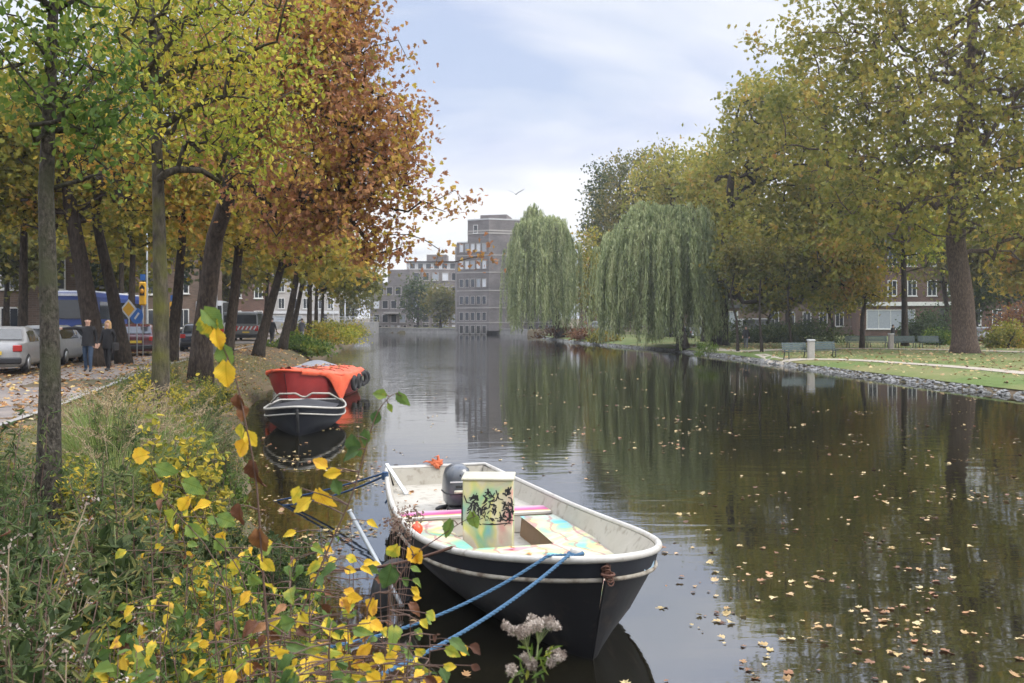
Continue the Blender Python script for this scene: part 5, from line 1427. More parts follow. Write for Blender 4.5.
# ------------------------------------------------------------------ people
def person(label, loc, rotz, h=1.76, top=(.007, .007, .009), legs=(.05, .07, .12), skin=(.5, .3, .22), hair=None, hair_len=0, arms=None, stride=.18, coat=.80, group=None, cat='person', bag=False):
    """facing -y. one skinned body, clothes coloured on it by height"""
    t = thing('person', label, cat, loc, rotz, group)
    s = h / 1.76
    arms = arms or {}
    J = {}
    J['pelvis'] = (0, 0, .94); J['waist'] = (0, .01, 1.08); J['chest'] = (0, .0, 1.28); J['neck0'] = (0, .01, 1.43); J['neck'] = (0, -.005, 1.50); J['head0'] = (0, -.02, 1.585); J['head1'] = (0, -.015, 1.68)
    E = [('pelvis', 'waist'), ('waist', 'chest'), ('chest', 'neck0'), ('neck0', 'neck'), ('neck', 'head0'), ('head0', 'head1')]
    Rd = dict(pelvis=.145, waist=.135, chest=.155, neck0=.085, neck=.055, head0=.085, head1=.082)
    for sd, nm in ((-1, 'r'), (1, 'l')):
        st = stride * (1 if sd > 0 else -1)
        J['hip' + nm] = (sd * .09, 0, .88); J['knee' + nm] = (sd * .10, -st * .35 - .02, .49); J['ank' + nm] = (sd * .10, -st * .5 + (.06 if st < 0 else 0), .09); J['toe' + nm] = (sd * .12, -st * .5 - .15 + (.06 if st < 0 else 0), .035)
        E += [('pelvis', 'hip' + nm), ('hip' + nm, 'knee' + nm), ('knee' + nm, 'ank' + nm), ('ank' + nm, 'toe' + nm)]
        Rd.update({'hip' + nm: .105, 'knee' + nm: .068, 'ank' + nm: .048, 'toe' + nm: .038})
        sh = (sd * .17, .01, 1.40); el, wr = arms.get(nm, ((sd * .24, .03 + .06 * sd, 1.13), (sd * .24, -.08 + .1 * sd, .90)))
        J['sh' + nm] = sh; J['el' + nm] = el; J['wr' + nm] = wr
        d = (Vector(wr) - Vector(el)).normalized(); side = d.cross(Vector((0, 1, 0))).normalized() if abs(d.y) < .9 else Vector((1, 0, 0))
        J['pa' + nm] = tuple(Vector(wr) + d * .07)
        E += [('chest', 'sh' + nm), ('sh' + nm, 'el' + nm), ('el' + nm, 'wr' + nm), ('wr' + nm, 'pa' + nm)]
        Rd.update({'sh' + nm: .078, 'el' + nm: .055, 'wr' + nm: .035, 'pa' + nm: .032})
        for k in range(4):
            o = side * (-.03 + .02 * k); a = Vector(wr) + d * .10 + o; b = a + d * (.035 + .012 * (k in (1, 2))) + Vector((0, -.008, 0))
            J[f'f{k}{nm}'] = tuple(a); J[f'g{k}{nm}'] = tuple(b); E += [('pa' + nm, f'f{k}{nm}'), (f'f{k}{nm}', f'g{k}{nm}')]; Rd[f'f{k}{nm}'] = .010; Rd[f'g{k}{nm}'] = .008
        a = Vector(wr) + d * .04 + side * .045; J['th' + nm] = tuple(a + d * .03); E.append(('wr' + nm, 'th' + nm)); Rd['th' + nm] = .011
    names = list(J); me = bpy.data.meshes.new('body')
    me.from_pydata([tuple(c * s for c in J[n]) for n in names], [(names.index(a), names.index(b)) for a, b in E], [])
    o = bpy.data.objects.new('body', me); COL.objects.link(o)
    o.modifiers.new('skin', 'SKIN'); sub = o.modifiers.new('sub', 'SUBSURF'); sub.levels = 2
    sv = me.skin_vertices[0].data
    for i, n in enumerate(names):
        r = Rd[n] * s; sv[i].radius = (r * (1.15 if n in ('chest', 'waist', 'pelvis') else 1), r * (.80 if n in ('chest', 'waist', 'pelvis') else 1)); sv[i].use_root = (n == 'pelvis')
    dg = bpy.context.evaluated_depsgraph_get(); m2 = bpy.data.meshes.new_from_object(o.evaluated_get(dg)); bpy.data.objects.remove(o)
    m2.name = 'body'
    key = lambda c: tuple(round(x, 3) for x in c)
    mats = [plainc('skin%s' % (key(skin),), skin, .5), plainc('top%s' % (key(top),), top, .8), plainc('legs%s' % (key(legs),), legs, .8), M['black']]
    ob = link('body', m2, mats, t)
    wrs = [Vector(J['wrr']) * s, Vector(J['wrl']) * s]
    for p in m2.polygons:
        c = p.center; z = c.z / s; i = 1
        if z > 1.475 and abs(c.x) < .13: i = 0
        elif min((c - w).length for w in wrs) < .15 * s and any((c - w).dot((w - Vector(J['el' + nm]) * s)) > .0 for w, nm in zip(wrs, 'rl')): i = 0
        elif z < .10: i = 3
        elif z < coat and abs(c.x) < .2 * s: i = 2
        p.material_index = i; p.use_smooth = True
    # coat skirt
    mb = MB(); rings = []
    for z, rx, ry in ((1.30, .14, .10), (1.2, .178, .132), (1.08, .182, .138), (.95, .195, .15), (coat, .205, .16)):
        rings.append([(rx * s * math.cos(a), ry * s * math.sin(a), z * s) for a in [i * PI / 10 for i in range(20)]])
    mb.loft(rings, 0, True); mb.build('coat', [mats[1]], t)
    hd = Vector((0, -.02, 1.635)) * s
    mb = MB(); mb.tube([hd + Vector((0, -.085, .0)) * s, hd + Vector((0, -.112, -.022)) * s], [.009 * s, .015 * s], 6); mb.build('nose', [mats[0]], t)
    for sd in (-1, 1):
        mb = MB(); mb.lathe([(.001, -.006), (.011, 0), (.001, .006)], 8, c=tuple(hd + Vector((sd * .033, -.083, .018)) * s), axis='y'); mb.build('eye', [M['black']], t)
        mb = MB(); mb.tube([hd + Vector((sd * .082, .005, .02)) * s, hd + Vector((sd * .088, .01, -.02)) * s], .014 * s, 6); mb.build('ear', [mats[0]], t)
    mb = MB(); mb.tube([hd + Vector((-.022, -.083, -.045)) * s, hd + Vector((0, -.09, -.047)) * s, hd + Vector((.022, -.083, -.045)) * s], .006 * s, 5); mb.build('mouth', [plainc('lip', (.3, .1, .08), .5)], t)
    if hair:
        mb = MB(); rings = []
        ztop = 1.765; zlow = 1.62 - hair_len
        for k in range(9):
            u = k / 8; z = ztop - (ztop - zlow) * u; r = .104 * math.sqrt(max(.02, 1 - (1 - min(1, u * (ztop - zlow) / .12)) ** 2)); r *= 1 + (.12 * u if hair_len > .1 else 0)
            ring = []
            for i in range(16):
                a = 2 * PI * i / 16; x = math.cos(a) * r; y = math.sin(a) * r * 1.1 - .005
                if y < -.05 and z < 1.69: y = -.05 + (y + .05) * .1
                ring.append((x * s, (y + .005) * s, z * s))
            rings.append(ring)
        mb.loft(rings, 0, True, True, True, True); mb.build('hair', [plainc('hair%s' % (key(hair),), hair, .7, var=.3, scale=30)], t)
    if bag:
        mb = MB(); mb.box((.3 * s, 0, .85 * s), (.10, .28, .26), bev=.03); mb.tube([(.3, -.1, .97), (.28, 0, 1.15), (.3, .1, .97)], .01, 5); mb.build('bag', [M['black']], t)
    return t
# ------------------------------------------------------------------ setting
build_ground()
water()
strip('pavement', LEFT_LINE, [-.0, .5, 1, 1.6, 2.4, 3.2], .006, M['paving'])
strip('kerb', LEFT_LINE, [-.14, -.001], .05, M['kerb'])
ROAD = [( (a := LEFT_LINE)[i][0], a[i][1]) for i in range(len(LEFT_LINE))]
strip('parking_lane', LEFT_LINE, [4.4, 6, 8, 10.5], .008, M['paving'])
strip('road', LEFT_LINE, [10.7, 13, 16, 19], .006, M['asphalt'])
RIGHT_IDX = [i for i in range(len(SH)) if not isleft[i] and 12 < SH[i, 1] < 150]
RLINE = resample(chaikin([(4.6, 152), (6.6, 120), (9.8, 103), (14.5, 90), (15.8, 76), (17.2, 52), (18.8, 35), (21, 18), (23, 4)]), lambda p: 1.5)
strip('lawn', RLINE, [.3, .8, 1.5, 2.5, 4, 5, 6, 9, 14, 20, 30, 45, 60], .012, M['lawn'])
strip('lawn', SH[RIGHT_IDX][::2], [.27, .6, 1.0, 1.7, 2.6, 4.2], .024, M['lawn'])
def path_strip(name, px_pts, w):
    L = []
    for px, py, in px_pts:
        D = (2.8 - .45) * F / (py - HY); L.append((gx(px, D), D))
    P = resample(chaikin(L), lambda p: 1.2)
    return strip(name, P, [-w / 2, 0, w / 2], .045, M['gravel'])
path_strip('footpath', [(1100, 355), (1024, 352), (960, 350), (900, 349), (850, 348.5), (800, 349), (745, 351), (715, 349), (690, 346)], 2.2)
path_strip('side_path', [(1120, 383), (1024, 373), (960, 367), (900, 363), (850, 359.5), (800, 358), (772, 357), (756, 353)], 1.3)
revetment(); quay_wall(); bridge(); tower(); long_block()
# houses
for lab, px, D, W, Hh, fl, cols, wall, rz in (
        ('brown brick house with white shop front behind the park, left of the thick tree trunk', 912, 128, 13, 11.5, 3, 5, 'red_brick', 12),
        ('red brick house with white cornice behind the park, right of the thick tree trunk', 1018, 124, 13, 12, 3, 5, 'red_brick', 14),
        ('brown terraced house behind the park bushes, under the orange leaved tree', 815, 138, 14, 10.5, 3, 6, 'brown_brick', 10),
        ('terraced house with pale shop front seen below the plane tree crown', 735, 140, 15, 11, 3, 6, 'brown_brick', 8),
        ('dark brick house seen between the two willows', 640, 165, 20, 9.5, 3, 7, 'brown_brick', 4)):
    house_row(lab, gx(px, D), D, R(-rz), W, Hh, fl, cols, wall, shop=('shop' in lab), trim='white_trim' if px == 912 else 'roof_dark')
for lab, px, D, W, Hh, fl, cols, wall, rz in (
        ('dark brick house at the left edge behind the silver car', -40, 62, 15, 9.5, 3, 5, 'brown_brick', 38),
        ('red brick house across the street behind the blue bus', 40, 74, 12, 10.5, 3, 4, 'red_brick', 38),
        ('brown brick house across the street behind the maroon car', 105, 86, 12, 10, 3, 4, 'brown_brick', 36),
        ('dull brown house across the street behind the yellow beacon', 160, 104, 13, 11, 3, 5, 'brown_brick', 33),
        ('brick house far down the street behind the grey van', 215, 128, 15, 11, 3, 5, 'red_brick', 30)):
    house_row(lab, gx(px, D), D, R(rz), W, Hh, fl, cols, wall, shop=False)
house_row('grey plastered house by the bridge, glimpsed between the thin trunks', gx(300, 178), 178, R(14), 14, 9, 3, 6, 'band', trim='lightgrey')
house_row('small pale house between the two grey apartment buildings', gx(455, 222), 222, R(0), 8, 5, 2, 3, 'white_trim', trim='lightgrey')

# ------------------------------------------------------------------ street on the left
Z1 = 1.06
def gpos(px, py, z=1.05):
    D = (2.8 - z) * F / (py - HY); return Vector((gx(px, D), D, z))
car('white hatchback parked beyond the mossy trunk with its rear to the path', (gx(40, 37), 38, Z1), R(98), plainc('paint_white', (.40, .41, .42), .3, coat=.4, bump=0), L=3.9)
car('silver car at the left edge, only its tail in view', (gx(-16, 31), 32.5, Z1), R(105), plainc('paint_silver', (.27, .27, .27), .3, coat=.4, bump=0), kind='sedan')
car('black car parked behind the man in dark clothes', (gx(76, 40), 41.5, Z1), R(112), plainc('paint_black', (.015, .015, .018), .2, coat=.6, bump=0))
car('dark maroon hatchback parked right of the leaning trunks', (gx(130, 46), 47, Z1), R(108), plainc('paint_maroon', (.07, .015, .018), .25, coat=.5, bump=0))
car('dark blue car parked behind the mossy yellow green trunk', (gx(190, 52), 53.5, Z1), R(104), plainc('paint_navy', (.02, .025, .04), .25, coat=.5, bump=0))
car('black sedan parked beyond the woman with blond hair', (gx(97, 52), 54, Z1), R(104), plainc('paint_black', (.015, .015, .018), .2), kind='sedan')
v = car('grey van with red and white striped tail doors parked far down the street', (gx(243, 76), 78, Z1), R(98), plainc('paint_grey', (.14, .15, .155), .35, bump=0), L=5, W=1.95, Ht=2.2, kind='van')
mb = MB()
for k in range(12): mb.box((-2.512, -.82 + .15 * k, .98), (.012, .09, .30), k % 2, Matrix.Rotation(R(30), 3, 'X'))
mb.build('tail_stripes', [M['red'], M['blind']], v)
bus('blue coach with white roof and red top lights on the street', (gx(52, 52), 58, Z1), R(98))
v = car('white box van parked behind the mossy trunk', (gx(196, 66), 70, Z1), R(100), plainc('paint_white', (.55, .57, .58), .25), L=5.6, W=2.1, Ht=2.9, kind='van')
sign_post('diamond', 'yellow priority road diamond sign beside the maroon car', (gx(129, 43), 43, 1.05), 1.05 + 1.15)
sign_post('round', 'blue round sign with a white arrow right of the yellow diamond', (gx(137, 44), 44, 1.05), 1.9)
sign_post('beacon', 'yellow crossing beacon board with black mark on a post', (gx(143, 45), 45, 1.05), 3.1)
sign_post('beacon', 'second yellow board on a post right of the mossy trunk', (gx(173, 50), 50, 1.05), 2.2)
lamp_post('grey lamp post behind the thick limbs of the orange tree', (gx(216, 48), 48, 1.05), 6.8, R(0))
lamp_post('thin lamp post beside the yellow crossing beacon', (gx(147, 60), 60, 1.05), 8, R(180))
for px, D, h, lab in ((318, 150, 8, 'white mast beside the thin trunks at the far bridge'), (333, 165, 6.5, 'white mast in the middle of the far bridge'), (345, 168, 5, 'short white mast at the right end of the far bridge')):
    t = thing('lamp_mast', lab, 'mast', (gx(px, D), D, 1.05)); mb = MB(); mb.lathe([(.10, 0), (.09, h * .5), (.06, h)], 8); mb.build('pole', [M['blind']], t); mb = MB(); mb.lathe([(.05, h), (.2, h + .1), (.16, h + .35), (.02, h + .4)], 8); mb.build('lamp_head', [M['blind']], t)
person('bald man in a dark jacket and blue jeans holding one arm straight out', gpos(88, 372), R(8), 1.78, arms={'r': ((-.47, -.03, 1.41), (-.76, -.06, 1.40))}, legs=(.03, .055, .10), coat=.84, hair=None)
person('woman with long blond hair in a black coat walking beside the bald man', gpos(108, 371), R(-12), 1.68, hair=(.42, .26, .12), hair_len=.22, legs=(.008, .008, .01), coat=.78, bag=True)
person('person in black walking away under the line of trees', gpos(272, 344.5), R(170), 1.78, hair=(.03, .02, .02), legs=(.03, .03, .035), coat=.8)
person('distant walker in pale trousers between the thin trunks', gpos(302, 342), R(160), 1.72, top=(.1, .1, .12), legs=(.3, .3, .32), hair=(.05, .03, .02))
person('person in a dark jacket standing on the park path by the hedge', (gx(746, 78), 78, .43), R(-20), 1.76, hair=(.03, .02, .02), legs=(.12, .13, .16))
person('person in black standing by the shop front behind the park benches', (gx(893, 90), 90, .43), R(30), 1.78, hair=(.02, .02, .02))

# ------------------------------------------------------------------ park on the right
def rpos(px, py, z=.42):
    D = (2.8 - z) * F / (py - HY); return Vector((gx(px, D), D, gz(gx(px, D), D) - .0))
bench('green slatted bench left of the stone pillar near the water', rpos(797, 357.5), R(18), 'benches facing the water')
bench('green slatted bench right of the stone pillar near the water', rpos(823, 357.5), R(4), 'benches facing the water')
for i, (px, w) in enumerate(((857, 'leftmost'), (878, 'second from left'), (906, 'third from left'), (930, 'rightmost'))):
    bench(f'dark green bench on the far path, {w} of the four in a row', rpos(px, 348.0), R(3), 'benches along the far path')
stone_pillar('square stone pillar between the two benches near the water', rpos(811, 358), 1.05, .36)
stone_pillar('square stone pillar with pale top in the row of far benches', rpos(891, 349), 1.1, .34)
rail_fence('low post and rail fence at the water edge left of the benches', [tuple(rpos(px, py)) for px, py in ((751, 361), (765, 361.5), (780, 362.5))], .55)
for px, py, rx, rz, lab, lm in ((806, 341, 3.8, 2.0, 'rounded dark hedge bush behind the near benches', 'leaf_dark'), (755, 340, 3.6, 1.9, 'dark clipped bush behind the standing person in the park', 'leaf_dark'),
                                (778, 341, 2.6, 1.7, 'dark clipped bush between the two wide bushes in the park', 'leaf_dark'), (935, 338, 3.6, 3.0, 'large grey green bush left of the thick trunk', 'leaf_grey'), (940, 345, 1.5, 1.2, 'small light green round bush at the foot of the thick trunk', 'leaf_green'),
                                (915, 341, 1.6, 1.5, 'low dark bush behind the far benches', 'leaf_dark'), (1008, 348, 2.0, 1.9, 'green bush with yellow leaves right of the thick trunk', 'leaf_mixed'),
                                (1018, 345, 2.8, 3.2, 'rust leaved shrub at the right edge of the park', 'leaf_rust')):
    D = (2.8 - .42) * F / (py - HY) if py > 342 else 96.
    bush('park_bush', lab, (gx(px, D), D, .40), rx, rx * .8, rz, 3400, .20, M[lm], M['bark_dark'], T_OVAL, 'bushes in the park', seed=px * .37)
for px, D, rx, rz, lm, lab in ((588, 112, 2.2, 1.3, 'leaf_rust', 'reddish shrub on the bank between the willows'), (560, 128, 3.5, 1.4, 'leaf_rust', 'rust brown low shrub under the far willow'), (602, 104, 1.6, .9, 'leaf_mixed', 'yellowish low shrub left of the near willow')):
    x = gx(px, D); bush('bank_shrub', lab, (x, D, gz(x, D)), rx, rx, rz, 1500, .25, M[lm], M['bark_dark'], T_OVAL, seed=px)
for px, py, lab in ((700, 353, 'small clump of green plants on the stones below the near willow'), (708, 354, 'second small clump of plants on the park edge stones')):
    p = rpos(px, py, .5); bush('bank_plant', lab, (p.x, p.y, .35), .55, .5, .6, 400, .16, M['leaf_green'], M['stem_green'], T_NARROW, seed=px)
car('pale car parked behind the park, right of the thick trunk', (gx(1000, 98), 98, .43), R(190), plainc('paint_silver', (.38, .38, .38), .25))
car('dark grey car parked behind the park at the right edge', (gx(978, 100), 101, .43), R(188), plainc('paint_grey2', (.16, .18, .2), .3))
car('white van parked under the plane tree crown behind the hedge', (gx(750, 112), 112, .43), R(185), plainc('paint_white', (.55, .57, .58), .25), L=5.2, W=2, Ht=2.3, kind='van')
car('white van parked behind the near willow', (gx(705, 118), 118, .43), R(182), plainc('paint_white', (.55, .57, .58), .25), L=5.2, W=2, Ht=2.3, kind='van')
car('white car parked between the two willows', (gx(597, 128), 130, .9), R(175), plainc('paint_white', (.55, .57, .58), .25))
car('dark car glimpsed under the near willow strands', (gx(672, 112), 112, .43), R(178), plainc('paint_black', (.015, .015, .018), .2))

# ------------------------------------------------------------------ trees, right side
willow('wide pale green weeping willow hanging to the water at the park edge', (gx(683, 82), 82, .5), (gx(660, 86), 86, 0), 5.6, 5.0, 12.6, .12, 4200, M['leaf_willow'], M['bark_dark'], .45, 3)
willow('narrower dark weeping willow before the apartment tower', (gx(560, 126), 126, .7), (gx(541, 126), 126, 0), 4.5, 4.4, 16.3, .5, 3300, M['leaf_willow'], M['bark_dark'], .5, 7)
def E(px, py, D, rpx, rpy, ry=None):
    c = at(px, py, D); return (c.x, c.y, c.z, rpx / F * D, ry or rpx / F * D * .8, rpy / F * D)
b = rpos(965, 353)
tree('plane_tree', 'huge plane tree with thick brown trunk and a spreading crown at right', [b, b + Vector((-.15, 0, 3.5)), b + Vector((-.55, .2, 7.5)), b + Vector((-.4, .2, 12)), b + Vector((.2, 0, 18)), b + Vector((.6, 0, 24))], .82,
     [E(965, 60, b.y, 190, 110, 10), E(860, 130, b.y, 105, 90, 8), E(1040, 170, b.y, 95, 110, 8), E(915, 205, b.y - 2, 80, 45, 5), E(880, 180, b.y - 3, 70, 60, 5), E(1050, 60, b.y, 100, 120, 8), E(962, 130, b.y - 6, 80, 105, 3), E(1000, 200, b.y - 5, 55, 45, 3), E(950, -40, b.y, 170, 70, 9), E(850, 50, b.y, 60, 50, 5)],
     1750, 42, .66, .31, T_MAPLE, M['leaf_plane'], M['bark_plane'], seed=1, shell=.42, lump=.3, holes=.16, attach=.25, up=.35, rtip=.022, seg=1.0, extra=[at(860, 236, b.y - 1), at(838, 246, b.y - 1)])
b = rpos(720, 345.5)
tree('plane_tree', 'broad plane tree with olive yellow crown between the willow and the huge plane', [b, b + Vector((.1, 0, 4)), b + Vector((.5, 0, 9)), b + Vector((1.0, 0, 15))], .75,
     [E(780, 180, b.y, 72, 85, 8), E(800, 265, b.y - 6, 70, 42, 5), E(748, 255, b.y - 3, 40, 52, 5), E(768, 120, b.y, 48, 45, 6), E(830, 220, b.y, 70, 70, 7)],
     1150, 56, .85, .33, T_MAPLE, M['leaf_plane'], M['bark_dark'], seed=2, shell=.4, lump=.35, holes=.05, attach=.3, rtip=.025, seg=1.2)
def far_tree(lab, px, base_py, D, ells, lm, n=260, per=58, sp=1.1, leaf=.5, r=.4, kind='broadleaf_tree', z=.42, **k):
    x = gx(px, D); b = Vector((x, D, gz(x, D))); top = max(e[2] + e[5] * .5 for e in ells)
    return tree(kind, lab, [b, b + Vector((rng.uniform(-.3, .3), 0, top * .3)), b + Vector((rng.uniform(-.6, .6), 0, top * .55)), b + Vector((0, 0, top * .9))], r, ells, n, per, sp, leaf, T_KITE, M[lm], M['bark_dark'], rtip=.035, seg=1.5, **k)
far_tree('tall dull green tree behind the gap between the willows', 620, 0, 150, [E(628, 205, 150, 36, 50), E(612, 255, 150, 32, 55), E(655, 185, 150, 38, 38)], 'leaf_dull', seed=3, n=420)
far_tree('small dark rounded treetop at the left end of the right hand tree line', 600, 0, 162, [E(602, 185, 162, 17, 24), E(604, 225, 162, 18, 30)], 'leaf_dark', n=110, seed=4)
far_tree('ochre tree rising behind the near willow', 672, 0, 122, [E(672, 192, 122, 46, 42), E(700, 205, 122, 45, 55), E(690, 250, 122, 50, 50)], 'leaf_plane', n=420, seed=5)
far_tree('yellow brown tree low between the two willows', 590, 0, 138, [E(588, 275, 138, 22, 42), E(600, 300, 138, 16, 25)], 'leaf_mixed', n=110, seed=6)
far_tree('tree with a high yellow brown crown behind the willow and the broad plane', 705, 0, 100, [E(716, 185, 100, 36, 44), E(730, 220, 100, 42, 60)], 'leaf_plane', n=260, seed=7)
far_tree('green park tree behind the lowest branches of the huge plane', 905, 0, 84, [E(905, 235, 84, 48, 45), E(870, 215, 84, 40, 40), E(935, 200, 84, 40, 45)], 'leaf_lime', n=220, leaf=.4, sp=.9, seed=8, r=.3)
far_tree('orange tinted tree left of the far benches', 862, 0, 78, [E(860, 285, 78, 26, 26), E(840, 262, 78, 30, 25)], 'leaf_ochre', n=110, leaf=.34, sp=.7, seed=9, r=.2)
far_tree('dark leaved tree behind the orange tinted tree', 945, 0, 104, [E(950, 250, 104, 40, 38), E(985, 255, 104, 40, 40)], 'leaf_dull', n=200, seed=10, r=.3)
far_tree('orange brown tree at the right edge behind the parked cars', 1030, 0, 92, [E(1035, 240, 92, 45, 45), E(1015, 280, 92, 25, 18)], 'leaf_ochre', n=170, seed=12, r=.3)
far_tree('dark tree behind the hedge under the broad plane', 790, 0, 110, [E(780, 265, 110, 50, 40), E(830, 280, 110, 40, 28)], 'leaf_dull', n=220, seed=13, r=.45)
for px, py, D, lab in ((738, 345, 72, 'thin dark trunked young tree right of the broad plane trunk'), (762, 344, 70, 'thin dark trunked young tree behind the low fence'), (792, 342, 76, 'slim tree with bare trunk behind the hedge')):
    far_tree(lab, px, 0, D, [E(px, 262, D, 16, 20)], 'leaf_dull', n=40, leaf=.3, sp=.5, seed=px, r=.11)
for px, D, cy_, rx_, lab, lm in ((770, 98, 292, 34, 'low spreading tree behind the clipped bushes, right of the standing person', 'leaf_dull'), (832, 96, 290, 34, 'low spreading tree behind the wide hedge bush', 'leaf_mixed'), (715, 106, 290, 24, 'low dark tree in the gap right of the near willow', 'leaf_dark'), (1010, 108, 285, 40, 'dark low tree behind the parked cars at the right', 'leaf_dark'), (975, 112, 296, 22, 'small dark tree behind the thick trunk', 'leaf_dark')):
    far_tree(lab, px, 0, D, [E(px, cy_, D, rx_, 22)], lm, n=110, per=50, leaf=.36, sp=.75, seed=px + 5, r=.18)
# far end
for px, D, rx, ty, lm, lab in ((418, 196, 15, 278, 'leaf_dark', 'dark tree against the long apartment block, left of the pair'), (441, 190, 17, 284, 'leaf_dull', 'dark tree against the long apartment block, right of the pair'),
                               (352, 186, 26, 285, 'leaf_dull', 'grey green tree left of the long apartment block'), (332, 200, 22, 296, 'leaf_dark', 'low dark tree behind the far bridge'), (296, 190, 26, 290, 'leaf_dull', 'tree behind the far bridge, seen between thin trunks')):
    h = 331 - ty; far_tree(lab, px, 0, D, [E(px, ty + h * .42, D, rx, h * .42)], lm, n=90, per=34, sp=1.2, leaf=.6, r=.25, seed=px)
strip('quay_lawn', [(-22, 191), (-16, 187), (-10.5, 183)], [1.5, 5, 9], .03, M['lawn'])

# ------------------------------------------------------------------ trees, left side
def lt(name, lab, px, D, lean_px, ty, r, ells, lm, bm, n, per, sp, leaf, tm=T_MAPLE, z=1.05, **k):
    x = gx(px, D); b = Vector((x, D, gz(x, D))); tp = at(lean_px, ty, D); hgt = tp.z - b.z
    mid = b.lerp(tp, .5) + Vector((rng.uniform(-.3, .3) * r, 0, 0)); 
    top = tp + Vector(((tp.x - b.x) * .4 + rng.uniform(-.9, .9) * r, 0, hgt * .7))
    return tree(name, lab, [b, b.lerp(mid, .5), mid, tp, tp.lerp(top, .5), top], r, ells, n, per, sp, leaf, tm, M[lm], M[bm], **k)
# nearest trunk
lt('young_tree', 'slim near tree with grey mossy trunk and green leaves at far left', 48, 8.6, 46, 190, .098, [E(60, 60, 8.6, 75, 95, 1.0), E(40, -60, 8.6, 90, 90, 1.1), E(95, 120, 8.7, 45, 60, .7)],
   'leaf_green', 'bark_grey', 360, 18, .16, .07, T_OVAL, seed=21, attach=.45, rtip=.005, seg=.25, holes=.1, up=1.2)
lt('lime_tree', 'tree with yellow green leaves and a mossy straight trunk', 160, 15.0, 158, 180, .15, [E(165, 115, 15, 60, 75, 1.4), E(255, 75, 15, 68, 70, 1.5), E(210, 0, 15, 110, 80, 1.8), E(150, 20, 15, 60, 70, 1.4), E(225, 145, 14.6, 50, 40, 1.0)],
   'leaf_lime', 'bark_moss', 600, 20, .24, .082, T_OVAL, seed=22, attach=.4, rtip=.007, seg=.35, holes=.2, up=1.0)
# the big orange crown, three limbs reaching over the water
tree('maple_tree', 'large orange brown tree leaning over the water with long low limbs', [Vector((gx(200, 30), 30, 1.0)), Vector((gx(203, 30), 30, 2.4)), Vector((gx(215, 29.5), 29.5, 5.2)), Vector((gx(238, 28.5), 28.5, 7.2)), Vector((gx(262, 27.5), 27.5, 10)), Vector((gx(280, 27), 27, 13.5))], .32,
     [E(330, 110, 25, 72, 85, 2.4), E(355, 190, 25, 70, 50, 2.2), E(300, 30, 25, 75, 90, 2.6), E(290, 215, 26, 60, 42, 2.2), E(250, 120, 27, 60, 90, 2.5), E(385, 150, 25, 42, 55, 1.6), E(370, 245, 25, 40, 24, 1.2), E(340, 20, 25, 48, 60, 1.8)],
     1350, 36, .34, .122, T_MAPLE, M['leaf_orange'], M['bark_big'], seed=23, shell=.5, lump=.5, holes=.22, attach=.3, up=.15, rtip=.012, seg=.55, minr=0,
     extra=[at(x, y, 24.5) for x, y in ((428, 205), (446, 212), (466, 203), (455, 190), (440, 250), (470, 258), (484, 256), (455, 262), (436, 262), (425, 240), (412, 110), (408, 60), (398, 40), (425, 170))])
lt('elm_tree', 'thick dark trunk leaning left behind the pair of walkers', 99, 36, 70, 205, .36, [E(70, 110, 36, 95, 75, 3), E(40, 200, 36, 60, 38, 2), E(140, 60, 36, 80, 80, 3), E(110, 190, 37, 70, 40, 2.5)], 'leaf_mixed', 'bark_big', 460, 44, .5, .145, seed=24, rtip=.014, seg=.8)
lt('elm_tree', 'second leaning dark trunk just right of the walkers', 125, 38, 97, 225, .28, [E(150, 150, 33, 90, 65, 3), E(190, 60, 33, 90, 90, 3), E(200, 205, 34, 75, 35, 2.5)], 'leaf_ochre', 'bark_dark', 460, 44, .5, .15, seed=25, rtip=.014, seg=.8)
lt('elm_tree', 'dark forked trunk behind the mossy straight trunk', 170, 40, 182, 240, .26, [E(220, 190, 36, 75, 45, 3), E(240, 120, 36, 80, 60, 3)], 'leaf_mixed', 'bark_dark', 280, 40, .55, .16, seed=26, rtip=.014, seg=.9)
lt('elm_tree', 'leaning trunk in the row, right of the grey lamp post', 226, 40, 242, 215, .25, [E(275, 200, 40, 60, 42, 3), E(250, 235, 40, 60, 30, 2.5), E(300, 150, 40, 60, 50, 3)], 'leaf_ochre', 'bark_dark', 300, 40, .55, .165, seed=27, rtip=.014, seg=.9)
row = [(257, 50, 281, 268, .36, 'first of the thinning row, a crooked trunk with a low fork', 300, 245, 50, 34), (282, 60, 297, 275, .34, 'leaning trunk of the row behind the walker in black', 320, 250, 48, 28), (290, 68, 304, 275, .26, 'slim trunk of the row just right of the leaning one', 325, 262, 38, 22),
       (309, 76, 310, 275, .28, 'straight trunk of the row, third from its far end', 335, 262, 40, 22), (316, 90, 317, 282, .26, 'straight thin trunk of the row, second from its far end', 345, 275, 34, 18), (322, 108, 323, 290, .26, 'last thin trunk at the far end of the row', 345, 285, 30, 14)]
for px, D, lp, ty, r, lab, cx, cyy, rx, ry in row:
    lt('row_tree', lab, px, D, lp, ty, r * .8, [E(cx, cyy, D, rx, ry, 3.5), E(cx - 25, cyy - 30, D, rx, ry, 3.5)], 'leaf_ochre' if D < 80 else 'leaf_dull', 'bark_dark', 170, 26, .3 + D * .007, .16 + D * .0024, seed=px, rtip=.02, seg=1.0, group=None)
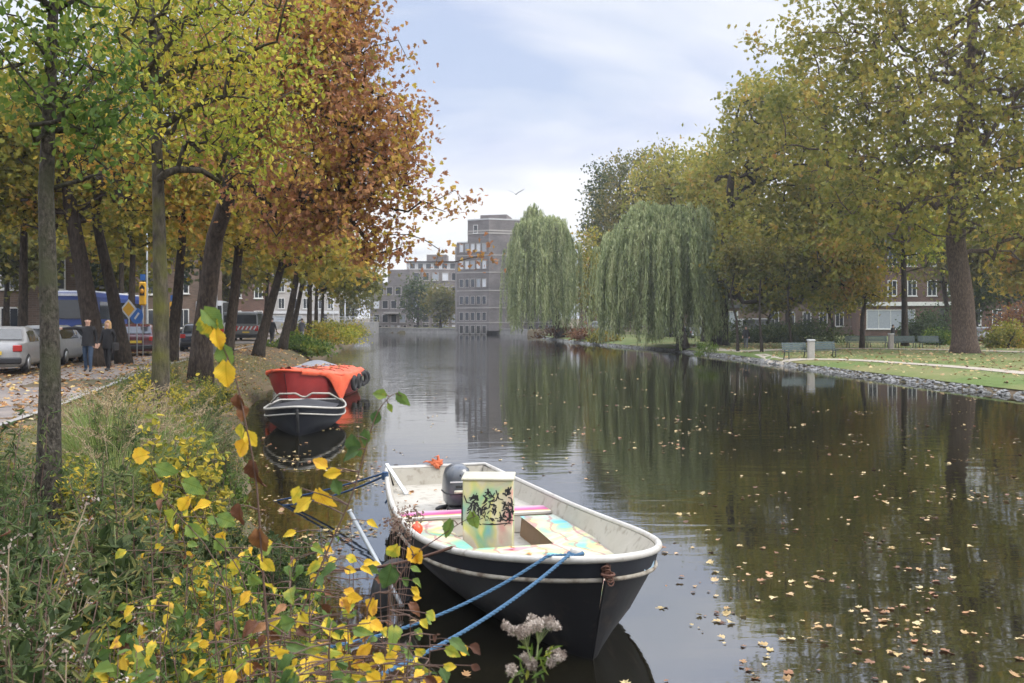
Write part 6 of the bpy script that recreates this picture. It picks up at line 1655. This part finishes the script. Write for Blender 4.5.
for px, D, lab, lm, cyy, rr in ((22, 37, 'thin dark trunk at left behind the white hatchback', 'leaf_mixed', 190, 60), (-20, 40, 'tree just outside the left edge with yellow leaves reaching in', 'leaf_ochre', 170, 75), (131, 50, 'thin trunk between the diamond sign and the leaning trunk', 'leaf_mixed', 215, 55),
                            (120, 64, 'tree on the far side of the street behind the beacon', 'leaf_ochre', 215, 60), (30, 66, 'tree on the far side of the street behind the blue coach', 'leaf_mixed', 210, 70), (200, 72, 'tree on the far side of the street behind the box van', 'leaf_ochre', 225, 55), (265, 95, 'tree on the far side of the street right of the grey van', 'leaf_mixed', 255, 40),
                            (75, 84, 'dark green tree far behind the walkers', 'leaf_dark', 235, 50), (170, 92, 'dark green tree far behind the mossy trunk', 'leaf_dark', 245, 45),
                            (45, 70, 'low leafy dark tree behind the white hatchback', 'leaf_dark', 262, 45), (110, 78, 'low leafy tree behind the diamond sign', 'leaf_mixed', 268, 42), (225, 112, 'dull green tree far down the street above the grey van', 'leaf_dull', 270, 40), (5, 56, 'low green tree at the left edge across the street', 'leaf_dull', 255, 50)):
    lt('street_tree', lab, px, D, px + 2, cyy + 35, .16 + D * .001, [E(px, cyy, D, rr, rr * .72, 4), E(px + 18, cyy - rr * .7, D, rr, rr * .6, 4)], lm, 'bark_dark', 250, 36, .3 + D * .007, .17 + D * .0024, seed=px + 3, rtip=.02, seg=1.1)
# ------------------------------------------------------------------ leaves on water, paths and grass
def scatter(name, label, P, size, mat, tilt=.12, tm=T_MAPLE, zoff=.004, jitter=.45):
    o = link(name, leaves_mesh(name, P + np.array([0, 0, zoff]), size, tm, tilt=tilt, jitter=jitter), mat); tag(o, label, kind='stuff'); return o

def on_water():
    out = []
    def put(n, px0, px1, py0, py1, clus=.5):
        c = []
        while len(c) < n:
            px = rng.uniform(px0, px1); py = rng.uniform(py0, py1); D = H * F / (py - HY); x = gx(px, D)
            if noise.noise(Vector((x * .5, D * .5, 7))) < rng.uniform(-.5, .35) * clus: continue
            c.append((x, D))
            if rng.uniform() < .35:
                for _ in range(rng.integers(1, 5)): c.append((x + rng.normal(0, .16), D + rng.normal(0, .2)))
        out.extend(c[:n])
    put(240, 650, 930, 490, 720, .9); put(120, 880, 1060, 470, 720, .9); put(190, 640, 1024, 420, 500); put(150, 540, 1024, 370, 420); put(110, 400, 620, 350, 480, .8)
    put(420, 262, 400, 425, 600, .2); put(60, 360, 660, 470, 700); put(120, 600, 1000, 355, 372, .3); put(200, 500, 760, 365, 460, .5); put(40, 640, 760, 540, 690)
    P = np.array(out); s, _ = sdist(P); P = P[s < -.05]
    # none inside the hulls
    inv = BMX.inverted(); keep = []
    for x, y in P:
        q = inv @ Vector((x, y, 0)); keep.append(not (-.3 < q.x < 7.4 and abs(q.y) < 1.08))
    P = P[np.array(keep)]
    return np.column_stack([P, np.full(len(P), .004)])
WP = on_water()
scatter('floating_leaves', 'fallen yellow and brown leaves floating on the canal', WP, .06, M['leaf_float'], tilt=.16, jitter=.65)
n = 60; Q = np.array([(BMX @ Vector((rng.uniform(.3, 5.9), rng.uniform(-.7, .7), 0)))[:] for _ in range(n)]); inv_ = BMX.inverted()
Q[:, 2] = [.375 if (inv_ @ Vector(q)).x < 2.3 else (.41 if (inv_ @ Vector(q)).x > 4.5 else .17) for q in Q]
scatter('deck_leaves', 'dead leaves and dirt lying inside the black launch', Q, .055, M['leaf_litter'], tilt=.2, jitter=.7)
n = 17000; Q = np.column_stack([rng.uniform(-24, 0, n), 3 + 62 * rng.uniform(0, 1, n) ** 1.3]); s, _ = sdist(Q); Q = Q[s > .15]
Q = np.column_stack([Q, ground_z(Q) + .02]); scatter('fallen_leaves', 'fallen autumn leaves on the path, road verge and bank', Q, .11, M['leaf_litter'], tilt=.3)
n = 7000; Q = np.column_stack([rng.uniform(14, 60, n), rng.uniform(28, 95, n)]); s, _ = sdist(Q); Q = Q[s > .8]
Q = np.column_stack([Q, ground_z(Q) + .035]); scatter('lawn_leaves', 'yellow fallen leaves on the park lawn', Q, .15, M['leaf_float'], tilt=.3)

# ------------------------------------------------------------------ bank plants
def blades(n, h, spread, lean, w=.008, kinks=3):
    """curved grass blades as strips"""
    V = []; Fc = []
    for i in range(n):
        a = rng.uniform(0, 2 * PI); r = spread * rng.uniform() ** .6; x = r * math.cos(a); y = r * math.sin(a); hh = h * rng.uniform(.55, 1.05); L = lean * rng.uniform(.2, 1.2)
        ca, sa = math.cos(a + rng.normal(0, .6)), math.sin(a + rng.normal(0, .6)); b = len(V)
        for k in range(kinks + 1):
            u = k / kinks; ww = w * (1 - u) + .0008; px_, py_ = x + ca * L * u ** 2, y + sa * L * u ** 2; z = hh * (u - .25 * u ** 3 * L / hh)
            V += [(px_ - sa * ww, py_ + ca * ww, z), (px_ + sa * ww, py_ - ca * ww, z)]
        for k in range(kinks): Fc.append((b + 2 * k, b + 2 * k + 1, b + 2 * k + 3, b + 2 * k + 2))
    return np.array(V), np.array(Fc)

def weed(name, label, cat, h, nst, spread, leaf, tm, lm, sm, dens=60, flowers=None, bend=.25, group=None, side=.35, r=.005, tiltl=None):
    t = thing(name, label, cat, (0, 0, 0), group=group)
    mb = MB(); pos = []; fls = []
    for s in range(nst):
        a = rng.uniform(0, 2 * PI); r0 = spread * .35 * rng.uniform(); x0, y0 = r0 * math.cos(a), r0 * math.sin(a); hh = h * rng.uniform(.6, 1.05); fl = []; bx, by = math.cos(a) * bend * hh * rng.uniform(.1, 1), math.sin(a) * bend * hh * rng.uniform(.1, 1)
        P = [Vector((x0 + bx * (k / 5) ** 1.6 + rng.normal(0, .008), y0 + by * (k / 5) ** 1.6 + rng.normal(0, .008), -.06 + (hh + .06) * k / 5)) for k in range(6)]
        mb.tube(P, [r * (1 - .13 * k) for k in range(6)], 4)
        ntw = int(hh / .09)
        for j in range(ntw):
            u = .15 + .85 * j / max(1, ntw - 1); i = min(4, int(u * 5)); p = P[i].lerp(P[i + 1], u * 5 - i); b = rng.uniform(0, 2 * PI); L = side * h * (1.1 - u) * rng.uniform(.5, 1.1) + .02
            q = p + Vector((math.cos(b) * L, math.sin(b) * L, L * rng.uniform(.3, .9)))
            if L > .05: mb.tube([p, p.lerp(q, .5) + Vector((0, 0, .01)), q], [r * .5, r * .4, r * .2], 3, cap=False)
            for m in range(max(2, int(dens * L * 1.2) + 2)):
                w = rng.uniform(.1, 1); pos.append(p.lerp(q, w) + Vector(rng.normal(0, .012, 3)))
            if flowers and u > .55: fl.append(q)
        fl.append(P[-1]); fls.append(fl)
    mb.build('stem', [M[sm]], t)
    link('foliage', leaves_mesh('foliage', np.array([p[:] for p in pos]), leaf, tm, tilt=tiltl, curl=.4), M[lm], t)
    for fl in (fls if flowers else []):
        src = np.repeat(np.array([p[:] for p in fl]), flowers[1], 0); src = src + rng.normal(0, flowers[2], src.shape)
        link('seed_head', leaves_mesh('seed_head', src, flowers[0], T_KITE), M[flowers[3]], t)
    return t

protos = {}
M['leaf_shrub'] = leaf_mat('leaf_shrub', [(.1, (.06, .11, .03)), (.4, (.11, .18, .045)), (.6, (.22, .27, .05)), (.72, (.60, .46, .05)), (.88, (.68, .42, .05)), (.97, (.22, .10, .05))], clump=3, cf=.3, obj_rand=.2)
def P_(key, *a, **k):
    protos[key] = [weed(*a, **k) for _ in range(3)]
P_('mug', 'mugwort_weed', 'grey green leafy weed on the overgrown bank', 'weed', .95, 9, .45, .048, T_NARROW, 'leaf_grey', 'stem_brown', dens=75, group='grey green weeds on the bank')
P_('dark', 'nettle_weed', 'dark green leafy weed low on the bank', 'weed', .75, 10, .5, .055, T_OVAL, 'leaf_dark', 'stem_green', dens=60, group='dark green weeds on the bank', side=.28)
P_('yel', 'yellow_shrub', 'shrub with small yellow leaves on the bank behind the tall grass', 'shrub', 1.45, 11, .8, .062, T_OVAL, 'leaf_yellow', 'stem_brown', dens=26, group='yellow leaved shrubs on the bank')
P_('dry', 'dry_weed', 'dry brown stalks with pale seed tufts on the bank', 'weed', 1.05, 7, .3, .03, T_NARROW, 'leaf_brown', 'stem_dry', dens=14, flowers=(.014, 9, .010, 'fluff'), group='dry seed stalks on the bank', side=.22)
P_('grn', 'green_herb', 'fresh green bushy herb on the bank', 'weed', .6, 9, .4, .05, T_OVAL, 'leaf_green', 'stem_green', dens=55, group='fresh green herbs on the bank')
P_('mix', 'yellowing_weed', 'yellowing small leaved weed on the bank', 'weed', .7, 9, .45, .042, T_OVAL, 'leaf_mixed', 'stem_brown', dens=55, group='yellowing small weeds on the bank')
P_('lf', 'leafy_shrub', 'leafy shrub with mixed green and yellow leaves near the camera', 'shrub', .95, 10, .5, .058, T_OVAL, 'leaf_shrub', 'stem_brown', dens=34, group='leafy green and yellow shrubs on the bank', side=.3)
def grass_proto():
    t = thing('grass_tussock', 'tall green grass tussock with straw plumes beside the near trunk', 'grass', (0, 0, 0), group='tall grass tussocks on the bank')
    V, Fc = blades(420, .95, .22, .55, .006); link('blades', np_mesh('blades', V, Fc), M['grass_blade'], t)
    mb = MB(); plumes = []
    for i in range(12):
        pos = []
        a = rng.uniform(0, 2 * PI); L = rng.uniform(.3, .7); hh = rng.uniform(1.0, 1.35); ca, sa = math.cos(a), math.sin(a)
        P = [Vector((ca * (.08 + L * (k / 6) ** 2.2), sa * (.08 + L * (k / 6) ** 2.2), hh * (k / 6) - .3 * (k / 6) ** 4)) for k in range(7)]
        mb.tube(P, .0035, 3)
        for k in range(46):
            u = rng.uniform(.74, 1.02); i0 = min(5, int(u * 6)); p = P[i0].lerp(P[i0 + 1], u * 6 - i0); pos.append(p + Vector(rng.normal(0, .012, 3)))
        plumes.append(pos)
    mb.build('stalk', [M['stem_dry']], t)
    for pos in plumes: link('plume', leaves_mesh('plume', np.array([p[:] for p in pos]), .035, T_NARROW, tilt=.9), M['straw'], t)
    return t
protos['grs'] = [grass_proto() for _ in range(2)]
used = set()
def height_of(o):
    zz = 0
    for ch in o.children: zz = max(zz, max(c[2] for c in ch.bound_box))
    return zz
HT = {}
def place(kind, x, y, sc=1.0, rz=None, label=None, zmul=1.0):
    k = rng.integers(len(protos[kind])); o = protos[kind][k]; z = gz(x, y) - .03; rz = rng.uniform(0, 2 * PI) if rz is None else rz
    S = (sc, sc, sc * zmul)
    if (kind, k) not in used:
        used.add((kind, k)); o.location = (x, y, z); o.rotation_euler = (0, 0, rz); o.scale = S
        if label: o['label'] = label
        return o
    return copy_tree(o, None, (x, y, z), rz, S, label)
HT = {k: max(height_of(o) for o in v) for k, v in protos.items()}
# skyline of the bank growth in the photograph: how high a plant may reach at each bearing
def limit(px): return float(np.interp(px, [-60, 0, 20, 60, 95, 130, 200, 240, 262, 300, 340, 380, 430, 470, 520, 600], [415, 420, 452, 470, 385, 350, 352, 372, 425, 470, 500, 545, 590, 650, 720, 760]))
def bank(kind_w, n, y0, y1, s0, s1, smin=.55, smax=1.15, pxr=(-80, 470)):
    made = 0; tries = 0
    while made < n and tries < n * 40:
        tries += 1
        y = y0 + (y1 - y0) * rng.uniform() ** 1.2; x = gx(rng.uniform(*pxr), y); s = sdist([(x, y)])[0][0]
        if not (s0 < s < s1): continue
        # keep clear of the near trunk's foot and the pavement
        px = CX + x / y * F
        if math.hypot(x + 3.95, y - 8.6) < .5: continue
        if y < 8.2 and 0 < px < 75 and rng.uniform() < .6 and y > 5: continue
        kind = rng.choice(list(kind_w), p=np.array(list(kind_w.values())) / sum(kind_w.values()))
        sc = rng.uniform(smin, smax); g = gz(x, y); lim = limit(px) if not (y < 8.8 and 22 < px < 84) else 512; room = H - (lim + rng.uniform(0, 35) - HY) / F * y - g
        if room < .15: continue
        h = HT[kind] * sc
        if h > room: sc = room / HT[kind]
        if sc < .28: continue
        place(kind, x, y, sc, zmul=rng.uniform(.85, 1.05)); made += 1
bank({'mug': 3.5, 'dark': 4, 'grn': 2.5, 'dry': 2, 'mix': 3}, 105, 3.0, 8, .02, 4.5)
bank({'mug': 4, 'dark': 2, 'grn': 2, 'dry': 1.2, 'yel': .6, 'mix': 2}, 70, 8, 16, .1, 4.2)
bank({'mug': 3, 'yel': 2, 'dark': 2, 'dry': 1.5, 'grn': 1}, 44, 15, 34, .2, 3.6)
bank({'yel': 4, 'grn': 2, 'dark': 1}, 7, 12, 20, 1.0, 4.5, .9, 1.2, (120, 245))
for px, D, sc in ((105, 10.5, 1.05), (122, 11.5, 1.15), (88, 12.5, 1.0), (140, 10.2, .9), (112, 9.4, .85), (160, 12.5, 1.1), (150, 11.2, 1.0), (95, 11.2, 1.1), (185, 13.5, 1.1)): place('grs', gx(px, D), D, sc)
bank({'lf': 1}, 22, 3.0, 7.0, .0, 3.5, .6, 1.1, (110, 440))
bank({'dark': 2, 'mug': 2, 'dry': 1}, 22, 3.0, 6.0, .3, 4.5, .8, 1.3, (-60, 130))
# dark tall weeds at the left edge
for px, D, sc in ((0, 4.6, .95), (16, 5.4, .8), (-12, 6.0, 1.1), (12, 7.2, 1.0)): place('mug', gx(px, D), D, sc, zmul=1.2)
# shrubs far along the left bank
for px, D, rx, rz, lm, lab in ((332, 90, 3.0, 1.7, 'leaf_lime', 'yellow green shrub spilling over the bank at the bend'), (310, 76, 2.6, 1.5, 'leaf_mixed', 'mixed green and red shrub on the bank below the thin trunks'), (300, 62, 2.0, 1.1, 'leaf_green', 'green low shrub on the bank behind the red barge'), (345, 112, 2.6, 1.6, 'leaf_mixed', 'far bank shrub just beyond the bend')):
    x = gx(px, D); x = min(x, float(np.interp(D, SH[isleft][:, 1], SH[isleft][:, 0])) - rx * .3); bush('bank_shrub', lab, (x, D, gz(x, D) - .1), rx, rx, rz, 2400, .2, M[lm], M['bark_dark'], seed=px)
# low ground cover
n = 42000; Q = np.column_stack([rng.uniform(-14, 1.2, n), 2.2 + 45 * rng.uniform(0, 1, n) ** 1.5]); s, _ = sdist(Q); Q = Q[(s > .02) & (s < 3.4)]
Qz = ground_z(Q); base = np.column_stack([Q, Qz])
V, Fc = blades(1, .22, .01, .1, .004, 2); k = len(V)
Rm = rand_rot(len(base), .25); sc = rng.uniform(.4, 1.3, len(base)); VV = np.einsum('nij,nkj->nki', Rm, np.repeat(V[None], len(base), 0)) * sc[:, None, None] + base[:, None, :]
FF = Fc[None] + (np.arange(len(base)) * k)[:, None, None]
tag(link('ground_cover', np_mesh('ground_cover', VV.reshape(-1, 3), FF.reshape(-1, 4)), M['grass_blade']), 'short grass covering the left bank', kind='stuff')
n = 24000; Q = base[rng.integers(0, len(base), n)] + np.column_stack([rng.normal(0, .1, (n, 2)), rng.uniform(.02, .16, n)])
scatter('creeping_herbs', 'low creeping herbs and dead leaves covering the left bank', Q, .045, leaf_mat('leaf_creep', [(.1, (.05, .08, .03)), (.4, (.12, .16, .06)), (.7, (.28, .22, .07)), (.95, (.22, .10, .05))], clump=1.5), tilt=.6, tm=T_OVAL)

# ------------------------------------------------------------------ near leafy stems
def hero_leaf(L, fold=.25, droop=.35, wide=.42):
    """toothed heart-shaped leaf built on a fine grid"""
    rows = 13; V = []; UV = []; Fc = []; ph = rng.uniform(0, 6); tw = rng.uniform(-.9, .9); bend = rng.uniform(-.18, .18)
    cols = (-1, -.66, -.33, 0, .33, .66, 1)
    for i in range(rows):
        v = i / (rows - 1); w = wide * (math.sin(PI * min(1, v ** .72)) ** .85) * (1 - .25 * v) + .0
        if i == 0: w = .10
        if i == rows - 1: w = .004
        tooth = 1.07 if i % 2 else .95
        for c in cols:
            x = c * w * (tooth if abs(c) == 1 else 1); y = v - (.10 * abs(c) if i == 0 else 0) + (.025 if abs(c) == 1 and i % 2 else 0)
            z = fold * abs(x) - droop * v * v + .045 * math.sin(v * 13 + c * 3 + ph) * abs(c) + tw * x * v
            x = x + bend * v * v
            V.append((x * L, y * L, z * L)); UV.append((x / wide * .5, v))
    k = len(cols)
    for i in range(rows - 1):
        for j in range(k - 1): Fc.append((i * k + j, i * k + j + 1, (i + 1) * k + j + 1, (i + 1) * k + j))
    return np.array(V), np.array(UV), np.array(Fc)

def leafy_stem(label, path, leaves, r=.004, lm='leaf_hero', group=None, name='leafy_sapling', sm='stem_brown'):
    """path: world points; leaves: (world point, length, direction vector, facing vector, material or None)"""
    base = Vector(path[0]); t = thing(name, label, 'plant', base, group=group)
    P = [Vector(p) - base for p in path]; fine = []
    for i in range(len(P) - 1):
        p0, p1, p2, p3 = P[max(0, i - 1)], P[i], P[i + 1], P[min(len(P) - 1, i + 2)]
        for k in range(5):
            u = k / 5; fine.append(.5 * ((2 * p1) + (p2 - p0) * u + (2 * p0 - 5 * p1 + 4 * p2 - p3) * u * u + (3 * p1 - p0 - 3 * p2 + p3) * u ** 3))
    fine.append(P[-1]); n = len(fine)
    mb = MB(); mb.tube(fine, [r * (1 - .65 * i / n) for i in range(n)], 6)
    groups = {}
    for p, L, d, nrm, m in leaves:
        p = Vector(p) - base; d = Vector(d).normalized(); j = min(range(n), key=lambda i: (fine[i] - p).length)
        mb.tube([fine[j], fine[j].lerp(p, .5) + Vector((0, 0, .004)), p], [.0026, .002, .0016], 5, cap=False)
        nrm = Vector(nrm); xax = d.cross(nrm).normalized(); z = xax.cross(d).normalized()
        V, UV, Fc = hero_leaf(L, rng.uniform(.1, .9), rng.uniform(.1, 1.0), rng.uniform(.34, .46)); Rr = np.array([xax[:], d[:], z[:]]).T
        g = groups.setdefault(m or lm, []); off = sum(len(q[0]) for q in g); g.append((V @ Rr.T + np.array(p[:]), UV, Fc + off))
    mb.build('stem', [M[sm]], t)
    for m, g in groups.items():
        me = np_mesh('leaf', np.vstack([q[0] for q in g]), np.vstack([q[2] for q in g]), smooth=True, uv=np.vstack([q[1] for q in g])); link('leaves', me, M[m], t)
    return t
G, Y, B = 'leaf_hero_green', 'leaf_hero_y', 'leaf_brown'
M[Y] = leaf_mat(Y, [(.1, (.30, .34, .05)), (.28, (.66, .50, .05)), (.6, (.80, .52, .045)), (.85, (.72, .38, .045)), (.97, (.3, .12, .05))], clump=5, cf=.3, veins=True, transl=.4)
def W(px, py, D): return at(px, py, D)
def lf(px, py, D, L, dx, dz, m, dy=0., face=(0, -1, .35)): return (W(px, py, D), L, (dx, dy, dz), Vector(face) + Vector(rng.normal(0, .25, 3)), m)
foot = lambda px, D: Vector((gx(px, D), D, gz(gx(px, D), D) - .05))
# 1: the tall stem with hanging half green half yellow leaves
D = 2.9
leafy_stem('tall stem with large green and yellow leaves hanging from its tip', [foot(300, D), W(268, 640, D), W(262, 560, D), W(256, 480, D), W(246, 425, D), W(236, 380, D), W(222, 345, D), W(205, 316, D)],
           [lf(208, 314, D, .085, .25, -1, 'leaf_hero'), lf(204, 310, D - .03, .075, .75, -.8, G), lf(222, 345, D, .07, .3, -.9, G), lf(226, 362, D - .02, .075, -.05, -1, Y), lf(216, 330, D - .02, .06, .1, -1, Y), lf(238, 395, D, .05, -.1, -1, B), lf(242, 425, D, .045, -.2, -1, Y), lf(241, 405, D + .02, .05, .2, -1, B),
            lf(246, 440, D, .06, -.4, -.7, Y), lf(247, 432, D, .05, .5, -.8, Y), lf(254, 462, D, .08, -.1, -1, B), lf(258, 530, D, .075, .05, -1, B), lf(262, 560, D, .05, .5, -.5, Y), lf(240, 505, D, .06, -.2, -1, B)], r=.0038)
# 2: arching stem with green leaves
D = 3.1
leafy_stem('arching stem with green leaves reaching over the water', [foot(240, D), W(278, 655, D), W(300, 615, D), W(330, 545, D), W(352, 495, D), W(368, 440, D), W(378, 412, D), W(392, 395, D), W(402, 396, D)],
           [lf(398, 393, D, .055, .35, -.6, G), lf(386, 396, D, .045, -.9, .3, G), lf(378, 412, D, .045, -.3, -.7, G), lf(388, 404, D, .03, .5, -.8, G), lf(366, 430, D, .055, -.05, -1, G), lf(354, 436, D, .07, -.1, -1, G), lf(358, 450, D, .06, -.7, -.2, G), lf(340, 472, D, .055, -1, -.1, Y), lf(335, 480, D, .05, .3, -.9, G),
            lf(318, 490, D, .075, .2, -.6, Y), lf(300, 488, D, .055, -.5, -.8, Y), lf(326, 468, D, .05, -.6, .5, Y), lf(310, 500, D, .07, -.9, -.6, Y), lf(300, 612, D, .05, .5, -.8, Y)], r=.0036, lm='leaf_hero_green')
# 3: twig with the paired leaves before the painted box
D = 3.3
leafy_stem('low twig with two broad green leaves in front of the painted box', [foot(380, D), W(365, 640, D), W(392, 590, D), W(414, 556, D), W(438, 538, D), W(462, 522, D), W(476, 516, D)],
           [lf(452, 520, D, .065, -.3, -1, G), lf(472, 512, D, .065, .15, -1, G), lf(420, 552, D, .055, -.4, -.8, Y), lf(392, 566, D, .085, -.3, -1, G), lf(410, 548, D, .07, .4, -.7, Y), lf(398, 546, D, .06, -.5, -.6, Y), lf(375, 600, D, .07, -.5, -.7, Y)], r=.0032)
# 4: thicket of yellowing stems along the bottom
def thick(label, px, py, D, n, top, spread, seed, mats=(G, Y, Y, 'leaf_hero', B), L=(.028, .058)):
    r2 = random.Random(seed); ft = foot(px + r2.uniform(-20, 20), D); tip = W(px + top[0], py + top[1], D + r2.uniform(-.2, .2)); mid = ft.lerp(tip, .5) + Vector((r2.uniform(-.08, .08), r2.uniform(-.1, .1), .05))
    P = [ft, mid, ft.lerp(tip, .8) + Vector((0, 0, .02)), tip]; lv = []
    n = n // 2 if px < 245 else n
    for i in range(n):
        u = .35 + .65 * r2.random(); c = (ft.lerp(mid, u * 2) if u < .5 else mid.lerp(tip, u * 2 - 1)); a = r2.uniform(0, 2 * PI); q = c + Vector((math.cos(a) * spread, math.sin(a) * spread * .6, r2.uniform(-.3, .5) * spread))
        d = (q - c).normalized() + Vector((0, 0, -.6)); lv.append((q, r2.uniform(*L), d, Vector((r2.uniform(-.5, .5), -1, r2.uniform(0, 1))), r2.choice(mats)))
    return leafy_stem(label, P, lv, r=.0035, group='yellowing leafy stems along the bottom of the bank')
TH = 'yellowing leafy stem in the tangle at the foot of the bank'
for i, (px, py, D, tx, ty) in enumerate(((330, 640, 3.4, -20, -60), (360, 650, 3.2, 30, -40), (300, 660, 3.0, -10, -90), (410, 665, 3.4, 20, -30), (260, 650, 3.3, -30, -60), (380, 620, 3.9, 0, -50), (340, 600, 4.2, -20, -70),
                                         (285, 600, 4.0, 10, -60), (235, 680, 3.2, -20, -110), (310, 690, 2.9, 20, -60), (370, 690, 3.0, 40, -55), (420, 690, 3.2, 10, -50), (210, 560, 4.6, -30, -60), (180, 600, 4.2, -30, -90), (160, 520, 5.2, 10, -50), (350, 560, 4.8, 0, -40), (225, 620, 3.8, 0, -80), (150, 660, 3.6, 20, -70),
                                         (395, 640, 3.6, 15, -25), (325, 615, 3.6, 25, -45), (275, 690, 2.8, 10, -60), (345, 670, 3.1, -15, -40), (305, 640, 3.7, 5, -35), (330, 680, 2.7, 0, -50), (290, 655, 3.5, 15, -45), (365, 665, 3.4, 5, -30), (250, 690, 2.7, 0, -40), (405, 690, 2.9, 0, -35), (380, 690, 2.7, 0, -40), (200, 680, 3.2, 20, -30))):
    thick(TH, px, py, D, 26, (tx, ty), .12, 100 + i, mats=(Y, Y, 'leaf_hero', G, B) if i % 3 else (G, Y, 'leaf_hero', Y))
for i, (px, tx, ty) in enumerate(((150, 148, 455), (170, 176, 470), (195, 210, 505))):   # long bare twigs with a few yellow leaves
    D = 3.8 + .3 * i; leafy_stem(('long bare twig leaning left with yellow leaves near its tip', 'long bare twig with yellow leaves, middle one of three', 'long bare twig with yellow leaves, nearest the tall stem')[i], [foot(px + 130, D), W(px + 80, 600, D), W(tx + 22, ty + 50, D), W(tx, ty, D)],
               [lf(tx, ty, D, .09, -.8, -.1, Y), lf(tx + 8, ty + 12, D, .085, .8, -.3, G), lf(tx + 14, ty + 28, D, .07, -.5, -.7, Y), lf(tx + 28, ty + 55, D, .08, -.4, -.8, Y), lf(tx + 40, ty + 70, D, .07, .6, -.6, G)], r=.003)
# the pale seed heads at the bottom edge
def seed_heads():
    D = 2.6; ft = Vector((gx(545, D), D, gz(gx(545, D), D) - .1)); t = thing('seed_head_plant', 'plant with fluffy pale brown seed heads before the black hull', 'plant', ft)
    mb = MB(); allh = []; lv = []
    for px, py, n, r in ((522, 630, 9, 18), (540, 624, 9, 17), (558, 658, 5, 12), (530, 662, 5, 10), (512, 672, 3, 8)):
        heads = []; allh.append(heads)
        tip = W(px, py, D + rng.uniform(-.03, .03)) - ft; root = Vector((rng.normal(0, .02), 0, 0)); m = W(535, 675, D) - ft
        for k in range(n):
            a = rng.uniform(0, 2 * PI); q = math.sqrt(rng.uniform()) * r / F * D; h = tip + Vector((math.cos(a) * q, math.sin(a) * q, rng.uniform(-.4, .35) * q + .5 * (1 - q * F / D / r) * .02)); heads.append(h)
            mb.tube([m.lerp(tip, .6), h.lerp(tip, .5) - Vector((0, 0, .015)), h], [.0015, .0012, .001], 4, cap=False)
        mb.tube([root, m, m.lerp(tip, .6)], [.004, .003, .002], 5)
    for k in range(34):
        u = rng.uniform(); px = rng.uniform(508, 556); py = rng.uniform(646, 690); lv.append(W(px, py, D + rng.normal(0, .03)) - ft)
    mb.build('stem', [M['stem_green']], t)
    for heads in allh:
        src = np.repeat(np.array([h[:] for h in heads]), 200, 0); g = rng.normal(size=src.shape); g /= np.linalg.norm(g, axis=1)[:, None]; src = src + g * .0125 * rng.uniform(.5, 1, (len(src), 1))
        link('seed_head', leaves_mesh('seed_head', src, .0065, T_KITE), M['fluff'], t)
    link('foliage', leaves_mesh('foliage', np.array([p[:] for p in lv]), .04, T_NARROW, tilt=.7, curl=.5), M['leaf_green'], t)
seed_heads()
# small dried flower heads leaning over the near rail
def rail_weed(px, py, D, lab):
    ft = foot(px - 20, D); t = thing('dried_flower', lab, 'plant', ft, group=None); mb = MB(); pos = []
    for k in range(12):
        tip = W(px + rng.uniform(-16, 16), py + rng.uniform(-8, 16), D + rng.uniform(-.1, .1)) - ft; mb.tube([Vector((0, 0, 0)), tip * .6 + Vector((0, 0, .05)), tip], [.003, .002, .001], 4)
        pos.append([tip + Vector(rng.normal(0, .03, 3)) for j in range(22)])
    mb.build('stem', [M['stem_brown']], t)
    for q in pos: link('seed_head', leaves_mesh('seed_head', np.array([p[:] for p in q]), .024, T_OVAL), dm if (dm := M.get('dusty')) else M.setdefault('dusty', leaf_mat('dusty', [(.2, (.16, .09, .07)), (.8, (.34, .26, .2))], clump=9)), t)
rail_weed(402, 520, 6.5, 'dusty pink dried flower heads leaning over the rail of the launch')
for o in [q for v_ in protos.values() for i, q in enumerate(v_)]:
    if o.location.length < 1e-6:
        for c in list(o.children): bpy.data.objects.remove(c)
        bpy.data.objects.remove(o)
# a gull over the canal
def gull():
    p = at(516, 194, 70); t = thing('flying_gull', 'small grey gull flying over the far water', 'bird', p, R(70))
    mb = MB(); mb.tube([(.22, 0, .01), (.15, 0, .02), (.02, 0, 0), (-.12, 0, 0), (-.26, 0, .01)], [.02, .045, .06, .045, .02], 8)
    mb.tube([(.22, 0, .01), (.27, 0, 0)], [.012, .004], 5); mb.build('body', [M['blind']], t)
    for sd in (-1, 1):
        mb = MB(); V = [(.08, sd * .04, .03), (-.08, sd * .04, .02), (.10, sd * .3, .18), (-.05, sd * .3, .17), (-.02, sd * .62, .30), (-.08, sd * .6, .29)]
        V2 = [(a, b, c - .012) for a, b, c in V]; mb.add(V + V2, [(0, 2, 3, 1), (2, 4, 5, 3), (6, 7, 9, 8), (8, 9, 11, 10), (0, 6, 8, 2), (1, 3, 9, 7), (2, 8, 10, 4), (3, 5, 11, 9), (4, 10, 11, 5)]); mb.build('wing', [plainc('gull_grey', (.16, .17, .19), .7)], t)
gull()
if HAZE: haze(HAZE)
